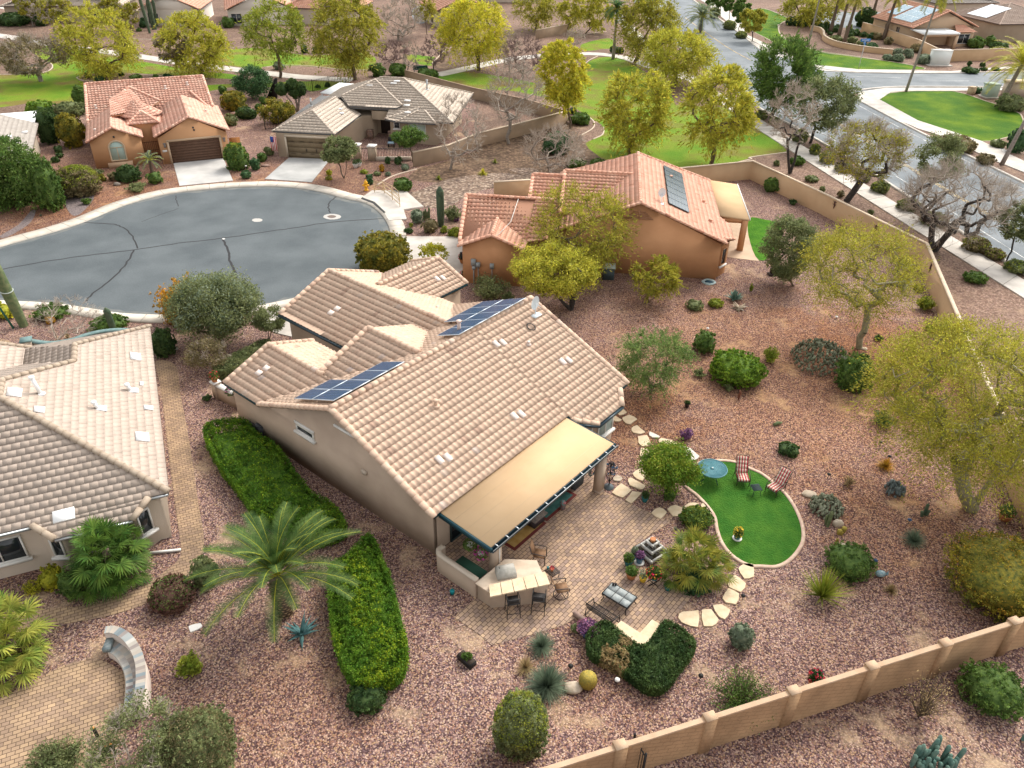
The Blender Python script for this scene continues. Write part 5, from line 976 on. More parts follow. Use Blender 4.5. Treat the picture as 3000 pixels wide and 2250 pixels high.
# ---- trees
def crown_box(t,bx,by,x0,y0,x1,y1,dz=0.):
    B=G(t,bx,by); h=np.array([B[0],B[1],0.]); h/=np.linalg.norm(h); d=ray(T(t,(x0+x1)/2,(y0+y1)/2)); s=(B@h)/(d@h); C=np.array([0,0,CH])+d*s; D=depth(C); m=TK*D/CF
    rh=(x1-x0)/2*m; S=(y1-y0)/2*m; e=math.atan2(CH-C[2],math.hypot(C[0],C[1])); az=math.sqrt(max(S*S-(rh*math.sin(e))**2,(.45*rh)**2))/math.cos(e)
    lo=C[2]-az
    if lo<.15: az=min(az,(C[2]+az-.15)/2) ; C=np.array([C[0],C[1],.15+az])
    return B,C,rh,az
def skeleton(rg,B,fork,C,rh,az,N,shell=.5,rt=.03,stems=1,jit=.12,up=.25,rmax=None):
    """limb network from the base through the fork to N points inside the crown"""
    nodes=[];par=[]
    if stems==1:
        K=4
        for i in range(K+1): t=i/K; nodes.append(B+(fork-B)*t+(rg.normal(0,.03,3)*np.linalg.norm(fork-B)*(1 if 0<i<K else 0))); par.append(i-1)
        seeds=[K]
    else:
        nodes.append(B); par.append(-1); seeds=[]
        for s in range(stems):
            a=2*math.pi*s/stems+rg.uniform(-.5,.5); f=fork+np.array([math.cos(a)*rh*.30,math.sin(a)*rh*.30,0]); pr=0
            for i in (1,2,3): nodes.append(B+(f-B)*np.array([(i/3)**.8,(i/3)**.8,i/3])+rg.normal(0,.04,3)); par.append(pr); pr=len(nodes)-1
            seeds.append(pr)
    U=rdir(rg,N); r=(shell+(1-shell)*rg.random((N,1)))**.6; TT=C+U*r*np.array([rh,rh,az]); TT=TT[TT[:,2]>max(.25,B[2]+.1)]
    dist=np.linalg.norm(TT-fork,axis=1); order=np.argsort(dist); arr=np.array(nodes); first=min(seeds); active=list(range(first,len(nodes)))
    nodes=list(arr); tips=[]
    for k in order:
        t=TT[k]; A=np.array([nodes[i] for i in active]); dv=t-A; dd=np.linalg.norm(dv,axis=1); cost=dd+np.maximum(0,A[:,2]-t[2])*.8; j=active[int(np.argmin(cost))]
        p=nodes[j]; L_=np.linalg.norm(t-p); ns_=max(1,min(4,int(L_/(rh*.22)))); pr=j
        for i in range(1,ns_+1):
            q=p+(t-p)*i/ns_+(rg.normal(0,jit*L_/ns_,3) if i<ns_ else 0)+np.array([0,0,up*L_*.25*math.sin(math.pi*i/ns_)]); nodes.append(q); par.append(pr); pr=len(nodes)-1; active.append(pr)
        tips.append(pr)
    n=len(nodes); cnt=np.zeros(n); 
    for i in tips: cnt[i]+=1
    for i in range(n-1,0,-1):
        if par[i]>=0: cnt[par[i]]+=cnt[i]
    rad=rt*.62*np.maximum(cnt,1)**.5
    if rmax: rad=np.minimum(rad,rmax)
    return np.array(nodes),par,rad,tips
def limbs(mb,nodes,par,rad,mi=0,thin=.08,mi2=None):
    for i in range(1,len(nodes)):
        p=par[i]
        if p<0: continue
        r0=min(rad[p],rad[i]*1.5); n=6 if rad[i]>.06 else (4 if rad[i]>.025 else 3); mb.tube([nodes[p],nodes[i]],[r0,rad[i]],n,mi if (mi2 is None or rad[i]>thin) else mi2,cap=False)
def twigs(mb,nodes,tips,rg,n,L_,r,mi=0,up=.35,center=None):
    Tp=np.array([nodes[i] for i in tips]); Q=[]
    for p in Tp:
        out=(p-center); out/=np.linalg.norm(out)+1e-9
        for k in range(n):
            d=out*.8+rdir(rg,1)[0]*.9+np.array([0,0,up]); d/=np.linalg.norm(d); l=L_*rg.uniform(.5,1.2); q=p+d*l; m_=(p+q)/2+rdir(rg,1)[0]*l*.08
            mb.tube([p,m_,q],[r,r*.8,r*.35],3,mi,cap=False)
            for z in range(2):
                d2=d+rdir(rg,1)[0]*.7; d2/=np.linalg.norm(d2); mb.tube([m_,m_+d2*l*.6],[r*.7,r*.3],3,mi,cap=False)
def tree(t,bx,by,x0,y0,x1,y1,k,label,style='leafy',name='tree',cat='tree',N=60,bark=None,rt=.03,stems=1,nl=None,leaf=None,fork=.35,group=None,clump=.20,twn=0,twl=.6,k2=None,rmax=None,dens=1.,tw=TWIG,lean=0.,upd=.15,drp=.35):
    B,C,rh,az=crown_box(t,bx,by,x0,y0,x1,y1); rg=nrg(); D=depth(B); lf=leaf or max(.06,D*.00135)
    fz_=max(.35,(C[2]-az)*.9 if style!='bare' else (C[2]-az)*.8+.3*az); fk=np.array([B[0]+(C[0]-B[0])*fork,B[1]+(C[1]-B[1])*fork,min(fz_+ .15*az,C[2])])
    if stems>1: fk[2]=max(.5,min(fk[2],C[2]-az*.5))
    nodes,par,rad,tips=skeleton(rg,B,fk,C,rh*.92,az*.92,N,rt=rt*max(.6,rh/3.2),stems=stems,rmax=rmax)
    root=thing(name,label,cat,(B[0],B[1],0),group); mb=MB(); limbs(mb,nodes,par,rad,0,mi2=(1 if style in('bare','semi') else None),thin=.07)
    if style in('bare','semi'): twigs(mb,nodes,tips,rg,twn or 5,twl*rh*.35,max(.010,D*.00019),1,center=C-np.array([0,0,az*.6]))
    mb.build('trunk',[bark or BARK,tw],root)
    if style!='bare':
        lb=MB(); tp=np.array([nodes[i] for i in tips]); 
        if style=='semi': tp=tp[rg.permutation(len(tp))[:int(len(tp)*.55)]]
        nl=nl or int(min(26000,dens*7.5*(rh*(rh+az))*4/(lf*lf)/4)); per=max(8,int(nl/len(tp)))
        sz=np.clip(rg.lognormal(0,.3,len(tp)),.5,1.6)
        for p,s in zip(tp,sz):
            if style=='wispy':
                m_=max(3,per//9); out=(p-C)/np.array([rh,rh,az]); 
                for q in range(9):
                    d=out*.5+rdir(rg,1)[0]*.8+np.array([0,0,upd]); d/=np.linalg.norm(d)+1e-9; l=rh*clump*2.0*rg.uniform(.6,1.3); ss=rg.random((m_,1)); Pp=p+d*l*ss-np.array([0,0,1.])*(ss**2)*l*drp+rg.normal(0,1,(m_,3))*rh*clump*.13; leaves(lb,Pp,lf*.78,rg,3.2,dirs=np.tile(d,(m_,1)))
            else:
                Pp=p+rdir(rg,int(per*s))*(rg.random((int(per*s),1))**.6)*np.array([1,1,.8])*rh*clump*1.25*s*rg.uniform(.85,1.15); leaves(lb,Pp,lf,rg,1.9)
        if style=='wispy':
            pass
        mats=[LM(k)]
        if k2:
            mats.append(LM(k2)); n2=nl//5; U=rdir(rg,n2); U[:,2]=np.abs(U[:,2]); idx=rg.integers(0,len(tp),n2); leaves(lb,tp[idx]+U*rh*clump*.9,lf,rg,2.0,mi=1)
        lb.build('crown',mats,root)
    return root
def frond(mb,b,az_,el,L_,rg,nl=34,ll=.5,droop=.75,w=.028,mi=0,ri=1,up=.0):
    pts=[];n=9; d=np.array([math.cos(az_),math.sin(az_),0]); side=np.array([-math.sin(az_),math.cos(az_),0.])
    for i in range(n+1):
        t=i/n; a=R(el)-droop*1.9*t**1.3; pts.append(a)
    p=np.array(b,float); P=[p.copy()]; seg=L_/n
    for i in range(n): a=pts[i]; p=p+(d*math.cos(a)+np.array([0,0,math.sin(a)]))*seg; P.append(p.copy())
    mb.tube(P,[w*(1-.8*i/n) for i in range(n+1)],4,ri,cap=False); Q=[]
    for i in range(nl):
        t=.12+.86*i/nl; k=min(n-1,int(t*n)); f=t*n-k; q=P[k]*(1-f)+P[k+1]*f; tg=P[k+1]-P[k]; tg/=np.linalg.norm(tg); up_=np.cross(tg,side); up_*=1 if up_[2]>0 else -1; l=ll*math.sin(math.pi*(t*.80+.12))**.7*rg.uniform(.85,1.1)
        for s in (-1,1):
            dd=side*s*.75+tg*.55+up_*.28; dd/=np.linalg.norm(dd); e_=q+dd*l-np.array([0,0,.12*l]); wv=tg*w*.95; Q.append([q-wv,q+wv,e_+wv*.2,e_-wv*.2])
    mb.quads(np.array(Q),mi)
def palm(label,B,h,nf,L_,k,kr='ye',trunk_r=.3,tm=BARK,nl=34,ll=.5,group=None,lean=(0,0),el=(-35,80),name='palm_tree',droop=.75,w=.028,boot=False):
    rg=nrg(); root=thing(name,label,'palm tree',B,group); mb=MB(); top=np.array([B[0]+lean[0],B[1]+lean[1],h]); n=8
    if boot:
        mb.lathe((B[0],B[1],0),[(trunk_r*.85,0),(trunk_r*1.05,h*.4),(trunk_r*1.15,h*.8),(trunk_r*.8,h*1.05)],14)
        for r in range(int(h/.14)):
            for c in range(11):
                a=(c+.5*(r%2))*2*math.pi/11; z=.1+r*.14; rr=trunk_r*(.95+.2*min(1,z/h)); p=np.array([B[0]+rr*math.cos(a),B[1]+rr*math.sin(a),z]); o_=np.array([math.cos(a),math.sin(a),0]); s_=np.array([-math.sin(a),math.cos(a),0]); mb.add([p-s_*.09,p+np.array([0,0,-.05])+o_*.02,p+s_*.09,p+np.array([0,0,.10])+o_*.10],[(0,1,3),(1,2,3),(0,3,2)],1)
    else: mb.tube([np.array([B[0],B[1],0])+(top-np.array([B[0],B[1],0]))*i/n for i in range(n+1)],[trunk_r*(1.25-.45*min(1,i/n*1.6)) for i in range(n+1)],9)
    mb.build('trunk',[tm,mat('palm_boot',(.30,.20,.11),col2=(.42,.30,.17),scale=6)],root); fb=MB()
    for i in range(nf):
        a=i*2.39996+rg.uniform(-.2,.2); e_=el[0]+(el[1]-el[0])*(i/nf)**.8+rg.uniform(-6,6); frond(fb,top+np.array([0,0,.0]),a,e_,L_*rg.uniform(.85,1.08)*(1 if e_<60 else .85),rg,nl,ll,droop*(1.0 if e_>0 else .55),w)
    fb.build('fronds',[LM(k,.3),mat('frond_rib_'+kr,tuple(x*1.1 for x in PAL[kr][1]),rough=.6)],root); return root
def fan_palm(label,heads,k,B,r,kr='yg',nleaf=26,pet=.9,fan=.6,cat='palm tree',group=None,tm=BARK,thread='ye'):
    root=thing('fan_palm',label,cat,B,group); rg=nrg(); tb=MB(); fb=MB()
    for (hx,hy,hz,sc) in heads:
        top=np.array([hx,hy,hz]); tb.tube([np.array([hx*.7+B[0]*.3,hy*.7+B[1]*.3,0]),top],[.16*sc,.13*sc],8)
        for i in range(nleaf):
            a=i*2.39996; el=R(-30+110*(i/nleaf)+rg.uniform(-8,8)); d=np.array([math.cos(a)*math.cos(el),math.sin(a)*math.cos(el),math.sin(el)]); p=top+d*pet*sc*rg.uniform(.8,1.1)-np.array([0,0,.15*sc*math.cos(el)]); fb.tube([top,p],[.018,.012],3,1,cap=False)
            s=np.array([-math.sin(a),math.cos(a),0]); u=np.cross(s,d); Q=[]
            for j in range(24):
                th=-2.2+4.4*j/23; dd=d*math.cos(th)+s*math.sin(th)+u*.08*math.cos(j*3.1); dd/=np.linalg.norm(dd); l=fan*sc*(.75+.25*math.cos(th))*rg.uniform(.9,1.1); e_=p+dd*l-np.array([0,0,.18*l]); m_=p+dd*l*.5; wv=np.cross(dd,u); wv/=np.linalg.norm(wv)+1e-9; Q.append([p,m_-wv*.03*sc,e_,m_+wv*.03*sc])
            fb.quads(np.array(Q),0)
    tb.build('trunk',tm,root); fb.build('fronds',[LM(k,.35),LM(kr)],root); return root
def ribbed(mb,base,h,r,ribs=16,lean=(0,0),mi=0,taper=.75,rd=.16,seg=9):
    v=[];f=[];n=ribs*2
    for i in range(seg+1):
        t=i/seg; rr=r*(taper+(1-taper)*math.sin(math.pi*min(t*1.1,.5)))*(1 if t<.86 else math.sqrt(max(.02,1-((t-.86)/.145)**2))); c=np.array(base)+np.array([lean[0]*t,lean[1]*t,h*t])
        for k in range(n): a=2*math.pi*k/n; q=rr*(1-rd*(k%2)); v.append((c[0]+q*math.cos(a),c[1]+q*math.sin(a),c[2]))
    for i in range(seg):
        for k in range(n): f.append((i*n+k,i*n+(k+1)%n,(i+1)*n+(k+1)%n,(i+1)*n+k))
    f.append(tuple(seg*n+k for k in range(n))); mb.add(v,f,mi)
CACT=mat('cactus_green',(.09,.13,.055),col2=(.17,.19,.09),scale=4,bump=.8,bscale=40); CACTD=mat('cactus_dark',(.05,.085,.05),col2=(.10,.13,.075),scale=4,bump=.8,bscale=40); CACTB=mat('cactus_blue',(.075,.16,.135),col2=(.15,.24,.19),scale=4,bump=.8,bscale=40)
GOLD=mat('golden_spines',(.42,.30,.05),col2=(.26,.22,.05),scale=14,bump=.8,bscale=30)
def cactus(label,items,m,name='cactus',cat='cactus',group=None,ribs=14):
    B=items[0][0]; mb=MB()
    for (b,h,r,le) in items: ribbed(mb,b,h,r,ribs,le)
    o=mb.build(name,m,loc=(B[0],B[1],0)); return tag(o,label,cat,group)
def pads(t,x0,y0,x1,y1,label,m,n=120,ps=.16,group=None):
    P,rh,az=place(t,x0,y0,x1,y1,kz=.9); rg=nrg(); mb=MB()
    for i in range(n):
        a=rg.uniform(0,6.28); rr=rh*math.sqrt(rg.random()); z=az*1.6*math.sqrt(max(0,1-(rr/rh)**2))*rg.uniform(.35,1); c=np.array([P[0]+rr*math.cos(a),P[1]+rr*math.sin(a),z+.02]); nn=rdir(rg,1)[0]; nn[2]*=.35; nn/=np.linalg.norm(nn); s_=np.cross(nn,[0,0,1.]); s_/=np.linalg.norm(s_); u_=np.cross(s_,nn); k=8; s=ps*rg.uniform(.7,1.25)
        ring=[c+s_*s*.72*math.cos(q)*(.8+.2*math.sin(q))+u_*s*math.sin(q) for q in np.linspace(0,2*math.pi,k,endpoint=False)]; mb.add(ring+[c+nn*s*.18,c-nn*s*.18],[(j,(j+1)%k,k) for j in range(k)]+[((j+1)%k,j,k+1) for j in range(k)])
    o=mb.build('prickly_pear',m,loc=(P[0],P[1],0)); return tag(o,label,'cactus',group)
def boulder(t,x0,y0,x1,y1,label,m,flat=.6):
    P,rh,az=place(t,x0,y0,x1,y1); rg=nrg(); mb=MB(); mb.ball((P[0],P[1],az*.3),(rh,rh*.7,max(.10,az*.6)),0,14,9,.10,rg); o=mb.build('boulder',m,loc=(P[0],P[1],0),smooth=False); return tag(o,label,'rock')
def hedge(label,poly,h,k,n,leaf,name='hedge',cat='hedge',k2=None,lump=.12,round_=.35,holes=None,f2=.25,twigc=None):
    """clipped hedge: leaves over the top and sides of a footprint"""
    rg=nrg(); P=[np.array(p[:2]) for p in smoothc(poly,4,True)]; m=len(P); A=np.array(P); c=A.mean(0)
    area=abs(sum(A[i][0]*A[(i+1)%m][1]-A[(i+1)%m][0]*A[i][1] for i in range(m))/2); per=sum(np.linalg.norm(A[i]-A[i-1]) for i in range(m)); nt=int(n*area/(area+per*h)); ns=n-nt
    def inside(Q):
        x,y=Q[:,0],Q[:,1]; r=np.zeros(len(Q),bool)
        for i in range(m):
            x1,y1=A[i];x2,y2=A[i-1]; cnd=((y1>y)!=(y2>y))&(x<(x2-x1)*(y-y1)/((y2-y1)+1e-12)+x1); r^=cnd
        return r
    def edged(Q):
        d=np.full(len(Q),1e9)
        for i in range(m):
            a=A[i-1];b=A[i]; ab=b-a; t=np.clip(((Q-a)@ab)/(ab@ab+1e-9),0,1); d=np.minimum(d,np.linalg.norm(Q-(a+t[:,None]*ab),axis=1))
        return d
    ws=[(rg.uniform(.5,2.6,2)*rg.choice([-1,1],2),rg.uniform(0,6.28)) for _ in range(7)]
    def bumpf(Q): return sum(np.sin(Q@w_+ph) for w_,ph in ws)/7
    lo=A.min(0);hi=A.max(0); Q=lo+(hi-lo)*rg.random((int(nt*2.2),2)); Q=Q[inside(Q)][:nt]; nc=max(30,len(Q)//18); Cq=lo+(hi-lo)*rg.random((nc*2,2)); Cq=Cq[inside(Cq)]; ci=rg.integers(0,len(Cq),len(Q)); hz=rg.normal(0,.07*h,len(Cq)); Q=Cq[ci]+rg.normal(0,math.sqrt(area/len(Cq))*.34,(len(Q),2)); d=edged(Q)
    z=h*(1-round_*np.clip(1-d/(.55*h),0,1)**2)+lump*bumpf(Q)+hz[ci]-np.abs(rg.normal(0,.07*h,len(Q))); mb=MB(); Pt=np.column_stack([Q,z])
    seg=rg.integers(0,m,ns); tt=rg.random(ns)[:,None]; Qs=A[seg-1]*(1-tt)+A[seg]*tt; cdir=Qs-c; cdir/=np.linalg.norm(cdir,axis=1,keepdims=True)+1e-9; zz=h*rg.uniform(.03,.9,ns); bul=np.sin(np.clip(zz/h,0,1)*math.pi*.9)[:,None]*.12*h; Qs=Qs+cdir*(bul-.1*h+lump*.6*bumpf(Qs)[:,None])+rg.normal(0,.05*h,(ns,2)); Ps=np.column_stack([Qs,zz])
    allp=np.concatenate([Pt,Ps])
    if holes is not None:
        keep=np.ones(len(allp),bool)
        for (hx,hy,hr) in holes: keep&=~((np.hypot(allp[:,0]-hx,allp[:,1]-hy)<hr)&(rg.random(len(allp))<.8))
        brown=allp[~keep]; allp=allp[keep]
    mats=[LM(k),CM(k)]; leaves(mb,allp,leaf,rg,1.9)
    if k2: mats.append(LM(k2)); sel=allp[rg.random(len(allp))<f2]; sel=sel[bumpf(sel[:,:2])>-.05]; leaves(mb,sel+np.array([0,0,leaf*.5]),leaf*.9,rg,1.7,mi=2)
    if holes is not None: mats.append(LM('tn')); leaves(mb,brown,leaf*1.2,rg,3.2,mi=len(mats)-1)
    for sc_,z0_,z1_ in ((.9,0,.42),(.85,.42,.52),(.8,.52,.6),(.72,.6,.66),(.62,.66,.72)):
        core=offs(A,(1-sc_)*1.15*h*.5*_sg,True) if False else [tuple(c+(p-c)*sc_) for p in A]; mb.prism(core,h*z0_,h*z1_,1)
    o=mb.build(name,mats,loc=(c[0],c[1],0)); return tag(o,label,cat)
# ================================================================ planting
# --- yard of the main house
hedge('long bright green hedge along the beige gable wall of the main house',[G(*p,z=.6)[:2] for p in ((2,1675,450),(2,1800,405),(2,1985,400),(2,2090,520),(12,300,600),(12,440,780),(12,580,980),(12,740,1070),(12,850,1215),(12,790,1290),(12,560,1330),(12,330,1230),(12,130,1130),(2,2050,1110),(2,1930,940),(2,1800,760),(2,1700,590))],1.2,'hd',46000,.05,k2='hy',f2=.15,lump=.2)
hedge('yellow green hedge block in the middle of the gravel below the main house',[G(*p,z=.7)[:2] for p in ((12,880,1500),(12,1040,1330),(12,1110,1410),(12,1190,1600),(13,1210,120),(13,1290,400),(13,1335,640),(13,1340,790),(13,1280,910),(13,1160,960),(13,1050,990),(13,930,950),(13,850,830),(13,790,640),(13,745,420),(13,740,150),(12,770,1560))],1.25,'hd',52000,.045,k2='hy',f2=.6,lump=.14)
shrub(13,885,940,1190,1205,'dk','round dark shrub at the foot of the yellow green hedge block',n=4200)
hedge('dark green hedge with a dry brown gap wrapped around the L shaped stone seat',[G(*p,z=.3)[:2] for p in ((23,885,650),(23,905,580),(23,1010,510),(23,1110,560),(23,1230,660),(23,1340,705),(23,1430,620),(23,1500,510),(23,1600,540),(23,1700,620),(23,1745,690),(23,1690,800),(23,1560,970),(23,1470,1040),(23,1350,1030),(23,1200,925),(23,1100,850),(23,1000,800),(23,905,750))],.75,'dk',30000,.042,holes=[(*G(23,1110,790,.5)[:2],.55),(*G(23,1190,660,.5)[:2],.28),(*G(23,1060,740,.5)[:2],.3)])
hedge('low rounded sage hedge beside the left wing of the beige house',[G(*p,z=.5)[:2] for p in ((1,1740,1430),(1,1750,1500),(1,1830,1510),(1,1960,1450),(1,2090,1340),(1,2190,1270),(1,2130,1260),(1,2040,1300),(1,1900,1370))],.9,'ol',9000,.06,lump=.04)
shrub(23,135,1065,560,1565,'ol','large round olive shrub by the front wall, left of the barrel cactus',n=11000,flow=('yg',.25))
shrub(3,1222,105,1560,395,'rd','round reddish brown shrub on the bend of the paved walk',n=7000,flow=('gr',.15))
shrub(3,1560,-60,1755,205,'ol','olive shrub behind the reddish shrub, under the palm fronds')
shrub(23,2040,500,2230,700,'sg','small grey round shrub right of the stepping stones',n=2500)
shrub(32,620,1355,990,1640,'gr','dome of dark rosemary next to the tall spiky clump',rough=.1,n=6500,leaf=.05)
shrub(32,1630,1330,2560,1960,'yo','big yellow flowering shrub at the right edge',n=16000,leaf=.055,flow=('or',.1,1.),rough=.09)
shrub(33,1725,825,2180,1200,'gr','green shrub outside the wall at the lower right',rough=.14,n=8000)
shrub(32,225,555,390,640,'dk','low dark cushion plant alone in the gravel above the turf',n=1500)
sparse(32,960,265,1190,430,'gr','open green bush at the edge of the big palo verde shade',nst=30)
spiky(32,1010,665,1175,790,'or','golden mound of dry grass above the grey agave cluster',n=420,w=.012,name='grass_tuft')
sparse(32,735,805,850,905,'tn','small straw coloured cholla right of the lounge chairs',nst=26,nl=14)
sparse(3,1430,675,1735,960,'yg','open yellow green sapling right of the curved seat wall',nst=12,nl=130,leaf=.07)
sparse(3,150,120,335,270,'ye','small bright yellow shrub nearest the left frame under the window')
shrub(3,325,30,505,215,'ye','large yellow leafed shrub under the cream house window',rough=.14)
shrub(3,485,60,665,290,'gr','green shrub between the yellow shrub and the fan palm',rough=.16)
shrub(21,1895,1325,2300,1600,'bg','flat clipped bright green hedge shrub in the middle of the back yard',ex=2.6,n=10000)
shrub(21,1750,1165,1925,1345,'gr','bright green upright bush with a white marker behind it',rough=.16)
sparse(31,85,1280,235,1425,'yg','small yellow green bush right of the clipped green hedge shrub',nst=34,nl=60)
sparse(21,1745,1450,1875,1545,'ol','thin olive seedling below the clipped green hedge shrub',nst=16)
sparse(21,1975,1575,2090,1659,'ol','tiny bush beside the rusty garden ornament',nst=14)
shrub(21,1690,905,1820,990,'ol','left one of the two low olive cushions below the orange house')
shrub(21,1870,897,1985,970,'yg','right one of the two low olive cushions, touching the blue agave')
sparse(31,1350,870,1490,1000,'yg','yellow green bush at the foot of the yard wall, middle one',nst=40,nl=70)
sparse(31,1305,780,1400,850,'yg','small bush against the yard wall above the middle one',nst=24)
sparse(31,1410,1105,1500,1165,'yg','small bush against the yard wall under the big palo verde',nst=24)
sparse(31,995,1190,1075,1240,'gr','tiny weed right of the palo verde trunk',nst=14)
sparse(31,305,90,375,140,'dk','small dark shrub at the foot of the wall near the bright turf',nst=20)
shrub(30,112,1440,232,1560,'gr','round green bush against the back wall behind the bright turf')
sparse(31,-15,770,20,850,'yg','slim shrub beside the blue agave',nst=10)
shrub(31,715,1350,985,1655,'gr','tall dark bush beside the flat prickly pear bed',rough=.2,n=9000)
shrub(20,1080,0,1081,1,'gr','x') if False else None
sparse(23,1870,940,2420,1215,'gr','leafy shrub row behind the front wall near the red potted plant',nst=70,nl=60)
spiky(23,430,530,605,760,'bl','blue grey desert spoon nearest the patio edge',n=420,w=.012,elev=(0,88))
spiky(23,285,750,490,925,'tn','tan dry clump behind the large grey desert spoon',n=260,w=.012)
spiky(23,385,760,745,1145,'bl','large grey green desert spoon beside the flat rock',n=900,w=.016,elev=(-5,88))
spiky(32,405,1490,790,1950,'yg','tall spiky yucca clump left of the rosemary dome',n=240,w=.028,elev=(25,88),curve=.1,name='yucca')
spiky(32,1205,1215,1445,1425,'bl','grey green grass clump below the blue solar light',n=380,w=.012)
spiky(33,1070,150,1205,275,'tn','small tan grass tuft alone in the gravel on the right',n=220,w=.012,name='grass_tuft')
sparse(33,1240,820,1640,1340,'tn','dry tumbled brown branches outside the wall',nst=40,nl=18)
spiky(13,320,415,685,685,'aq','blue agave with broad leaves below the date palm',n=22,w=.085,elev=(2,70),curve=.12,name='agave',mats=mat('agave_blue',(.085,.20,.21),col2=(.14,.28,.27),scale=3),thick=True,seg=6)
spiky(21,1990,820,2170,950,'aq','large grey blue agave behind its pale dying leaves',n=44,w=.12,elev=(10,85),curve=.1,name='agave',mats=mat('agave_grey',(.10,.18,.14),col2=(.17,.26,.20),scale=3),thick=True,seg=5)
spiky(21,2040,930,2200,1010,'tn','pale dried agave rosette in front of the blue agave',n=16,w=.12,elev=(0,40),curve=.1,name='agave',mats=mat('agave_dry',(.40,.30,.20),col2=(.5,.42,.33),scale=3),thick=True,seg=4)
pads(31,335,1220,810,1465,'wide flat bed of grey green prickly pear in the back yard',mat('cactus_sage',(.12,.14,.085),col2=(.26,.27,.18),scale=3),n=620,ps=.13)
pads(32,480,960,750,1130,'prickly pear between two boulders right of the turf',mat('cactus_pale',(.17,.19,.12),col2=(.33,.34,.24),scale=4),n=230,ps=.14)
pads(32,1090,842,1250,972,'compact grey blue prickly pear cluster right of the lounge chairs',mat('cactus_grey',(.10,.13,.13),col2=(.18,.21,.20),scale=4),n=120,ps=.13)
stone=mat('boulder_tan',(.42,.34,.25),col2=(.55,.46,.36),scale=3,bump=.8,bscale=10)
boulder(32,415,905,535,990,'pale boulder above the prickly pear by the turf edge',stone); boulder(32,668,1120,760,1230,'pinkish boulder below the prickly pear by the turf edge',stone)
boulder(32,700,1345,790,1400,'tan rock half hidden behind the rosemary dome',stone); boulder(23,690,955,855,1025,'flat pale rock between desert spoon and barrel cactus',stone)
boulder(0,915,1450,972,1506,'grey rock in the front yard of the light orange house',BARKG); boulder(0,2112,1312,2182,1350,'brown flat boulder between the two front yards',mat('boulder_brown',(.22,.13,.10),col2=(.3,.2,.16),scale=3)); boulder(0,1860,885,1942,932,'dark boulder beside the dark clipped ball',MATS['boulder_brown']); boulder(31,890,1285,945,1312,'small stone at the foot of the palo verde',stone)
def gpos(t,x,y): p=G(t,x,y); return np.array([p[0],p[1],0.])
def m_at(t,x,y): return TK*depth(G(t,x,y))/CF
mb=MB(); p=gpos(23,887,990); r=.36; mb.lathe(p,[(r*.55,0),(r*.9,.12),(r,.33),(r*.92,.52),(r*.6,.66),(r*.25,.68)],40,rib=1,ribd=.13); o=mb.build('barrel_cactus',GOLD,loc=p); tag(o,'round golden barrel cactus at the tip of the flat rock','cactus')
cactus('slender columnar cactus in front of the prickly pear by the turf',[(gpos(32,620,1225),1.0,.09,(0,0)),(gpos(32,604,1205),.6,.07,(-.05,0))],CACT)
cactus('small golden cactus cluster below the pinkish boulder',[(gpos(32,712,1285),.28,.12,(0,0)),(gpos(32,742,1270),.34,.12,(.04,0)),(gpos(32,728,1290),.2,.09,(0,0))],GOLD)
cactus('tiny pale cactus above the tan rock',[(gpos(32,687,1370),.4,.06,(0,0))],GOLD)
cactus('small three stemmed cactus near the orange pot',[(gpos(32,1400,1130),.75,.08,(0,0)),(gpos(32,1382,1140),.35,.08,(-.05,0)),(gpos(32,1418,1135),.35,.08,(.05,0))],CACTD)
mb=MB(); a=G(32,185,400,.08);b=G(32,250,382,.1); mb.tube([a,(a+b)/2+np.array([0,0,.05]),b],[.09,.11,.06],8); o=mb.build('cactus',CACT,loc=(a[0],a[1],0)); tag(o,'green cactus lying flat in the gravel','cactus')
rg=nrg(); its=[]
for i in range(34):
    x=rg.uniform(1290,1650); y=rg.uniform(1560,1720); its.append((gpos(33,x,y),rg.uniform(.5,.95)*(1.1 if y<1620 else .8),.085,(rg.normal(0,.10),rg.normal(0,.06))))
cactus('clump of blue green columns at the bottom edge outside the wall',its,CACTB,ribs=7)
its=[(gpos(33,x,1430+rg.uniform(-30,60)),rg.uniform(.3,.9),.09,(rg.normal(0,.08),0)) for x in (2200,2240,2280,2330)]
cactus('blue green cactus columns cut by the right frame edge',its,CACTB,ribs=7)
shrub(3,0,0,1,1,'gr','x') if False else None
shrub(33,-200,1540,15,1800,'dk','x') if False else None
sparse(2,1630,150,1725,215,'dk','small dark sprout in the gravel beside the paved walk',nst=16)
# palms
p=gpos(13,378,402); palm('date palm with arching fronds and a stubby diamond patterned trunk',p,2.2,40,3.7,'gp',trunk_r=.36,nl=60,ll=.46,el=(14,87),name='date_palm',w=.022,boot=True,droop=.60)
def hd(t,x,y,z,s): q=G(t,x,y,z); return (q[0],q[1],z,s)
fan_palm('bushy fan palm against the cream house window wall',[hd(2,850,1400,2.2,1.15),hd(2,800,1480,1.5,.95),hd(2,1010,1370,1.6,.8),hd(2,980,1560,.8,.9),hd(2,760,1640,.7,.85),hd(2,880,1610,1.0,.8)],'fp',gpos(2,840,1600),.9,kr='gr')
fan_palm('yellowing fan palm cut by the left frame edge',[hd(3,60,560,1.5,1.25),hd(3,60,760,.8,1.05),hd(3,-60,650,1.0,1.2)],'fy',gpos(3,50,800),.9,nleaf=24)
fan_palm('low fan palm with golden fronds at the corner of the patio',[hd(22,1760,1470,1.1,1.1),hd(22,1620,1560,.7,.8),hd(22,1900,1560,.7,.8)],'fg',gpos(22,1770,1600),.9,nleaf=26)
shrub(23,1620,30,1885,240,'te','dark green spiky mound below the golden fan palm',n=5200,rough=.16)
shrub(22,1655,1068,1890,1230,'gr','round green bush at the waist of the turf',rough=.14,n=5500,flow=('yg',.2))
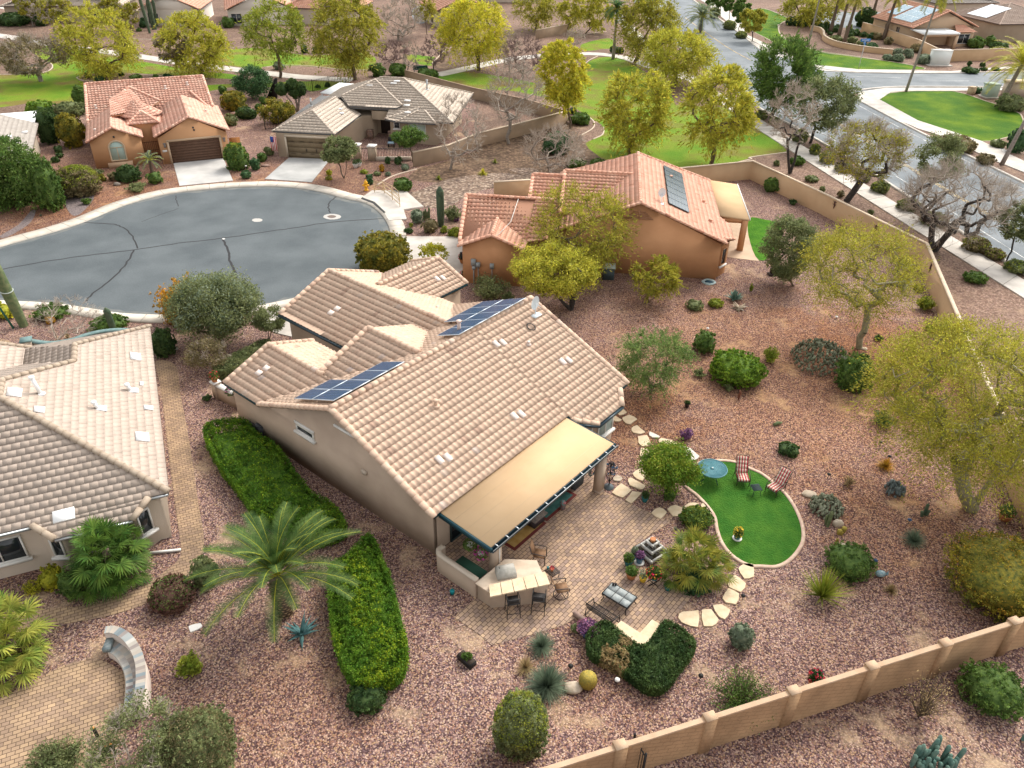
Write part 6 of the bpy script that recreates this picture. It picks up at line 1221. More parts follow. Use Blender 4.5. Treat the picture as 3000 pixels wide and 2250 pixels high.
t_=tree(22,1545,925,1335,550,1785,905,'bg','round lollipop tree with pale blossoms beside the teal table',N=110,stems=1,rt=.016,nl=22000,leaf=.055,clump=.26,name='topiary_tree',k2='yg',bark=BARKD)
shrub(22,1505,905,1605,1012,'gr','small upright bush under the lollipop tree',rough=.15)
# airy trees in the back yard
tree(31,875,1300,430,300,1390,1010,'pg','palo verde with a torn trunk in the middle of the back yard',style='wispy',N=170,bark=BARKV,rt=.022,leaf=.055,nl=27000,k2='pv',drp=.2,upd=.25,fork=.2,name='palo_verde',clump=.17)
tree(32,1790,1085,1020,-450,2700,800,'pg','huge spreading palo verde leaning over the right edge',style='wispy',N=300,bark=BARKV,rt=.022,leaf=.05,nl=80000,k2='pv',fork=.42,name='palo_verde',clump=.16,stems=2,drp=.55)
tree(31,345,795,80,210,540,760,'ol','olive tree with dense grey green crown left of the palo verde',N=150,stems=3,rt=.018,leaf=.075,nl=26000,name='olive_tree')
tree(21,1400,1659,1130,1140,1720,1640,'ag','light green airy tree beside the barrel tile roof corner',style='wispy',N=110,stems=3,rt=.013,leaf=.055,nl=17000,clump=.2)
tree(21,1385,930,1255,570,1640,880,'pg','small orange tinged palo verde in front of the orange side wall',style='wispy',N=55,stems=4,rt=.015,nl=9000,leaf=.075,name='palo_verde')
tree(21,905,740,420,-10,1270,600,'pg','tall feathery palo verde in front of the terracotta roofs',style='wispy',N=110,stems=2,rt=.022,nl=19000,leaf=.08,name='palo_verde')
tree(21,755,990,250,425,1000,870,'pv','yellow green tree with a cut black trunk beside the solar roof',N=140,stems=4,rt=.026,leaf=.075,nl=30000,bark=BARKD,clump=.16,name='mesquite_tree')
sparse(21,-60,680,265,930,'ol','grey green open bush below the orange garage wall',nst=60,nl=70)
sparse(11,2130,820,2230,950,'ol','olive bush in the gap behind the rear wing roof',nst=30,nl=50)
# front yard and circle
tree(1,1800,1245,1410,725,2070,1200,'ol','large many lobed olive tree in the front yard by the circle',N=90,stems=4,rt=.024,nl=46000,leaf=.07,clump=.30,name='olive_tree',k2='sg')
shrub(1,1315,765,1640,1100,'or','orange and green shrub behind the large olive tree',rough=.2,lump=.16)
tree(11,240,1240,115,965,385,1165,'ol','small round headed tree beside the driveway of the beige house',N=40,stems=3,rt=.02,nl=8000,leaf=.06,clump=.26,name='topiary_tree')
shrub(1,1228,1150,1405,1372,'dk','dark clipped shrub at the corner of the cream flat tiled roof',ex=3)
shrub(1,745,1040,1010,1165,'gr','green bush behind the short saguaro')
shrub(1,300,945,530,1055,'gr','brown green bush behind the bare shrub',rough=.16)
shrub(1,368,1040,442,1106,'or','small orange cushion in front of the bare shrub')
shrub(1,-60,945,110,1062,'ye','yellow bush cut by the left edge behind the roped saguaro',rough=.14)
tree(1,1700,1500,1505,1215,1850,1470,'br','round grey brown shrub below the large olive tree',style='semi',N=60,stems=5,rt=.014,nl=6000,leaf=.055,clump=.3,name='shrub',cat='shrub')
tree(1,470,1235,235,880,800,1225,'tn','bare spreading shrub behind the cream house',style='bare',N=70,stems=5,rt=.022,name='bare_shrub',cat='shrub',bark=BARKG)
spiky(1,515,1160,575,1250,'tn','small dry agave at the foot of the bare shrub',n=22,w=.06,elev=(30,85),name='agave')
sg_=gpos(1,195,1120); h_=height_=4.6
cactus('tall saguaro with a rope round it at the left edge',[(sg_,4.75,.36,(-.9,.5))],CACT,name='saguaro',ribs=18)
mb=MB(); c=sg_+np.array([-.9,.5,4.75])*.52; mb.tube([c+np.array([.38*math.cos(t),.38*math.sin(t),.03*math.sin(t*2)]) for t in np.linspace(0,6.28,15)],.035,5,cap=False); mb.tube([c+np.array([-.36,0,0]),c+np.array([-1.5,-.1,.1])],.02,5); o=mb.build('rope',mat('rope_teal',(.45,.5,.45)),loc=c); tag(o,'pale rope tied round the tall saguaro','rope')
mb=MB(); mb.tube([gpos(1,110,1140),gpos(1,110,1140)+np.array([-1.2,.5,2.9])],.07,7); o=mb.build('support_pole',mat('pole_green',(.03,.12,.08)),loc=gpos(1,110,1140)); tag(o,'slanting green pole propping the tall saguaro','pole')
cactus('short saguaro behind the cream house roof ridge',[(gpos(1,935,1190),2.0,.22,(-.12,0))],CACTD,name='saguaro')
cactus('straight single saguaro beside the river rock bed',[(gpos(11,1637,312),3.55,.33,(0,0))],CACTD,name='saguaro',ribs=18)
shrub(11,965,368,1370,712,'yo','big round olive brown shrub between circle and terracotta driveway',n=13000,ex=2.6,lump=.05)
tree(11,1580,650,1440,440,1705,612,'ye','thin yellow tree behind the rear wing roof',N=40,nl=2600,clump=.18,rt=.02,style='leafy')
shrub(11,1395,180,1490,292,'sg','blue grey ball plant beside the pavement ramp'); shrub(11,1488,250,1605,367,'br','brown green bush left of the straight saguaro',rough=.15)
cactus('small group of columns behind the brown green bush',[(gpos(11,x,265),h,.09,(0,0)) for x,h in ((1500,.9),(1515,1.1),(1530,.85),(1543,1.2))],CACT)
shrub(11,1635,310,1690,367,'yg','small ball right of the straight saguaro'); shrub(11,1694,325,1796,397,'yg','yellow green mound at the terracotta house driveway',rough=.12)
sparse(11,1650,135,1815,272,'ol','open desert shrub with pink flowers below it',nst=40,nl=40); shrub(11,1338,328,1408,368,'dk','dark low plant near the circle kerb'); shrub(11,1735,235,1780,272,'pu','pink bougainvillea tuft at the terracotta house entry')
sparse(11,1375,280,1412,320,'yg','tiny seedling near the circle kerb',nst=9)
# light orange house garden
G0='front yard shrubs of the light orange house'
for a in ((0,225,815,425,935,'bg','bright green bush behind the white patio awning'),(0,295,880,472,1172,'dk','tall dark shrub right of the grey flat tiled house'),(0,470,930,676,1200,'yo','block shaped shrub with yellow top left of the light orange house'),(0,435,830,695,940,'ol','pale bushy shrubs behind the yellow topped block'),(0,590,700,705,860,'gr','dark bush at the rear left corner of the light orange house'),(0,765,1370,832,1420,'ol','small green cushion at the foot of the arched window wall'),(0,795,1415,852,1472,'yo','small golden cushion beside the grey brown round shrub'),(0,875,1395,952,1460,'br','brown low cushion left of the dark flattened ball'),(0,940,1345,1127,1475,'dk','dark flattened ball below the arched window'),(0,1955,1385,2032,1447,'te','small ball with a white light post by the kerb'),(0,2025,1280,2102,1378,'te','upright dark ball between the two driveways, lower one'),(0,2085,1235,2162,1310,'gr','middle one of the three clipped balls between the driveways'),(0,2143,1190,2216,1262,'ol','uppermost of the three clipped balls between the driveways'),(0,1810,930,1922,1018,'ol','low olive bush behind the orange side gate'),(0,1915,870,2072,962,'dk','dark clipped ball in the side yard of the tan house'),(0,2105,788,2172,845,'gr','small green ball near the slanting dark post'),(0,1795,738,1988,900,'yo','pair of lumpy yellow green bushes in the side yard'),(0,1768,695,1830,762,'gr','small bush below the lawn behind the light orange house'),(0,440,1180,502,1242,'dk','small dark bush, upper one in a row by the grey house'),(0,453,1238,512,1278,'dk','small dark bush, middle one in a row by the grey house'),(0,418,1270,478,1316,'dk','small dark bush, lower one in a row by the grey house'),(10,130,843,190,912,'gr','round bush left of the yellow olive bush'),(10,1255,1445,1397,1552,'gr','dark green clump alone below the courtyard fence'),(10,1185,1275,1227,1327,'dk','tiny dark ball at the courtyard low wall, left one'),(10,1260,1273,1322,1333,'dk','dark ball at the courtyard low wall, right one'),(10,710,1377,752,1416,'ye','yellow cushion nearest the taupe garage drive'),(10,703,1425,757,1457,'yo','olive yellow cushion by the kerb of the taupe garage drive'),(10,990,1375,1042,1407,'yg','flat lime cushion below the two white pots'),(10,1140,1335,1177,1392,'or','orange upright shrub below the courtyard fence'),(10,1093,1390,1147,1422,'ol','grey olive cushion left of centre in the courtyard front bed'),(10,1185,1395,1227,1426,'sg','pale grey cushion in the courtyard front bed'),(10,1318,1330,1372,1382,'sg','grey thin cushion near the brown block wall'),(10,1033,1408,1082,1446,'te','upper grey ball above the yellow hydrant'),(10,1030,1442,1092,1496,'te','lower grey ball above the yellow hydrant')):
    shrub(*a,group=None)
shrub(0,1830,1168,1996,1378,'gr','square clipped bush right of the brown garage door',ex=4,flow=('yg',.4,2.5))
shrub(0,460,1345,790,1595,'br','large round grey brown shrub left of the arched window house',flow=('yg',.35,2.),n=7500,rough=.09)
sparse(0,1025,1475,1207,1556,'ol','flat spreading grey green plant near the kerb of the light orange house',nst=40,nl=40)
shrub(0,1200,1395,1312,1490,'gr','green shrub under the dwarf palm',rough=.15)
shrub(0,270,1310,480,1720,'gr','tall dark green shrub right of the feathery tree',n=7000,rough=.12); shrub(1,305,80,400,165,'yg','yellow green bush below the tall dark green shrub')
spiky(1,315,210,348,240,'bl','tiny agave in the bare earth near the kerb',n=30,w=.03,name='agave'); sparse(1,650,80,745,140,'gr','low weed beside the dark cobbles',nst=16)
p=gpos(0,1235,1400); palm('dwarf palm in front of the dark entry passage',p,1.3,20,1.5,'bl',trunk_r=.16,nl=18,ll=.3,el=(-20,70),name='dwarf_palm',w=.03)
tree(1,40,140,-260,-420,300,200,'gr','feathery dark green tree at the left edge by the circle',style='wispy',N=130,stems=3,rt=.026,leaf=.12,nl=24000,clump=.24,drp=.7,k2='ag')
tree(0,2045,800,1890,545,2182,775,'te','large dark round topped tree behind the light orange house',N=55,rt=.03,nl=9000,clump=.26,leaf=.13,name='topiary_tree')
tpt=thing('topiary_tree','pompom topiary tree with clipped balls behind the tan house side yard','tree',gpos(10,480,915)); mbt=MB(); mbl=MB(); B=gpos(10,480,915); rg=nrg()
for (x0,y0,x1,y1) in ((290,660,395,785),(400,685,510,797),(440,650,540,780),(380,648,480,722),(470,700,540,780)):
    d=ray(T(10,(x0+x1)/2,(y0+y1)/2)); s=math.hypot(B[0],B[1])/math.hypot(d[0],d[1]); C=np.array([0,0,CH])+d*s; r=(x1-x0)/2*m_at(10,480,915); mbt.tube([B,B*.6+C*.4+np.array([0,0,.2]),C],[.12,.09,.05],6); clipped(mbl,C,(r,r,r*.95),1600,.13,rg,2,.05)
mbt.build('trunk',BARKG,tpt); mbl.build('crown',[LM('dk'),CM('dk')],tpt)
tree(10,330,1000,170,805,452,985,'yo','yellow brown bushy shrub left of the pompom tree',N=60,stems=4,rt=.016,nl=7000,clump=.2,name='shrub',cat='shrub')
tree(10,853,1445,668,1092,960,1320,'ol','olive tree with twisted trunk in front of the taupe garage',N=45,stems=2,rt=.03,nl=9000,clump=.22,leaf=.12,name='olive_tree')
tree(10,1405,1315,1250,1045,1495,1170,'gr','flat topped tree at the courtyard corner',N=40,rt=.03,nl=6000,clump=.24,leaf=.12)
spiky(10,1590,1400,1645,1475,'yg','tan agave tuft, leftmost of three in the bare earth',n=50,w=.05,name='agave'); spiky(10,1925,1345,2030,1445,'pw','tan agave tuft, largest of three in the bare earth',n=70,w=.06,name='agave'); spiky(10,2040,1270,2108,1342,'yg','tan agave tuft, uppermost of three in the bare earth',n=50,w=.05,name='agave')
# --- park trees
PG='willow leaved trees in the park'
for (bx,by,x0,y0,x1,y1,t,k,l,N,nl) in ((890,625,500,40,1080,590,0,'pv','broad yellow green tree nearest the light orange house roof',85,15000),(1065,500,960,320,1085,470,0,'pg','small thin tree leaning beside the lawn path',25,2500),(1635,612,1290,90,1830,560,0,'pv','yellow tree standing right behind the terracotta roof ridge',85,14000),
 (335,632,30,0,530,430,10,'yg','tall open yellow green tree with two hanging tufts',70,9500),(945,648,580,-60,1150,510,10,'pg','largest dense tree behind the white patio awning',100,19000),(1525,285,1400,-60,1600,140,10,'pg','slim tree by the curved drive at the top',35,3500),(1945,570,1610,-20,2170,430,10,'pw','round golden yellow tree right of the tan house',95,18000),
 (745,1045,495,315,885,850,20,'pw','bright lime yellow tree at the corner of the brown block wall',85,15000),(1222,1258,1010,520,1575,1180,20,'pv','golden olive tree behind the terracotta ridge, left of a pair',95,12500),(1890,1332,1665,540,2250,1150,20,'pv','golden olive tree behind the tan yard wall, right of a pair',100,12500),
 (1590,690,1330,230,1925,600,20,'pv','broad yellow tree beside the street lawn',95,16000),(1270,510,1130,-60,1640,430,20,'pg','tall dense yellow green tree behind the lawn path',95,17000),(470,250,280,-60,640,180,20,'pg','yellow green tree above the short brown wall',60,8000),(720,262,640,-60,880,200,20,'pv','orange tinged tree above the short brown wall',50,7000),(870,275,870,-60,1100,240,20,'pv','yellow tree left of the slender palm at the top',50,8000)):
    tree(t,bx,by,x0,y0,x1,y1,k,l,style='wispy',N=int(N*1.3),rt=.028,nl=int(nl*1.25),clump=.19,leaf=.15,upd=.05,drp=.75,bark=BARK)
for (t,bx,by,x0,y0,x1,y1,l,N,k) in ((0,335,660,-60,330,560,560,'leaning dark mesquite with brown twigs over the left lawn',80,'br'),(0,1490,600,1250,250,1560,520,'grey leafless tree beside the yellow tree behind the terracotta ridge',60,'br'),(0,450,310,260,-40,610,200,'grey green bare tree at the top left',60,'pg'),(0,270,212,120,-60,330,140,'thin pale trunked tree at the top left corner',45,'pg'),(0,1000,250,800,-60,1130,240,'grey tree behind the broad yellow green tree',60,'pg')):
    tree(t,bx,by,x0,y0,x1,y1,k,l,style='semi',N=int(N*1.8),rt=.024,nl=6500,clump=.13,bark=BARKG,twn=5)
for (t,bx,by,x0,y0,x1,y1,l,N) in ((10,1715,1372,1560,750,2010,1350,'bare white grey tree in front of the brown block wall',85),(20,250,1165,60,500,560,1010,'tall bare tree growing out of the brown block wall line',95),(20,590,1405,330,1010,900,1390,'bare spreading shrub tree beside the river rock bed',80),(20,360,640,200,290,560,600,'reddish bare tree left of the bright lime yellow tree',70),(20,785,400,690,220,870,380,'small bare tree above the lawn path',45),(10,1240,520,1100,340,1390,530,'purple grey bare shrub behind the two clipped bushes, left one',55),(10,1365,600,1300,330,1480,560,'black stemmed bare tree beside the clipped bushes',45),(10,1575,590,1470,300,1700,540,'black stemmed tree with purple twigs by the park bench',55),(10,1290,330,1140,-40,1500,330,'brown leaved winter tree at the top behind the largest dense tree',80),(10,2190,590,2080,260,2300,560,'pale bare tree right of the round golden yellow tree',60)):
    tree(t,bx,by,x0,y0,x1,y1,'br',l,style='bare',N=int(N*2.0),rt=.022,stems=3 if 'shrub' in l else 1,bark=BARKG if 'black' not in l else BARKD,twn=6,tw=TWIG if 'reddish' not in l and 'purple' not in l else mat('twig_mauve',(.20,.13,.125)))
tree(20,300,900,290,760,470,890,'br','x',style='bare',N=5) if False else None
for a in ((10,1215,525,1362,617,'gr','clipped oval bush behind the tan house, left one'),(10,1445,555,1607,652,'gr','clipped oval bush behind the tan house, right one'),(10,1075,520,1182,620,'gr','loose green bush behind the roof peak of the tan house'),(10,280,510,372,563,'sg','grey bush at the foot of the tall open yellow green tree'),(10,595,380,672,433,'dk','dark bush alone on the upper lawn edge'),(10,500,365,553,432,'dk','dark bush behind the tall open yellow green tree'),(10,1050,530,1092,572,'dk','small bush left of the loose green bush'),(10,620,690,656,715,'dk','tiny bush inside the black iron view fence'),(10,697,672,735,705,'dk','tiny round bush beside the iron fence post'),(20,740,875,802,925,'dk','dark low bush at the corner below the lime yellow tree'),(20,745,915,905,1008,'gr','flat dark green bush below the lime yellow tree'),(20,1070,375,1130,432,'dk','round dark bush beside the slender palm trunk'),(20,1120,385,1178,432,'dk','low dark bush right of the slender palm trunk'),(20,905,1290,1055,1362,'gr','oval bush touching the terracotta roof edge'),(20,710,1285,875,1360,'gr','green low bush under the bare spreading shrub tree'),(20,530,1080,760,1250,'te','dark evergreen bush inside the bare spreading shrub tree'),(0,685,590,735,632,'gr','small dark bush in the lawn bed, leftmost'),(0,800,570,868,618,'gr','larger of the bushes in the lawn bed'),(0,775,618,845,660,'te','bush in the lawn bed right behind the roof'),(0,965,590,1000,615,'dk','tiny bush in the lawn bed'),(0,1050,608,1145,642,'gr','flat bush in the lawn bed touching the roof'),(0,1240,608,1285,636,'gr','small bush right of the flat bush in the lawn bed'),(0,1325,600,1385,630,'te','bush beside the roof vent pipe in the lawn bed'),(0,130,530,240,595,'yg','yellow green tuft in the round lawn bed at the left'),(0,-20,110,220,205,'dk','long dark hedge under the top left house'),(0,270,110,400,210,'dk','dark hedge mound under the top left house, right part'),(0,1130,150,1190,225,'te','dark shrub at the foot of the saguaro group'),(0,1795,140,1895,225,'gr','green bush against the white gabled house'),(0,1105,230,1145,255,'gr','small plant left of the saguaro group')): shrub(*a)
fg_=[(gpos(0,1215,270),7.2,.28,(-.6,0)),(gpos(0,1240,240),5.2,.26,(0,0)),(gpos(0,1262,240),8.2,.3,(-.5,0)),(gpos(0,1275,215),5,.26,(.2,0)),(gpos(0,1205,245),5,.22,(-.2,0))]
cactus('cluster of tall saguaros in front of the red tiled house',fg_,CACTD,name='saguaro_cluster')
p=gpos(20,1095,480); palm('slender palm on the lawn behind the path',p,7.6,34,2.6,'te',trunk_r=.24,tm=BARKG,el=(-50,80),nl=22,ll=.7,w=.05)
p=gpos(20,1800,262); palm('bushy date palm beside the main street at the top',p,2.8,50,4.3,'bl',trunk_r=.4,el=(-25,85),nl=26,ll=.7,w=.05,name='date_palm')
# street trees
tree(30,160,950,15,330,545,880,'gr','big dark green tree beside the crossing',style='wispy',N=150,rt=.026,nl=26000,clump=.2,bark=BARKD,leaf=.14,upd=.5,drp=.15)
tree(30,480,1160,360,600,850,1060,'ol','olive green street tree behind the forked bare tree',N=80,rt=.028,nl=16000,clump=.19,bark=BARKD)
tree(30,315,1405,120,640,560,1200,'br','forked black trunked bare tree by the yard wall corner',style='bare',N=190,rt=.024,stems=2,bark=BARKD,twn=6)
tree(30,770,1635,590,960,1300,1470,'pg','wide half bare mesquite with a black forked trunk by the pavement',style='semi',N=230,rt=.026,stems=2,bark=BARKD,nl=8000,twn=8,clump=.12)
tree(31,1470,510,1200,-210,2120,420,'tn','bare mesquite with many black limbs outside the yard wall corner',style='bare',N=280,rt=.028,stems=3,bark=BARKD,twn=8)
tree(31,1372,207,1350,-440,1720,-20,'ol','green street tree on the kerb behind the many limbed mesquite',N=60,rt=.025,nl=9000,clump=.2,bark=BARKD)
tree(31,2065,607,2015,90,2330,430,'ol','dark crowned street tree at the right edge',N=70,rt=.022,nl=11000,clump=.19,bark=BARKD)
tree(30,8,340,-90,60,132,270,'pg','small young tree on the far verge',N=40,rt=.03,nl=6000,clump=.2,bark=BARKD)
for (bx,by,x0,y0,x1,y1,l) in ((1900,85,1850,-60,1945,40,'dark street tree, farthest of the row along the far pavement'),(1960,150,1925,-60,2010,60,'dark street tree, second farthest along the far pavement'),(2035,192,1980,-40,2080,90,'dark street tree, second nearest along the far pavement'),(2112,268,2060,-20,2215,190,'dark street tree, nearest of the row along the far pavement')):
    tree(20,bx,by,x0,y0,x1,y1,'gr',l,N=40,rt=.03,nl=6000,clump=.2,bark=BARKD)
tree(30,520,212,270,-50,730,130,'pg','broad palo verde beside the far round driveway',style='wispy',N=60,rt=.028,stems=3,nl=9000,name='palo_verde')
for (x,y,h,lx,l) in ((640,262,7.0,.4,'shorter palm, leftmost of the row by the retaining wall'),(710,292,7.5,.4,'second palm from the left in the row by the retaining wall'),(752,352,7.8,.6,'palm in the row by the retaining wall, nearest the kerb'),(958,218,7.5,.3,'palm behind the dark round topiary'),(1070,322,7.6,.5,'palm in front of the peach house wall')):
    p=gpos(30,x,y); palm(l,p,h,26,3.0,'pg',trunk_r=.32,tm=BARK,lean=(lx,0),el=(-50,75),nl=18,ll=.75,w=.06,kr='pg')
p=gpos(30,1255,742); palm('very tall thin palm on the corner of the bright lawn',p,13.6,36,3.8,'pg',trunk_r=.17,tm=BARKG,lean=(.9,0),el=(-55,75),nl=24,ll=.8,w=.06,kr='pg')
p=gpos(30,460,382); palm('thin tall palm rising from the long gravel strip',p,11.5,26,3.0,'pg',trunk_r=.17,tm=BARKG,lean=(.4,0),el=(-50,70),nl=18,ll=.8,w=.06,kr='pg')
p=gpos(30,2030,822); palm('heavy crowned palm at the right edge by the monument',p,5.0,44,5.6,'pv',trunk_r=.34,tm=BARKG,lean=(1.0,0),el=(-40,80),nl=30,ll=.8,w=.05,kr='pg')
p=gpos(30,2030,1335); palm('leaning thin palm trunk on the street verge at the right',p,10.0,26,3.2,'pg',trunk_r=.20,tm=BARKG,lean=(1.6,0),el=(-50,75),nl=20,ll=.7,w=.05,kr='pg')
shrub(30,855,75,1015,220,'dk','large dark round topiary by the far round driveway',n=3500,leaf=.24)
# groups of small look-alike shrubs in the far beds
rg=nrg()
row=[(310,172),(345,160),(355,190),(380,178),(400,185),(422,175),(460,172),(488,185),(310,205),(345,190),(370,210),(432,213),(462,200),(496,205),(540,200),(570,215),(590,235),(605,262),(610,210),(565,240),(635,235),(672,260),(690,235),(640,285),(805,275),(845,285),(800,300),(860,290),(905,300),(965,315)]
pr=MB(); clipped(pr,np.array([0,0,.42]),(.62,.62,.5),170,.24,np.random.default_rng(5),2,.05); proto=pr.build('shrub',[LM('dk'),CM('dk')],loc=(0,0,0)); tag(proto,'small dark ball shrub in the gravel bed beside the far round driveway','shrub','small ball shrubs in the far gravel bed')
for i,(x,y) in enumerate(row):
    o=proto if i==0 else proto.copy()
    if i: COL.objects.link(o)
    q=G(30,x,y); o.location=(q[0],q[1],0); s=float(rg.uniform(.75,1.3)); o.scale=(s,s,s); o.rotation_euler=(0,0,float(rg.uniform(0,6)))
for a in ((30,1070,440,1150,490,'sg','sage bush, leftmost below the retaining wall end'),(30,1150,395,1240,445,'sg','sage bush in the upper row behind the white utility cabinet'),(30,1150,440,1245,500,'sg','sage bush in the middle of the sage group'),(30,1240,400,1320,470,'sg','sage bush left of the leaning thin palm trunk'),(30,1350,440,1450,520,'sg','sage bush between palm trunk and white utility cabinet'),(30,1300,360,1420,425,'br','rusty brown bush at the peach house wall'),(30,980,260,1060,320,'br','rusty bush at the wall corner'),(30,1080,300,1145,360,'br','rusty bush right of the wall corner'),(30,780,300,860,350,'ol','olive bush behind the retaining wall, left one'),(30,860,330,940,385,'ol','olive bush behind the retaining wall, middle one'),(30,935,350,1025,400,'te','dark bush behind the retaining wall, right one'),(30,630,290,740,335,'ol','grey bushes at the foot of the palm row'),(30,775,200,822,252,'yg','yellow green upright bush near the palm row'),(30,830,240,880,277,'gr','green bush near the palm row'),(30,1765,300,1885,392,'gr','green bushy tree beside the peach house bay'),(30,1905,293,1985,375,'gr','round tree right of the peach house bay'),(30,1940,350,2080,395,'dk','dark ground shrubs behind the peach house wall'),(30,1755,500,1785,540,'dk','tiny bush left of two below the back yard wall'),(30,1860,510,1893,540,'dk','tiny bush right of two below the back yard wall'),(30,1720,560,1840,580,'dk','flat ground cover strip along the far pavement'),(30,1855,550,1910,572,'dk','flat dark plant in the far pavement bed'),(30,1955,550,2015,572,'te','low grey plant in the far pavement bed'),(30,1790,705,1865,760,'te','dark grass clump beside the green transformer'),(30,1525,1105,1805,1228,'br','long brown clipped mound on the street verge'),(30,1838,1250,1975,1335,'br','brown low mound beside the leaning palm'),(30,1945,1130,2060,1195,'ol','grey green bush near the stepping slabs'),(30,2000,770,2212,900,'ol','grey shrub bed at the foot of the heavy crowned palm'),(30,2090,1050,2230,1240,'te','dark shrub at the right edge below the bright lawn'),(30,325,1270,435,1340,'gr','low green mound behind the bare forked tree'),(30,445,1425,545,1475,'ol','low olive mound between yard wall and pavement'),(30,190,1300,230,1345,'ol','tiny grey bush near the yard wall corner'),(30,560,1510,605,1560,'ol','small brown bush against the yard wall, upper one'),(30,705,1545,755,1600,'br','small grey bush against the yard wall, middle one'),(31,948,175,995,228,'ol','small grey bush against the yard wall, lower one'),(31,1730,685,1910,772,'gr','flat green shrub on the gravel right of the yard wall')):
    shrub(*a)
for i,(x0,y0,x1,y1) in enumerate(((30,30,230,240),)): pass
VG='brown clipped mounds along the street kerb'
for (t,x0,y0,x1,y1,l) in ((30,30,900,130,965,'kerb mound at the foot of the dark green crossing tree'),(30,150,950,230,1015,'kerb mound just past the dark green crossing tree'),(30,340,1050,460,1160,'kerb mound under the olive green street tree'),(30,480,1170,560,1260,'kerb mound behind the forked bare tree'),(30,560,1230,680,1330,'long kerb mound beside the pavement, upper one'),(30,690,1310,810,1400,'long kerb mound beside the pavement, lower one'),(30,860,1400,960,1475,'kerb mound right of the half bare mesquite trunk'),(30,980,1470,1115,1565,'green kerb mound below the half bare mesquite'),(31,1200,90,1365,190,'olive kerb mound beside the thin street tree trunk'),(31,1385,200,1585,315,'olive kerb mound behind the many limbed mesquite'),(31,1730,400,1930,520,'brown kerb mound right of the many limbed mesquite'),(31,1900,495,2050,580,'dark kerb mound touching the brown one on the right'),(31,2075,590,2260,700,'kerb mound at the right frame edge below the dark street tree'),(20,1880,60,1960,150,'far verge mound strip under the farthest street trees'),(20,1990,170,2090,240,'far verge mound between two street trees'),(20,2090,255,2180,310,'far verge mound nearest the crossing')):
    shrub(t,x0,y0,x1,y1,'br' if 'brown' in l else 'ol',l,n=2200,leaf=.13,flow=('yg',.2))
# bottom left brush cut by the frame
tree(3,1010,1800,690,1110,1500,1800,'ol','pruned grey brush with orange cut stubs at the lower left',style='semi',N=70,stems=6,rt=.016,nl=9000,leaf=.05,clump=.22,name='pruned_shrub',cat='shrub',bark=BARKD,twn=6)
ps_=[o for o in bpy.data.objects if o.name.startswith('pruned_shrub')][0]
for (x,y,z) in ((1280,1410,1.6),(1325,1475,1.4),(895,1470,1.5),(755,1335,1.5),(845,1490,1.3)):
    q=G(3,x,y,z); mb=MB(); mb.tube([q-np.array([.03,-.05,.55]),q],[.06,.055],8); st_=mb.build('cut_limb',BARKD,ps_); mb=MB(); mb.tube([q,q+np.array([0,0,.012])],[.055,.05],10); mb.build('cut_face',mat('cut_wood',(.62,.26,.07)),st_)
shrub(3,1340,1200,1868,1760,'ol','dense dark olive shrub beside the pruned brush',n=15000,flow=('br',.3),rough=.12)
sparse(3,190,1480,660,1760,'ol','wispy shrub at the bottom left edge on the round patio',nst=110,nl=60,leaf=.05)
shrub(3,-40,215,40,350,'te','small dark green bush cut by the left frame edge'); spiky(22,1560,1215,1650,1280,'sg','little woody plant above the fountain',n=30,w=.01) 
sparse(22,1630,420,1752,532,'pu','purple flowering plant alone right of the stepping stones',nst=26,nl=40,leaf=.06)
# ================================================================ garden walls, paving stones, furniture
FW=paver('front_block_wall',0,w=.40,h=.20,c1=(.40,.25,.14),c2=(.385,.24,.133),c3=None,mort=(.33,.205,.115))
for x in list(FW.node_tree.nodes):
    if x.type=='MAPPING': x.inputs['Rotation'].default_value=(R(90),0,R(-19.0)); x.vector_type='TEXTURE' if False else 'POINT'
a=np.array([1.55,14.06]);b=np.array([19.96,20.39]); d=(b-a)/np.linalg.norm(b-a); ang=math.atan2(d[1],d[0])
ft=thing('garden_wall','long tan block wall with square posts across the lower right','wall',(*(a-d*4),0))
# posts every 3.4 m from the first one seen
p0=G(23,1165,1480,2.0)[:2]; s0=(p0-a)@d
P0=a-d*6; mb=MB(); cb=MB()
n_=np.array([-d[1],d[0]]); Lw=34
fwm=FW
ss=[s0+3.38*k for k in range(-3,9)]
mbw=MB(); lo=a+d*(ss[0]); hi=a+d*(ss[-1])
mbw.prism([lo-n_*.08,hi-n_*.08,hi+n_*.08,lo+n_*.08],0,1.80); mbw.build('wall_panel',fwm,ft)
cb.prism([lo-n_*.09,hi-n_*.09,hi+n_*.09,lo+n_*.09],1.80,1.88); FC=mat('front_coping',(.46,.31,.20),col2=(.52,.37,.25),scale=2); cb.build('coping',FC,ft)
for s in ss:
    q=a+d*s; pm=MB(); pm.box((q[0],q[1],0),(.42,.34,1.94),ang); po=pm.build('post',FW,ft); pm=MB(); pm.box((q[0],q[1],1.94),(.43,.35,.04),ang); pm.build('post_cap',FC,po)
fence_iron('iron_gate','piece of black iron gate below the front wall at the bottom edge',[tuple(G(23,1235,1600)[:2]),tuple(G(23,1320,1760)[:2])],1.5,sp=.14,cat='gate')
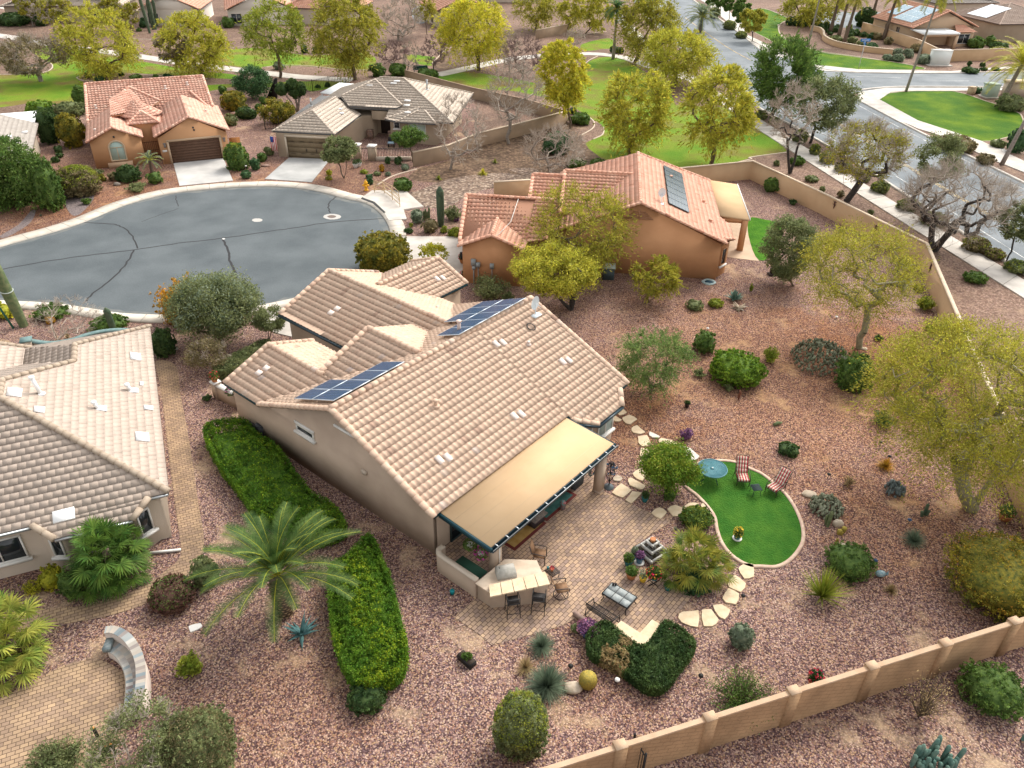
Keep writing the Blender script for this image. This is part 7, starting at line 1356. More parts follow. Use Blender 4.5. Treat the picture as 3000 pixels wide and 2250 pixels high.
# flagstones
FST=mat('flagstone',(.60,.46,.30),col2=(.68,.55,.38),scale=3,bump=.5,bscale=12,detail=7); FSW=mat('pale_flagstone',(.70,.66,.58),col2=(.60,.55,.47),scale=3,bump=.4,bscale=12)
SG='flat sandstone stepping stones'
stones=[(22,'first stepping stone tucked under the roof corner',(1130,300),(1180,275),(1205,300),(1150,325)),(22,'stepping stone against the bay window wall',(1085,345),(1110,325),(1165,360),(1140,375),(1090,365)),(22,'broad stepping stone below the one tucked under the roof corner',(1170,345),(1225,320),(1290,355),(1240,395),(1195,385)),(22,'stepping stone left of the small white slab',(1245,430),(1290,405),(1355,460),(1320,475),(1260,465)),
(22,'square stepping stone below the small white slab',(1295,495),(1370,485),(1398,560),(1330,575),(1300,545)),(22,'long stepping stone behind the lollipop tree',(1485,508),(1580,530),(1640,575),(1610,585),(1465,540)),(22,'stepping stone touching the left side of the lollipop tree',(1320,592),(1410,595),(1400,675),(1315,665)),(22,'small stepping stone half hidden by the lollipop tree',(1300,692),(1365,692),(1360,742),(1300,715)),
(22,'stepping stone left below the lollipop tree',(1255,795),(1320,755),(1380,780),(1335,855),(1285,835)),(22,'slanted stepping stone between column and lollipop tree',(1215,855),(1240,830),(1355,895),(1330,925),(1230,890)),(22,'large stepping stone at the corner of the patio',(1085,950),(1160,875),(1245,930),(1175,990)),(22,'stepping stone left of the teal flower pot',(1195,1010),(1250,940),(1330,950),(1245,1037)),
(22,'stepping stone set in the patio edge',(1405,1115),(1470,1070),(1530,1110),(1480,1165)),(22,'round stepping stone right of the one set in the patio edge',(1535,1085),(1600,1050),(1665,1080),(1650,1130),(1580,1140)),(22,'stepping stone above the round green bush',(1665,1065),(1710,1035),(1790,1040),(1750,1090),(1680,1110)),(22,'stepping stone between the round green bush and the turf',(1810,1040),(1845,1045),(1895,1115),(1870,1130),(1810,1075)),
(23,'stepping stone just below the turf edge',(2110,45),(2160,5),(2230,10),(2235,110),(2160,127)),(23,'stepping stone second from the turf in the lower chain',(2025,150),(2080,95),(2170,165),(2130,235),(2035,195)),(23,'stepping stone third from the turf in the lower chain',(1980,285),(2030,205),(2115,250),(2090,335),(2010,320)),(23,'stepping stone fourth from the turf, heart shaped',(1905,345),(1970,335),(2045,380),(2000,457),(1950,430)),(23,'stepping stone fifth from the turf, shield shaped',(1815,380),(1890,375),(1950,460),(1900,512),(1830,512)),(23,'largest stepping stone at the patio corner end of the chain',(1622,440),(1660,395),(1785,382),(1782,520),(1650,480))]
def slabst(t,l,pts,m,z=.06,name='stepping_stone'):
    P=[G(t,x,y,z*.5)[:2] for x,y in pts]; rs=random.Random(len(l)); Q=[]
    for i in range(len(P)):
        a_=P[i];b_=P[(i+1)%len(P)]; Q.append(a_); Q.append((a_+b_)/2+np.array([rs.uniform(-.04,.04),rs.uniform(-.04,.04)])+((a_+b_)/2-sum(P)/len(P))*.06)
    c=sum(P)/len(P); mb=MB(); mb.prism([tuple(q) for q in Q],0,z); o=mb.build(name,m,loc=(c[0],c[1],0)); tag(o,l,'stone'); return o
for s in stones: slabst(s[0],s[1],s[2:],FST)
slabst(22,'small white slab between the stepping stones',((1392,455),(1475,495),(1440,507),(1390,487)),FSW); slabst(22,'long white slab behind the lollipop tree',((1655,580),(1720,590),(1795,655),(1745,690),(1640,622)),FSW); slabst(22,'grey stone beside the sculpture stand',((1095,825),(1130,810),(1170,830),(1155,855),(1100,852)),MATS['boulder_tan'])
slabst(3,'pale rounded slab lying in the gravel below the date palm',((1530,525),(1545,505),(1625,488),(1632,520),(1545,560)),WHT,.05,'stone_slab')
slabst(11,'white round manhole ring in the circle',[(755+70*math.cos(t),235+22*math.sin(t)) for t in np.linspace(0,6.28,17)[:-1]],mat('manhole_ring',(.45,.43,.40)),.022,'manhole'); slabst(11,'brown manhole cover inside the white ring',[(752+35*math.cos(t),234+11*math.sin(t)) for t in np.linspace(0,6.28,15)[:-1]],mat('manhole_brown',(.16,.12,.10)),.034,'manhole_cover'); slabst(11,'plain pale manhole cover left of the ringed one',[(148+42*math.cos(t),263+14*math.sin(t)) for t in np.linspace(0,6.28,15)[:-1]],MATS['manhole_ring'],.024,'manhole_cover'); slabst(1,'tiny white survey cover where two cracks meet',((1800,412),(1815,409),(1826,414),(1812,420)),WHT,.024,'survey_cover')
# curved seat wall
SLT=mat('slate_tiles',(.5,.5,.5),rough=.6,tv=[(.16,.20,.22),(.30,.34,.35),(.38,.36,.32),(.45,.40,.34),(.22,.18,.17),(.50,.48,.44)])
PLW=mat('pale_plaster',(.60,.50,.43),col2=(.66,.56,.49),scale=2,bump=.3)
cen=[G(3,x,y,.95)[:2] for x,y in ((850,540),(905,535),(965,555),(1030,600),(1080,665),(1115,735),(1135,810),(1140,890),(1138,970),(1128,1050),(1112,1125))]
C_=smoothc(cen,3); sw=thing('seat_wall','curved seat wall with slate tiled top around the round patio','bench',(*C_[8],0))
mb=MB(); strip(mb,offs(C_,.15),offs(C_,-.15),0,.93); mb.build('back_wall',PLW,sw)
mb=MB(); rs=random.Random(3); A_=offs(C_,.17);B_=offs(C_,-.17)
for i in range(len(C_)-1): mb.add([(A_[i][0],A_[i][1],.96),(A_[i+1][0],A_[i+1][1],.96),(B_[i+1][0],B_[i+1][1],.96),(B_[i][0],B_[i][1],.96)],[(0,1,2,3)],0,rs.random())
strip(mb,offs(C_,.17),offs(C_,-.17),.93,.957); mb.build('wall_top_tiles',SLT,sw)
cx_=np.mean(C_,0); 
sgn=1 if np.linalg.norm(offs(C_,.3)[10]-G(3,600,1000)[:2])<np.linalg.norm(offs(C_,-.3)[10]-G(3,600,1000)[:2]) else -1
I0=offs(C_,sgn*.15);I1=offs(C_,sgn*.62); k0=2
mb=MB(); strip(mb,I0[k0:],I1[k0:],0,.42); mb.build('seat_base',PLW,sw); mb=MB()
for i in range(k0,len(C_)-1):
    for j in range(2):
        p=[I0[i]*(1-j/2)+I1[i]*j/2,I0[i+1]*(1-j/2)+I1[i+1]*j/2,I0[i+1]*(.5-j/2)+I1[i+1]*(j/2+.5),I0[i]*(.5-j/2)+I1[i]*(j/2+.5)]; mb.add([(q[0],q[1],.445) for q in p],[(0,1,2,3)],0,rs.random())
strip(mb,I0[k0:],offs(C_,sgn*.65)[k0:],.42,.443); mb.build('seat_tiles',SLT,sw)
mb=MB(); q=(I0[k0]+I1[k0])/2; q2=I1[k0]-I0[k0]; mb.box((q[0],q[1],.44),(.62,.28,.20),math.atan2(q2[1],q2[0])); mb.build('arm_block',mat('slate_dark',(.16,.20,.21),col2=(.25,.28,.28),scale=6),sw)
# outdoor kitchen
kt=thing('outdoor_kitchen','beige outdoor kitchen with raised sandstone bar and low curved wall','counter',M(17.6,14)); T3=MATS['flagstone']
TR=mat('travertine',(.56,.44,.33),col2=(.64,.52,.40),scale=3,bump=.3); 
kp=[M(16.75,14.45)[:2],M(18.55,12.85)[:2],M(19.0,13.35)[:2],M(19.3,14.1)[:2],M(18.5,15.1)[:2],M(16.75,15.2)[:2]]
mb=MB(); mb.prism(kp,0,.90); mb.build('counter_base',STUC,kt); mb=MB(); kk=[M(16.68,14.4)[:2],M(17.0,14.55)[:2],M(18.9,13.35)[:2],M(19.4,14.1)[:2],M(18.55,15.2)[:2],M(16.68,15.25)[:2]]; mb.prism(kk,.90,.96); mb.build('counter_top',TR,kt)
mb=MB(); mb.prism([M(16.72,14.42)[:2],M(18.5,12.8)[:2],M(18.72,13.05)[:2],M(16.95,14.68)[:2]],0,1.06); mb.build('bar_wall',STUC,kt)
mb=MB()
for i in range(5):
    a0=i/5;a1=(i+1)/5-.012; e0,e1=M(16.43,14.21),M(18.6,12.74); f0,f1=M(16.87,14.66),M(19.01,13.31); mb.prism([(e0+(e1-e0)*a0)[:2],(e0+(e1-e0)*a1)[:2],(f0+(f1-f0)*a1)[:2],(f0+(f1-f0)*a0)[:2]],1.06,1.13)
mb.build('bar_top',T3,kt)
kw=[np.array(p[:2]) for p in (M(17.38,17.85),M(17.05,17.85),M(16.85,17.7),M(16.75,17.45),M(16.73,16.5),M(16.72,15.3))]; kw=smoothc(kw,3); mb=MB(); strip(mb,offs(kw,.0),offs(kw,-.22),0,1.0); mb.build('low_wall',STUC,kt); mb=MB(); strip(mb,offs(kw,.02),offs(kw,-.24),1.0,1.03); mb.build('wall_coping',STUC2,kt)
# covered grill
gl=thing('covered_grill','grill under a grey canvas cover on the sandstone counter','grill',M(17.85,14.75,.96)); gp=M(17.9,14.6,.965); mb=MB(); ga_=M.a+R(-35)
v=[];
for (w_,d_,z) in ((.84,.56,0),(.82,.54,.22),(.78,.40,.34),(.72,.2,.44)):
    for sx,sy in ((-1,-1),(1,-1),(1,1),(-1,1)):
        x=sx*w_/2;y=sy*d_/2+(.04 if z>.3 else 0); v.append((gp[0]+x*math.cos(ga_)-y*math.sin(ga_),gp[1]+x*math.sin(ga_)+y*math.cos(ga_),gp[2]+z))
mb.add(v,[(i*4+k,i*4+(k+1)%4,i*4+4+(k+1)%4,i*4+4+k) for i in range(3) for k in range(4)]+[(12,13,14,15)]); mb.build('cover',mat('canvas_grey',(.34,.33,.29),col2=(.42,.40,.36),scale=6,bump=1,bscale=8),gl)
mb=MB(); mb.tube([gp+np.array([.3*math.cos(ga_+s),.3*math.sin(ga_+s),.46]) for s in (2.9,3.3)],.012,4); mb.build('cover_strap',BLK,gl)
# L-shaped stone seat
ls=thing('stone_seat','L shaped pale stone seat in the corner of the patio','bench',G(23,1340,600)); P=[tuple(G(23,x,y,.5)[:2]) for x,y in ((1098,518),(1162,465),(1312,562),(1412,453),(1498,508),(1342,690))]
mb=MB(); mb.prism(P,.42,.5); mb.build('seat_slab',FST,ls); c=np.mean(P,0); mb=MB(); P2=[G(23,x,y,.42)[:2] for x,y in ((1125,530),(1165,500),(1312,590),(1415,487),(1470,520),(1342,672))]; mb.prism(P2,0,.42); mb.build('seat_base',BLOCKM,ls)
mb=MB(); pa,pb_=G(23,778,395,.18),G(23,968,520,.25); mb.beam((pa[0],pa[1],.10),(pb_[0],pb_[1],.14),.16,.22); o=mb.build('low_ledge',mat('ledge_brown',(.24,.16,.13),col2=(.32,.22,.18),scale=4),loc=(pa[0],pa[1],0)); tag(o,'low stone ledge from the patio edge to the blue bowl planter','ledge')
# ---- furniture
def tf(o,loc,rot):
    o.location=(loc[0],loc[1],loc[2] if len(loc)>2 else 0); o.rotation_euler=(0,0,rot)
TEALM=mat('teal_metal',(.06,.19,.23),rough=.45,col2=(.09,.24,.28),scale=3)
def round_table(loc,r,h):
    t=thing('patio_table','round teal metal lattice table standing on the turf','table',(0,0,0)); mb=MB(); n=34
    mb.tube([(r*math.cos(a),r*math.sin(a),h) for a in np.linspace(0,2*math.pi,37)],.03,6,cap=False)
    for i in range(-11,12):
        x=i*r/11.5; y=math.sqrt(max(0,r*r-x*x))
        for s in (1,-1):
            c_,s_=math.cos(s*math.pi/4),math.sin(s*math.pi/4); mb.beam((x*c_-(-y)*s_,x*s_+(-y)*c_,h+.002*s),(x*c_-y*s_,x*s_+y*c_,h+.002*s),.045,.010)
    mb.lathe((0,0,h-.01),[(.12,0),(.12,.03)],16); mb.build('tabletop',TEALM,t); mb=MB(); mb.lathe((0,0,h+.03),[(.04,0),(.04,.02)],10); mb.build('parasol_hole',WHT,t)
    for k in range(4):
        a=k*math.pi/2+.5; lm=MB(); lm.tube([(.75*r*math.cos(a),.75*r*math.sin(a),h-.02),(.45*r*math.cos(a),.45*r*math.sin(a),h*.5),(.8*r*math.cos(a),.8*r*math.sin(a),.01)],.022,6); lm.build('leg',mat('dark_teal',(.02,.06,.07)),t)
    tf(t,loc,0); return t
q=G(22,1900,752,.72); round_table((q[0],q[1],0),.74,.72)
STR=bpy.data.materials.new('striped_cushion'); STR.use_nodes=True; n=STR.node_tree.nodes;L=STR.node_tree.links; b_=n['Principled BSDF']; b_.inputs['Roughness'].default_value=.9
tc=n.new('ShaderNodeTexCoord'); wv=n.new('ShaderNodeTexWave'); wv.bands_direction='X'; wv.inputs['Scale'].default_value=2.3; wv.inputs['Phase Offset'].default_value=1.2; L.new(tc.outputs['Object'],wv.inputs[0]); rp=n.new('ShaderNodeValToRGB'); rp.color_ramp.interpolation='CONSTANT'; e_=rp.color_ramp.elements; e_[0].color=(.42,.02,.04,1); e_[1].color=(.70,.60,.48,1); e_[1].position=.42; x_=e_.new(.72); x_.color=(.25,.03,.05,1); x_=e_.new(.8); x_.color=(.70,.60,.48,1); L.new(wv.outputs['Fac'],rp.inputs[0]); L.new(rp.outputs[0],b_.inputs['Base Color'])
BRN=mat('bronze_metal',(.05,.035,.03),rough=.45)
def lounge(label,loc,rot,recl=.5):
    t=thing('lounge_chair',label,'lounge chair',(0,0,0),'striped lounge chairs on the turf'); w=.56
    mb=MB()
    def pad(p,q,th,n=4):
        p=np.array(p,float);q=np.array(q,float)
        for i in range(n):
            a=p+(q-p)*(i+.03)/n; b=p+(q-p)*(i+.97)/n; mb.beam(a,b,w,th,up=(0,0,1) if abs((q-p)[2])<.3 else (0,-1,0))
    pad((0,-.45,.40),(0,.22,.34),.09); sm=mb.build('seat_cushion',STR,t); mb=MB(); pad((0,.24,.38),(0,.24+.42,.38+.72),.09); mb.build('back_cushion',STR,t); mb=MB(); pad((0,-.80,.30),(0,-.47,.38),.08,2); mb.build('leg_cushion',STR,t) if False else None
    fr=MB(); 
    for s in (-1,1):
        x=s*(w/2+.03); fr.tube([(x,-.5,.36),(x,.24,.30),(x,.70,1.08)],.018,6); ar=MB(); ar.tube([(x,-.42,.0),(x,-.46,.45),(x,-.36,.60),(x,.15,.62),(x,.38,.60)],.020,6); ar.build('armrest',BRN,t); lg=MB(); lg.tube([(x,.42,.62),(x,.34,.3),(x,.46,0)],.02,6); lg.build('leg',BRN,t)
    fr.tube([(-w/2-.03,.70,1.08),(-w/4,.73,1.13),(w/4,.73,1.13),(w/2+.03,.70,1.08)],.018,6); fr.tube([(-w/2-.03,-.5,.36),(w/2+.03,-.5,.36)],.018,6); fr.build('frame',BRN,t); tf(t,loc,rot); return t
q=G(22,2135,870); lounge('striped lounge chair facing the camera beside the teal table',(q[0]+.02,q[1]+.15,0),R(-4)); q=G(32,205,965); lounge('striped lounge chair turned left beyond the small dark table',(q[0],q[1]+.25,0),R(-48))
def slat_table(name,label,loc,rot,w,d,h,m,n=7):
    t=thing(name,label,'table',(0,0,0)); mb=MB()
    for i in range(n): mb.box((0,-d/2+d*(i+.5)/n,h-.02),(w,d/n*.72,.02))
    mb.tube([(-w/2,-d/2,h-.01),(w/2,-d/2,h-.01),(w/2,d/2,h-.01),(-w/2,d/2,h-.01),(-w/2,-d/2,h-.01)],.014,5); mb.build('tabletop',m,t)
    for a,b in ((-1,-1),(1,-1),(1,1),(-1,1)): l=MB(); l.tube([(a*w/2*.9,b*d/2*.9,h-.02),(a*w/2*.75,b*d/2*.75,h*.4),(a*w/2*.95,b*d/2*.95,0)],.014,5); l.build('leg',m,t)
    tf(t,loc,rot); return t
q=G(32,30,960); slat_table('side_table','small dark slatted table between the two striped lounge chairs',q,R(10),.46,.46,.45,mat('dark_green_metal',(.03,.05,.05)))
def pot(t,x,y,r,h,m,label,plant='gr',ph=.4,flow=None,saucer=None,npl=500,name='flower_pot'):
    q=G(t,x,y); o=thing(name,label,'flower pot',q); mb=MB(); mb.lathe((q[0],q[1],0.0),[(r*.68,0),(r*.9,h*.55),(r,h*.9),(r*1.08,h*.92),(r*1.08,h),(r*.9,h),(r*.88,h*.86)],20); mb.build('pot',m,o)
    if saucer: mb=MB(); mb.lathe((q[0],q[1],0.03),[(r*1.2,0),(r*1.35,.04),(r*1.2,.045)],18); mb.build('saucer',saucer,o)
    if plant:
        mb=MB(); rg=nrg(); c=np.array([q[0],q[1],h+ph*.35]); P=c+rdir(rg,npl)*np.array([r*1.25,r*1.25,ph*.6])*rg.random((npl,1))**.4; P=P[P[:,2]>h*.85]; leaves(mb,P,.055,rg,1.8); ms=[LM(plant)]
        if flow: n2=npl//4; P=c+rdir(rg,n2)*np.array([r*1.35,r*1.35,ph*.7]); P=P[P[:,2]>h]; leaves(mb,P,.06,rg,1.1,mi=1); ms.append(flow)
        mb.build('plant',ms,o)
    return o
BLU=mat('blue_glaze',(.02,.12,.25),rough=.2,spec=.6); TEG=mat('teal_glaze',(.01,.16,.17),rough=.25,spec=.6); TER=mat('terracotta',(.45,.18,.07),rough=.7); DRK=mat('dark_glaze',(.03,.02,.02),rough=.3)
RFL=mat('red_flowers',(.55,.02,.05),island=.3); PFL=mat('pink_flowers',(.40,.16,.24),island=.4); YFL=mat('yellow_flowers',(.75,.55,.05),island=.3); MFL=mat('magenta_flowers',(.50,.02,.28),island=.3)
pot(22,1350,1020,.17,.30,TEG,'teal pot on the gravel below the lollipop tree','dk',.35,npl=260)
pot(22,2098,1325,.17,.25,TEG,'teal pot of yellow flowers standing on the turf','gr',.5,YFL,saucer=WHT)
pot(22,1692,255,.16,.28,DRK,'dark pot alone in the gravel above the purple plant','dk',.15,npl=200)
pot(23,890,580,.36,.38,BLU,'large blue bowl of pink succulents at the dark hedge','pu',.22,PFL,npl=900)
shrub(23,755,485,835,560,'ol','small brown green clump left of the blue bowl')
pot(22,1240,1640,.24,.34,TER,'terracotta pot on the patio left of the white saucer planter','gr',.3,npl=600)
pot(22,1215,1535,.20,.30,TEG,'teal pot at the back of the potted plant group','gr',.45,npl=500)
pot(22,1262,1490,.13,.4,BLU,'small blue pot with pale succulent behind the potted plant group','sg',.4,npl=300)
pot(22,1305,1520,.18,.4,BLU,'purple flowered planter on a white saucer before the fountain','pu',.35,npl=500,saucer=WHT)
pot(23,1335,145,.17,.28,YFL,'yellow and black painted pot with a spiky succulent','sg',.4,npl=160)
pot(23,1537,215,.17,.30,TEG,'teal pot at the outer edge of the patio','dk',.2,npl=200)
pot(32,2050,1165,.32,.35,TER,'wide orange bowl planter under the huge palo verde','gr',.55,npl=500)
pot(33,495,1010,.22,.5,TER,'potted cactus with red flowers peeking over the front wall','dk',.5,RFL,npl=700)
pot(10,945,1358,.26,.4,WHT,'left one of two white pots by the courtyard gate','dk',.5,npl=300); pot(10,975,1350,.26,.4,WHT,'right one of two white pots by the courtyard gate','dk',.5,npl=300)
pot(11,1815,612,.28,.4,TER,'red flowering pot beside the terracotta garage corner','dk',.5,RFL,npl=600); pot(11,1830,745,.28,.35,TER,'dark red flower pot at the lower garage corner','dk',.4,RFL,npl=500)
# potted plant on folding stand
st=G(23,1415,170); t=thing('plant_stand','folding stand with a blue tray of mixed red and yellow flowers','plant stand',st); mb=MB(); 
for s in (-1,1): mb.beam((st[0]-.22,st[1]+s*.14,0),(st[0]+.22,st[1]+s*.14,.42),.03,.03); mb.beam((st[0]+.22,st[1]+s*.14,0),(st[0]-.22,st[1]+s*.14,.42),.03,.03)
mb.build('stand_legs',BLK,t); mb=MB(); mb.lathe((st[0],st[1],.42),[(.2,0),(.26,.1),(.24,.1),(.18,.03)],16); mb.build('tray',TEG,t); mb=MB(); rg=nrg(); c=np.array([st[0],st[1],.72]); leaves(mb,c+rdir(rg,900)*np.array([.36,.3,.28])*rg.random((900,1))**.4,.06,rg); leaves(mb,c+rdir(rg,110)*np.array([.38,.33,.32]),.06,rg,1.1,mi=1); leaves(mb,c+rdir(rg,90)*np.array([.38,.33,.32]),.06,rg,1.1,mi=2); mb.build('plant',[LM('gr'),RFL,YFL],t)
# fountain
fq=G(22,1400,1440); t=thing('fountain','square three tiered stone fountain with white rims','fountain',fq); FS=mat('fountain_stone',(.42,.41,.38),col2=(.55,.54,.5),scale=4); WAT=mat('dark_water',(.04,.03,.02),rough=.05,spec=.7)
fa=R(38)
for i,(s,z,h) in enumerate(((1.15,.18,.16),(.74,.46,.13),(.46,.72,.12))):
    bm2=MB(); 
    for k in range(4):
        a0=fa+k*math.pi/2; dx=np.array([math.cos(a0),math.sin(a0),0]); dy=np.array([-math.sin(a0),math.cos(a0),0]); c=np.array([fq[0],fq[1],z])+dx*(s/2-.04); bm2.beam(c-dy*(s/2-.0805),c+dy*(s/2-.0805) if k%2 else c+dy*(s/2-.0805),.08,h)
    for k in range(4):
        a0=fa+math.pi/4+k*math.pi/2; rr=(s/2-.04)*math.sqrt(2); bm2.box((fq[0]+rr*math.cos(a0),fq[1]+rr*math.sin(a0),z-h/2-.002),(.085,.085,h+.004),fa)
    b_o=bm2.build('basin_rim',FS,t); w=MB(); w.box((fq[0],fq[1],z-h/2-.01),(s-.16,s-.16,h*.7),fa); w.build('water',WAT,b_o)
    pd=MB(); pd.box((fq[0],fq[1],max(0,z-h/2-.22)),(s*.35,s*.35,.22),fa); pd.build('pedestal',mat('fountain_dark',(.12,.10,.09)),t)
top=MB(); top.lathe((fq[0],fq[1],.76),[(.10,0),(.14,.16),(.10,.16)],12); top.build('top_bowl',TER,t)
# coffee table with pale tiles
def coffee():
    t=thing('coffee_table','low iron table with six pale grey tiles on the patio','table',(0,0,0)); w,d,h=1.25,.78,.46; mb=MB()
    for i in range(3):
        for j in range(2): mb.box((-w/2+w*(i+.5)/3,-d/2+d*(j+.5)/2,h-.03),(w/3-.03,d/2-.03,.035))
    mb.build('tile_top',mat('grey_tile',(.24,.265,.265),col2=(.36,.38,.37),scale=4,rough=.9,spec=.1),t); mb=MB(); mb.box((0,0,h-.045),(w-.02,d-.02,.02)); 
    for (a,b,c,e) in ((-1,-1,1,-1),(1,-1,1,1),(1,1,-1,1),(-1,1,-1,-1)): mb.beam((a*w/2,b*d/2,h-.02),(c*w/2,e*d/2,h-.02),.04,.05)
    mb.build('frame',BLK,t)
    for a,b in ((-1,-1),(1,-1),(1,1),(-1,1)): l=MB(); l.tube([(a*w/2,b*d/2,h-.04),(a*w*.43,b*d*.43,h*.5),(a*w*.50,b*d*.52,.02)],.022,6); l.build('leg',BLK,t)
    return t
pa=G(23,1030,235,.45);pb_=G(23,1100,175,.45);pc_=G(23,1270,275,.45);pd_=G(23,1190,355,.45)
cc=(pa+pb_+pc_+pd_)/4; dv=(pc_-pb_); t=coffee(); tf(t,(cc[0],cc[1],0),math.atan2(dv[1],dv[0]))
mb=MB(); q=G(23,1105,178,.47); mb.box((q[0]-.05,q[1],.46),(.07,.07,.14),.3); mb.box((q[0]+.06,q[1],.46),(.07,.07,.12),.8); o=mb.build('candle_lantern',BLK,loc=q); tag(o,'pair of small black lanterns on the corner of the tiled table','lantern')
def bench():
    t=thing('garden_bench','black wire glider bench facing the tiled table','bench',(0,0,0)); w=1.30; mb=MB()
    for i in range(17): x=-w/2+w*i/16; mb.beam((x,-.24,.42),(x,.22,.40),.012,.012)
    for j in range(8): y=-.24+.46*j/7; mb.beam((-w/2,y,.415),(w/2,y,.415),.012,.012)
    mb.tube([(-w/2,-.25,.42),(w/2,-.25,.42)],.02,6); mb.tube([(-w/2,.22,.40),(w/2,.22,.40)],.02,6); mb.build('seat',BLK,t); mb=MB()
    for i in range(17): x=-w/2+w*i/16; mb.beam((x,-.26,.44),(x,-.38,.84),.012,.012)
    for j in range(6): z=.46+.36*j/5; mb.beam((-w/2,-.26-.12*j/5,z),(w/2,-.26-.12*j/5,z),.012,.012)
    mb.tube([(-w/2,-.38,.85),(0,-.40,.90),(w/2,-.38,.85)],.022,6); mb.build('backrest',BLK,t)
    for s in (-1,1):
        a=MB(); x=s*w/2; a.tube([(x,-.36,.7),(x,-.1,.66),(x,.2,.62),(x,.25,.4)],.022,6); a.build('armrest',BLK,t); l=MB(); l.tube([(x,-.3,.42),(x,-.35,.03),(x,.32,.03),(x,.25,.4)],.02,6); l.build('leg',BLK,t)
    fm=MB(); fm.tube([(-w/2,.32,.03),(w/2,.32,.03)],.016,5); fm.tube([(-w/2,-.35,.03),(w/2,-.35,.03)],.016,5); fm.tube([(0,-.35,.03),(0,.32,.03)],.016,5); fm.build('frame',BLK,t); return t
pa=G(23,900,330,.8);pb_=G(23,1140,425,.6); pm_=G(23,1015,400,.42); t=bench(); e1=G(23,960,300,.42);e2=G(23,1130,410,.42); tf(t,(pm_[0],pm_[1],0),math.atan2((e2-e1)[1],(e2-e1)[0]))
def stool(label,q,rot):
    t=thing('bar_stool',label,'bar stool',(0,0,0),'bar stools at the raised sandstone bar'); t.scale=(1.12,1.12,1.12); mb=MB(); mb.box((0,0,.72),(.44,.42,.035)); mb.build('seat',mat('black_sling',(.03,.028,.028),rough=.7),t)
    bk=MB(); bk.tube([(-.23,-.20,1.0),(-.16,-.26,1.04),(.16,-.26,1.04),(.23,-.20,1.0)],.02,6); bk.beam((-.19,-.235,.92),(.19,-.235,.92),.02,.16); bk.build('backrest',MATS['black_sling'],t)
    for s in (-1,1):
        a=MB(); a.tube([(s*.23,-.2,1.0),(s*.235,0,.97),(s*.23,.2,.95)],.016,6); a.build('armrest',BLK,t)
        for y in (-1,1): l=MB(); l.tube([(s*.23,y*.2,.97),(s*.23,y*.21,.7),(s*.25,y*.24,0)],.016,6); l.build('leg',BLK,t)
    fr=MB(); fr.tube([(-.24,-.22,.25),(.24,-.22,.25),(.24,.22,.25),(-.24,.22,.25),(-.24,-.22,.25)],.012,5); fr.build('footrest',BLK,t); tf(t,q,rot)
stool('black sling bar stool nearest the left end of the bar',G(23,280,410),R(12)+0.0); stool('black sling bar stool nearer the swivel chair',G(23,490,385),R(-8))
def swivel():
    t=thing('swivel_chair','brown sling swivel chair with round base beside the bar','chair',(0,0,0)); BS=mat('brown_sling',(.20,.11,.06),rough=.8,col2=(.26,.15,.08),scale=6)
    mb=MB(); mb.box((0,.02,.42),(.5,.5,.04)); mb.build('seat',BS,t); mb=MB(); mb.beam((0,-.26,.48),(0,-.42,1.0),.5,.03,up=(0,1,0)); mb.build('backrest',BS,t); mb=MB()
    mb.tube([(.32*math.cos(a),.32*math.sin(a),.03) for a in np.linspace(0,6.283,21)],.022,6,cap=False)
    for k in range(4): a=k*math.pi/2+.4; mb.tube([(.32*math.cos(a),.32*math.sin(a),.03),(.05*math.cos(a),.05*math.sin(a),.16),(0,0,.4)],.018,5)
    mb.build('swivel_base',BRN,t)
    for s in (-1,1): a=MB(); a.tube([(s*.28,.26,.44),(s*.30,.28,.62),(s*.30,0,.68),(s*.28,-.34,.7),(s*.27,-.42,1.0)],.024,6); a.build('armrest',BRN,t)
    return t
q=G(23,672,255); t=swivel(); tf(t,q,R(-75))
def armchair(label,q,rot):
    t=thing('patio_chair',label,'chair',(0,0,0)); BS=MATS['brown_sling']; mb=MB(); mb.box((0,0,.42),(.52,.5,.06)); mb.build('seat',BS,t); mb=MB(); mb.beam((0,-.25,.48),(0,-.44,1.05),.5,.03,up=(0,1,0)); mb.build('backrest',BS,t)
    for s in (-1,1):
        a=MB(); a.tube([(s*.29,.26,.0),(s*.29,.27,.62),(s*.3,-.05,.66),(s*.28,-.35,.66),(s*.27,-.44,1.05)],.024,6); a.build('armrest',BRN,t); l=MB(); l.tube([(s*.27,-.24,.42),(s*.28,-.34,0)],.022,6); l.build('leg',BRN,t)
    tf(t,q,rot)
armchair('dark brown patio chair behind the counter end',G(22,500,1500),R(-100))
q=G(22,600,1650); t=slat_table('side_table','small dark side table holding a red flower pot and a cup',q,R(40),.5,.5,.5,BRN)
o=thing('flower_pot','little orange pot of red flowers on the small dark side table','flower pot',(q[0]-.02,q[1]+.03,.5)); mb=MB(); mb.lathe((q[0]-.02,q[1]+.03,.5),[(.06,0),(.08,.12),(.06,.12)],10); mb.build('pot',TER,o); mb=MB(); rg=nrg(); leaves(mb,np.array([q[0]-.02,q[1]+.03,.68])+rdir(rg,90)*.09,.035,rg,1.2); mb.build('plant',RFL,o)
mb=MB(); mb.lathe((q[0]-.2,q[1]+.12,.5),[(.045,0),(.05,.14),(.04,.14)],10); o=mb.build('cup',TEG,loc=(q[0]-.2,q[1]+.12,.5)); tag(o,'dark green cup on the small dark side table','cup')
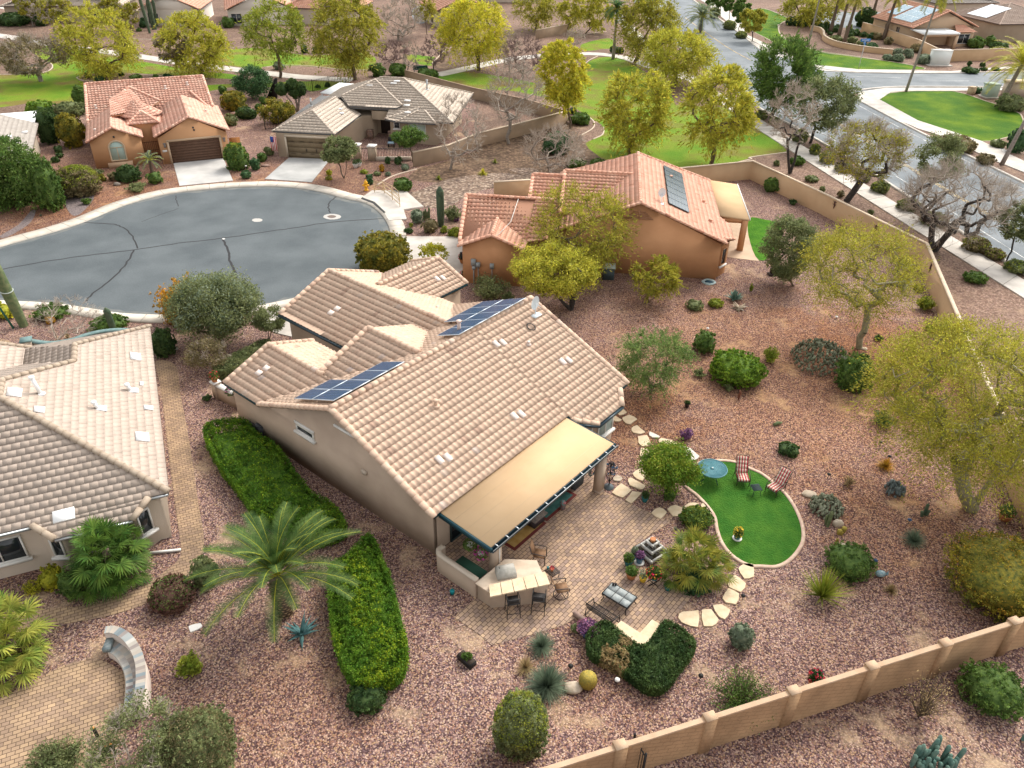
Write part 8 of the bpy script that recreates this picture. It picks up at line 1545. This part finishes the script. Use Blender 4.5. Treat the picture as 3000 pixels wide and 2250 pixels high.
# under the cover: rugs, fire table, cabinet, hanging flowers
RUG1=mat('gold_rug',(.35,.20,.05),col2=(.42,.27,.09),scale=3,bump=.5,bscale=30); RUG2=mat('teal_rug',(.03,.11,.10),col2=(.05,.15,.13),scale=3,bump=.5,bscale=30); RUGB=mat('red_border',(.13,.025,.02))
def rug(label,pts,m):
    P=[G(*p)[:2] for p in pts]; c=sum(P)/len(P); t=thing('rug',label,'rug',(c[0],c[1],0)); mb=MB(); mb.prism(P,.02,.030); mb.build('border',RUGB,t); mb=MB(); mb.prism([c+(p-c)*.88 for p in P],.026,.036); mb.build('pile',m,t)
r0=M(18.55,15.55);r1=M(21.35,15.55);r2=M(21.35,17.6);r3=M(18.55,17.6)
def rugm(label,a0,b0,a1,b1,m):
    c=M((a0+a1)/2,(b0+b1)/2); t=thing('rug',label,'rug',c); mb=MB(); mb.prism([M(a0,b0)[:2],M(a1,b0)[:2],M(a1,b1)[:2],M(a0,b1)[:2]],.021,.030); mb.build('border',RUGB,t); mb=MB(); mb.prism([M(a0+.16,b0+.16)[:2],M(a1-.16,b0+.16)[:2],M(a1-.16,b1-.16)[:2],M(a0+.16,b1-.16)[:2]],.026,.036); mb.build('pile',m,t)
e=G(22,300,1425); ee=(e@M.u,e@M.v); f=G(22,805,970); ff=(f@M.u,f@M.v); e2=G(22,560,1185); e3=(e2@M.u,e2@M.v)
rugm('gold rug with red border near the left column under the cover',ee[0],ee[1],ee[0]+2.4,ee[1]+2.3,RUG1)
rugm('teal and gold rug under the right half of the cover',e3[0],e3[1],ff[0],ff[1]+2.2,RUG2)
q=G(22,470,1200); t=thing('fire_table','square dark fire table with stone top on the rugs','fire table',q); q2=q+M.v*.15; mb=MB(); mb.box((q2[0],q2[1],.03),(.72,.72,.50),M.a); mb.build('base',mat('fire_base',(.045,.035,.04),rough=.5),t); mb=MB(); mb.box((q2[0],q2[1],.53),(.96,.96,.05),M.a); mb.build('stone_top',mat('fire_top',(.20,.16,.13),col2=(.12,.10,.09),scale=8),t); mb=MB(); mb.box((q2[0],q2[1],.58),(.34,.34,.03),M.a); mb.build('burner',BLK,t)
q=G(22,820,905)+M.v*.25; t=thing('storage_cabinet','dark cabinet at the right end under the cover','cabinet',q); mb=MB(); mb.box(q,(.75,.5,.80),M.a); mb.build('body',mat('cabinet_dark',(.05,.06,.065)),t); mb=MB(); mb.box(q+np.array([0,0,.8]),(.82,.56,.04),M.a); mb.build('top',BLK,t)
q=G(22,690,1030,.4); mb=MB(); mb.lathe((q[0],q[1],.04),[(.14,0),(.10,.3),(.16,.34),(.1,.45),(.03,.5)],12); o=mb.build('garden_ornament',mat('orn_teal',(.10,.30,.30),col2=(.4,.1,.1),scale=9),loc=q); tag(o,'small teal and red ornament on the teal rug','ornament')
def hanging(label,a,b,z,fl):
    p=M(a,b,z); t=thing('hanging_basket',label,'hanging basket',p); mb=MB(); mb.lathe(p,[(.10,0),(.17,.14),(.15,.14)],12); mb.build('basket',WHT,t); mb=MB(); mb.tube([p+np.array([0,0,.14]),p+np.array([0,0,.6])],.008,4); mb.build('chain',BLK,t); mb=MB(); rg=nrg(); P=p+np.array([0,0,.12])+rdir(rg,420)*np.array([.30,.30,.26]); leaves(mb,P,.05,rg); 
    if fl: P=p+np.array([0,0,.12])+rdir(rg,150)*np.array([.33,.33,.30]); leaves(mb,P,.055,rg,1.2,mi=1)
    mb.build('plant',[LM('gr'),MFL],t)
hanging('hanging basket of magenta flowers beside the left column',17.85,15.95,1.25,True); hanging('plain green hanging basket behind the magenta one',17.85,16.6,1.35,False)
mb=MB(); q=M(17.75,16.6,0); mb.box(q+np.array([0,0,.02]),(1.5,.8,.02),M.a+R(90)); o=mb.build('door_mat',mat('green_mat',(.04,.12,.08)),loc=q); tag(o,'green mat on the patio floor behind the low curved wall','mat')
# sculpture stand with wind spinner by the right column
q=G(22,1060,905); t=thing('garden_sculpture','dark metal garden sculpture on a round base beside the right column','sculpture',q); mb=MB(); mb.lathe(q,[(.26,0),(.26,.04),(.08,.09),(.05,.2)],20); mb.build('base',mat('grey_iron',(.10,.12,.13),rough=.5),t); mb=MB(); rg=nrg()
mb.tube([q+np.array([0,0,.1]),q+np.array([0,0,1.6])],.03,6)
for k in range(9): a=k*.7; mb.tube([q+np.array([0,0,.3]),q+np.array([.25*math.cos(a),.25*math.sin(a),.9]),q+np.array([.10*math.cos(a+1),.10*math.sin(a+1),1.65])],.012,4)
mb.build('stem_cage',BLK,t); mb=MB(); leaves(mb,q+np.array([0,0,1.2])+rdir(rg,40)*.3,.11,rg,2); mb.build('metal_leaves',mat('spin_blue',(.03,.07,.12),rough=.4),t)
q=G(22,930,850); t=thing('garden_hose','coiled green hose hanging at the house wall behind the right column','hose',q); mb=MB()
for k in range(4): mb.tube([q+np.array([0,0,.7])+(M.u*math.cos(a)+np.array([0,0,math.sin(a)*1.3]))*(.24+.03*k)+M.v*.03*k for a in np.linspace(0,6.28,19)],.018,5,cap=False)
mb.build('hose_coil',mat('hose_green',(.03,.10,.10)),t)
q=G(21,1870,768); t=thing('garden_hose','white coiled hose on a dark reel lying by the orange wall','hose',q); mb=MB()
for k in range(5): mb.tube([q+np.array([(.34+.05*k)*math.cos(a),(.30+.04*k)*math.sin(a),.05+.03*(k%2)+.03*math.sin(3*a+k)]) for a in np.linspace(0,6.28,21)],.026,5,cap=False)
mb.build('hose_coil',mat('hose_pale',(.45,.55,.55)),t); mb=MB(); mb.lathe(q,[(.3,0),(.3,.06),(.1,.08)],14); mb.build('reel',mat('reel_dark',(.02,.06,.09)),t)
# air conditioner
q=G(21,1055,750); t=thing('air_conditioner','grey air conditioning unit against the orange side wall','air conditioner',q); c=q+O.v*.45; mb=MB(); mb.box(c,(.85,.85,.95),O.a); mb.build('casing',mat('ac_blue',(.05,.075,.09),rough=.6,col2=(.08,.11,.12),scale=40),t); mb=MB(); mb.box(c+np.array([0,0,.95]),(.95,.95,.08),O.a); mb.lathe(c+np.array([0,0,1.03]),[(.36,0),(.36,.02),(.30,.03)],20); mb.build('fan_top',mat('ac_pale',(.40,.48,.48),rough=.5),t)
# bins by the gable wall
q=G(12,215,500); t=thing('wheeled_bin','black wheeled bin between hedge and beige gable wall','bin',q); mb=MB(); mb.box(q-M.u*.1+M.v*0,(.62,.62,.92),M.a); mb.build('body',mat('bin_black',(.025,.025,.028),rough=.4),t); mb=MB(); mb.ball(q-M.u*.1+np.array([0,0,.92]),(.36,.36,.14),0,12,6); mb.build('lid',MATS['bin_black'],t)
q=G(12,140,480); mb=MB(); mb.box(q,(.5,.5,.75),M.a+.3); mb.box(q+np.array([0,0,.75]),(.56,.56,.06),M.a+.3); o=mb.build('storage_box',MATS['bin_black'],loc=q); tag(o,'dark storage box left of the black wheeled bin','box')
q=G(12,105,420); mb=MB(); 
for k in range(3): mb.tube([q+np.array([0,0,.7])+(M.v*math.cos(a)+np.array([0,0,math.sin(a)*1.2]))*(.2+.04*k)-M.u*.05 for a in np.linspace(0,6.28,15)],.02,5,cap=False)
o=mb.build('garden_hose',BLK,loc=q); tag(o,'black hose coil on the beige gable wall above the dark storage box','hose')
# low planter wall with flowers beyond the left wing
t=thing('planter_wall','low beige planter wall with white tops left of the front wing','wall',M(18.3,36)); 
for (a0,b0,a1,b1) in ((18.15,36.75,18.35,34.6),):
    mb=MB(); mb.beam(M(a0,b0,.45),M(a1,b1,.45),.3,.9); mb.build('wall_panel',STUC,t); mb=MB(); mb.beam(M(a0,b0,.93),M(a1,b1,.93),.36,.06); mb.build('coping',WHT,t); mb=MB(); mb.box(M(a0,b0),(.42,.42,1.05),M.a); mb.build('post',STUC,t); mb=MB(); mb.box(M(a0,b0,1.05),(.5,.5,.06),M.a); mb.build('post_cap',WHT,t)
p=M(18.15,36.75,1.11); t=thing('flower_pot','pot of red and orange flowers on the planter wall post','flower pot',p); mb=MB(); mb.lathe(p,[(.14,0),(.2,.2),(.17,.2)],12); mb.build('pot',TER,t); mb=MB(); rg=nrg(); leaves(mb,p+np.array([0,0,.4])+rdir(rg,260)*.26,.06,rg); leaves(mb,p+np.array([0,0,.42])+rdir(rg,90)*.28,.06,rg,1.1,mi=1); mb.build('plant',[LM('gr'),RFL],t)
p=M(18.28,35.3,.96); mb=MB(); rg=nrg(); leaves(mb,p+np.array([0,0,.12])+rng_ if False else p+np.array([0,0,.12])+rdir(rg,300)*np.array([.35,.5,.18]),.06,rg); leaves(mb,p+np.array([0,0,.15])+rdir(rg,80)*np.array([.35,.5,.2]),.06,rg,1.1,mi=1); o=mb.build('trailing_flowers',[LM('dk'),MFL],loc=p); tag(o,'trailing purple flowers on top of the low planter wall','plant')
# entry wall of the cream house: curved teal topped wall and pillar
cw=thing('courtyard_wall','curved tan courtyard wall with teal coping behind the cream house','wall',G(1,300,1240))
Pw=smoothc([G(1,x,y,1.25)[:2] for x,y in ((200,1225),(260,1240),(400,1255),(560,1235),(680,1195),(800,1165),(930,1150),(1040,1150))],4); mb=MB(); strip(mb,offs(Pw,.12),offs(Pw,-.12),0,1.2); mb.build('wall_panel',STUC2,cw); mb=MB(); strip(mb,offs(Pw,.18),offs(Pw,-.18),1.2,1.27); mb.build('coping',mat('coping_teal',(.12,.20,.20),col2=(.18,.26,.25),scale=4),cw); mb=MB(); q=G(1,210,1235,1.4); mb.box((q[0],q[1],0),(.55,.55,1.4),Lf.a); mb.build('post',STUC2,cw); mb=MB(); mb.box((q[0],q[1],1.4),(.66,.66,.08),Lf.a); mb.build('post_cap',MATS['coping_teal'],cw)
rp_=smoothc(GL(*tl(1,(-300,1250),(0,1228),(90,1250),(180,1300),(220,1380),(0,1420),(-300,1420))),3); sheet('paved_walk',[tuple(p) for p in rp_],.02,PAV2)
# hydrant, railing, small lights
q=G(10,1032,1542); t=thing('fire_hydrant','yellow fire hydrant beside the circle kerb','fire hydrant',q); YH=mat('hydrant_yellow',(.75,.38,.02),rough=.5); mb=MB(); mb.lathe(q,[(.22,0),(.22,.08),(.15,.1),(.15,.68),(.20,.7),(.20,.76),(.14,.9),(.05,.98),(.05,1.05)],14); mb.build('barrel',YH,t); mb=MB(); mb.tube([q+np.array([-.32,0,.5]),q+np.array([.32,0,.5])],.09,10); mb.tube([q+np.array([0,-.28,.45]),q+np.array([0,0,.45])],.11,10); mb.build('outlet',YH,t)
t=thing('handrail','tan metal handrail around the drain headwall by the circle','railing',G(11,1170,60)); TRM=mat('tan_rail',(.50,.36,.20),rough=.5)
for (pp) in (((11,1100,30),(11,1180,55),(11,1245,110),(11,1305,165)),((10,1100,1570),(10,1170,1555),(10,1240,1590),(10,1300,1640))):
    Q=[G(*p) for p in pp]; mb=MB()
    for z in (.35,.7,1.05): mb.tube([q+np.array([0,0,z]) for q in Q],.03,5)
    mb.build('rail',TRM,t)
    for q in Q: mb=MB(); mb.tube([q,q+np.array([0,0,1.07])],.035,6); mb.build('post',TRM,t)
def slight(t,x,y,label,m=BLK,h=.25,name='garden_light'):
    q=G(t,x,y); o=thing(name,label,'garden light',q); mb=MB(); mb.tube([q,q+np.array([0,0,h])],.015,5); mb.build('stake',BLK,o); mb=MB(); mb.lathe(q+np.array([0,0,h]),[(.05,0),(.10,.03),(.10,.07),(.02,.11)],10); mb.build('lamp_head',m,o)
SB=mat('solar_blue',(.02,.06,.14),rough=.3)
for a in ((23,747,870,'small dark garden light left of the barrel cactus'),(23,1797,950,'small dark garden light below the right side of the dark hedge'),(23,2140,300,'small dark garden light beside the lower stepping stones'),(32,622,835,'small dark garden light behind the turned lounge chair'),(32,1112,690,'small dark garden light behind the golden grass mound'),(32,1272,1205,'blue topped garden light above the grey green grass clump'),(32,995,1535,'blue topped garden light beside the rosemary dome'),(32,1040,575,'dark spotlight lying on its side in the gravel'),(23,30,670,'x')):
    if a[3]!='x': slight(*a,m=SB if 'blue' in a[3] else BLK)
slight(23,1120,1010,'white globe garden light below the dark hedge',WHT,.45); slight(21,1855,1180,'white marker behind the bright green upright bush',WHT,.35); slight(31,690,1060,'tiny white marker under the palo verde',WHT,.1); slight(0,2000,1395,'white light post behind the small kerb ball',WHT,.6); slight(1,1435,1320,'pale garden light between the dark clipped shrub and paved walk',WHT,.1)
q=G(32,1042,1625); mb=MB(); mb.ball(q+np.array([0,0,.16]),(.24,.17,.16),0,12,8,.05,nrg()); mb.add([q+np.array([.2,0,.16]),q+np.array([.36,.06,.3]),q+np.array([.36,-.02,.05])],[(0,1,2)]); o=mb.build('garden_ornament',mat('blue_glass',(.12,.25,.30),rough=.15,spec=.7,col2=(.3,.4,.42),scale=9),loc=q); tag(o,'blue glazed fish ornament right of the rosemary dome','ornament')
q=G(21,2108,1610+0); q=G(22,2108,200); mb=MB(); mb.tube([q,q+np.array([0,0,.35]),q+np.array([.06,0,.55]),q+np.array([-.03,0,.7])],[.04,.09,.06,.03],7); o=mb.build('garden_ornament',mat('rust',(.14,.05,.03),col2=(.22,.09,.05),scale=8),loc=q); tag(o,'rusty figure ornament standing in the back yard gravel','ornament')
q=G(13,1728,245); t=thing('watering_can','small teal watering can near the kitchen wall','watering can',q); mb=MB(); mb.lathe(q,[(.10,0),(.11,.18),(.08,.2)],12); mb.build('body',mat('teal_plastic',(.0,.20,.22),rough=.3),t); mb=MB(); mb.tube([q+np.array([0,0,.18]),q+np.array([0,.05,.32]),q+np.array([0,.1,.15])],.014,5); mb.build('handle',MATS['teal_plastic'],t)
q=G(13,1845,800); t=thing('planter_box','black rectangular planter box with a green seedling','planter',q); mb=MB(); a_=G(13,1795,735);b_=G(13,1905,830); dd=(b_-a_); an=math.atan2(dd[1],dd[0]); mb.box(q,(.75,.34,.26),an); mb.build('box',BLK,t); mb=MB(); mb.box(q+np.array([0,0,.262]),(.70,.29,.01),an); mb.build('soil',mat('soil',(.05,.035,.025)),t); mb=MB(); rg=nrg(); leaves(mb,q+np.array([0,0,.36])+rdir(rg,220)*np.array([.2,.14,.12]),.06,rg); mb.build('plant',LM('gr'),t)
q=G(31,185,705); mb=MB(); mb.box(q,(.9,.5,.12),.1); mb.box(q+np.array([0,.1,.12]),(.6,.3,.4),.1); o=mb.build('lidded_box',BRN,loc=q); tag(o,'dark box on a pale slab left of the olive tree','box')
# wall sculptures
def lizard(x,y,label,zz=1.3):
    pass
for (t_,x,y,l) in ((31,685,135,'small rusty wall sculpture, upper one on the tan yard wall'),(31,1018,330,'rusty gecko wall sculpture in the middle of the tan yard wall'),(31,1468,650,'dark gecko wall sculpture near the yard wall corner')):
    a0=np.array([28.3,68.9]) if y<400 else np.array([32.75,57.9]); a1=np.array([32.75,57.9]) if y<400 else np.array([28.4,41.5])
    dd_=(a1-a0)/np.linalg.norm(a1-a0); nn=np.array([dd_[1],-dd_[0]]); d=ray(T(t_,x,y)); s=(a0@nn-0)/(d[:2]@nn); s_=(a0@nn)/(d[:2]@nn); q=np.array([0,0,CH])+d*s_; side=-np.sign(nn@(-a0))*-1
    off=np.array([*(nn*(-.13 if (np.array([0,0])-a0)@nn<0 else .13)),0]); q=q+off; tg_=np.array([*dd_,0]); up=np.array([0,0,1.]); mb=MB(); mb.tube([q-up*.38,q-up*.1+tg_*.05,q+up*.2,q+up*.32],[.02,.07,.07,.05],6)
    for s2 in (-1,1):
        for z in (-.08,.16): mb.tube([q+up*z,q+up*(z+.08)+tg_*.18*s2,q+up*(z+.16)+tg_*.2*s2],.02,4)
    o=mb.build('wall_sculpture',mat('rust_dark',(.13,.045,.03),col2=(.05,.04,.04),scale=8),loc=q); tag(o,l,'sculpture')
# street things
q=G(30,1510,528); t=thing('utility_cabinet','white utility cabinet in the gravel below the peach house wall','cabinet',q); mb=MB(); mb.box(q,(4.0,2.2,.15),.05); mb.build('base_pad',CONC,t); mb=MB(); mb.box(q+np.array([.1,0,.15]),(3.1,1.2,2.2),.05); mb.build('body',mat('cabinet_white',(.66,.68,.66)),t); mb=MB(); mb.box(q+np.array([.1,0,2.35]),(3.2,1.3,.08),.05); mb.build('lid',WHT,t)
q=G(30,1925,785); t=thing('transformer','pale green transformer box beside the bright lawn','transformer',q); mb=MB(); mb.box(q,(2.2,2.0,.12),.1); mb.build('base_pad',CONC,t); mb=MB(); mb.box(q+np.array([0,0,.12]),(1.6,1.5,1.6),.1); mb.box(q+np.array([0,.1,1.72]),(1.75,1.6,.12),.1); mb.build('body',mat('pale_green',(.38,.47,.40)),t)
q=G(30,1778,765); mb=MB(); mb.box(q,(.9,.7,1.0),.3); mb.box(q+np.array([0,0,1.0]),(1.0,.8,.08),.3); o=mb.build('utility_box',mat('tan_box',(.50,.36,.24)),loc=q); tag(o,'small tan utility box left of the dark grass clump','box')
q=G(30,870,562); t=thing('street_sign','blue street name sign on a thin pole at the corner lawn','street sign',q); mb=MB(); mb.tube([q,q+np.array([0,0,4.4])],.05,6); mb.build('pole',METAL,t)
SBL=mat('sign_blue',(.02,.16,.45),rough=.4)
for k,(z,a) in enumerate(((4.2,.1),(3.7,1.4))):
    mb=MB(); mb.box(q+np.array([0,0,z]),(1.6,.05,.42),a); so_=mb.build('sign_plate',SBL,t); mb=MB(); dx=np.array([math.cos(a),math.sin(a),0]); dn=np.array([math.sin(a),-math.cos(a),0])
    for j in range(7): mb.beam(q+np.array([0,0,z+.12])+dx*(-.55+j*.18)+dn*.03,q+np.array([0,0,z+.30])+dx*(-.55+j*.18)+dn*.03,.08,.01,up=dn)
    mb.build('lettering',WHT,so_)
# park bench, round far driveway
q=G(10,1470,590); t=thing('park_bench','dark green park bench between the clipped oval bushes','bench',q); GB=mat('bench_green',(.02,.07,.06)); mb=MB(); mb.box(q+np.array([0,0,.45]),(2.2,.5,.06),.1); mb.build('seat',GB,t); mb=MB(); mb.beam(q+np.array([-1.1,.25,.75]),q+np.array([1.1,.45,.75]),.05,.5); mb.build('backrest',GB,t)
for s in (-1,1): mb=MB(); mb.box(q+np.array([s*.9,s*.09,0]),(.08,.5,.45),.1); mb.build('leg',GB,t)
q=G(10,275,800); mb=MB(); mb.add([q+np.array([-.9,0,0]),q+np.array([.5,0,0]),q+np.array([.5,.5,0]),q+np.array([.6,.1,2.6]),q+np.array([.9,.3,2.6])],[(0,1,3),(1,2,4,3),(0,3,4,2),(0,2,1)]); o=mb.build('shade_sail',BLK,loc=q); tag(o,'dark slanting garden screen beside the pompom topiary','screen')
sheet('far_driveway',[tuple(p) for p in smoothc(GL(*tl(30,(430,150),(520,105),(700,95),(1100,100),(1250,60),(1250,150),(1000,225),(860,240),(700,215),(560,205),(450,175))),3,True)],.014,ASPH2)
sheet('far_driveway',[tuple(p) for p in smoothc(GL(*tl(10,(1420,60),(1560,30),(1700,20),(1560,110),(1520,180),(1440,185),(1400,120))),3,True)],.014,ASPH2)
slabst(30,'upper one of two pale slabs on the gravel near the street verge',((1975,1205),(2040,1200),(2060,1213),(2000,1217)),WHT,.06,'stepping_slab'); slabst(30,'lower one of two pale slabs on the gravel near the street verge',((2010,1220),(2070,1215),(2085,1226),(2030,1230)),WHT,.06,'stepping_slab')
for (x,l) in ((1235,'pale blue patio chair in the tan house courtyard, left one'),(1325,'pale blue patio chair in the tan house courtyard, right one')):
    q=G(10,x,1190); t=thing('patio_chair',l,'chair',q); mb=MB(); mb.box(q+np.array([0,0,.4]),(.7,.6,.15),0); mb.build('cushion',mat('pale_blue',(.30,.42,.50)),t); mb=MB(); mb.beam(q+np.array([-.35,.3,.7]),q+np.array([.35,.3,.7]),.1,.6); mb.build('backrest',BLK,t)
    for s in (-1,1): mb=MB(); mb.box(q+np.array([s*.32,0,0]),(.06,.6,.4)); mb.build('leg',BLK,t)
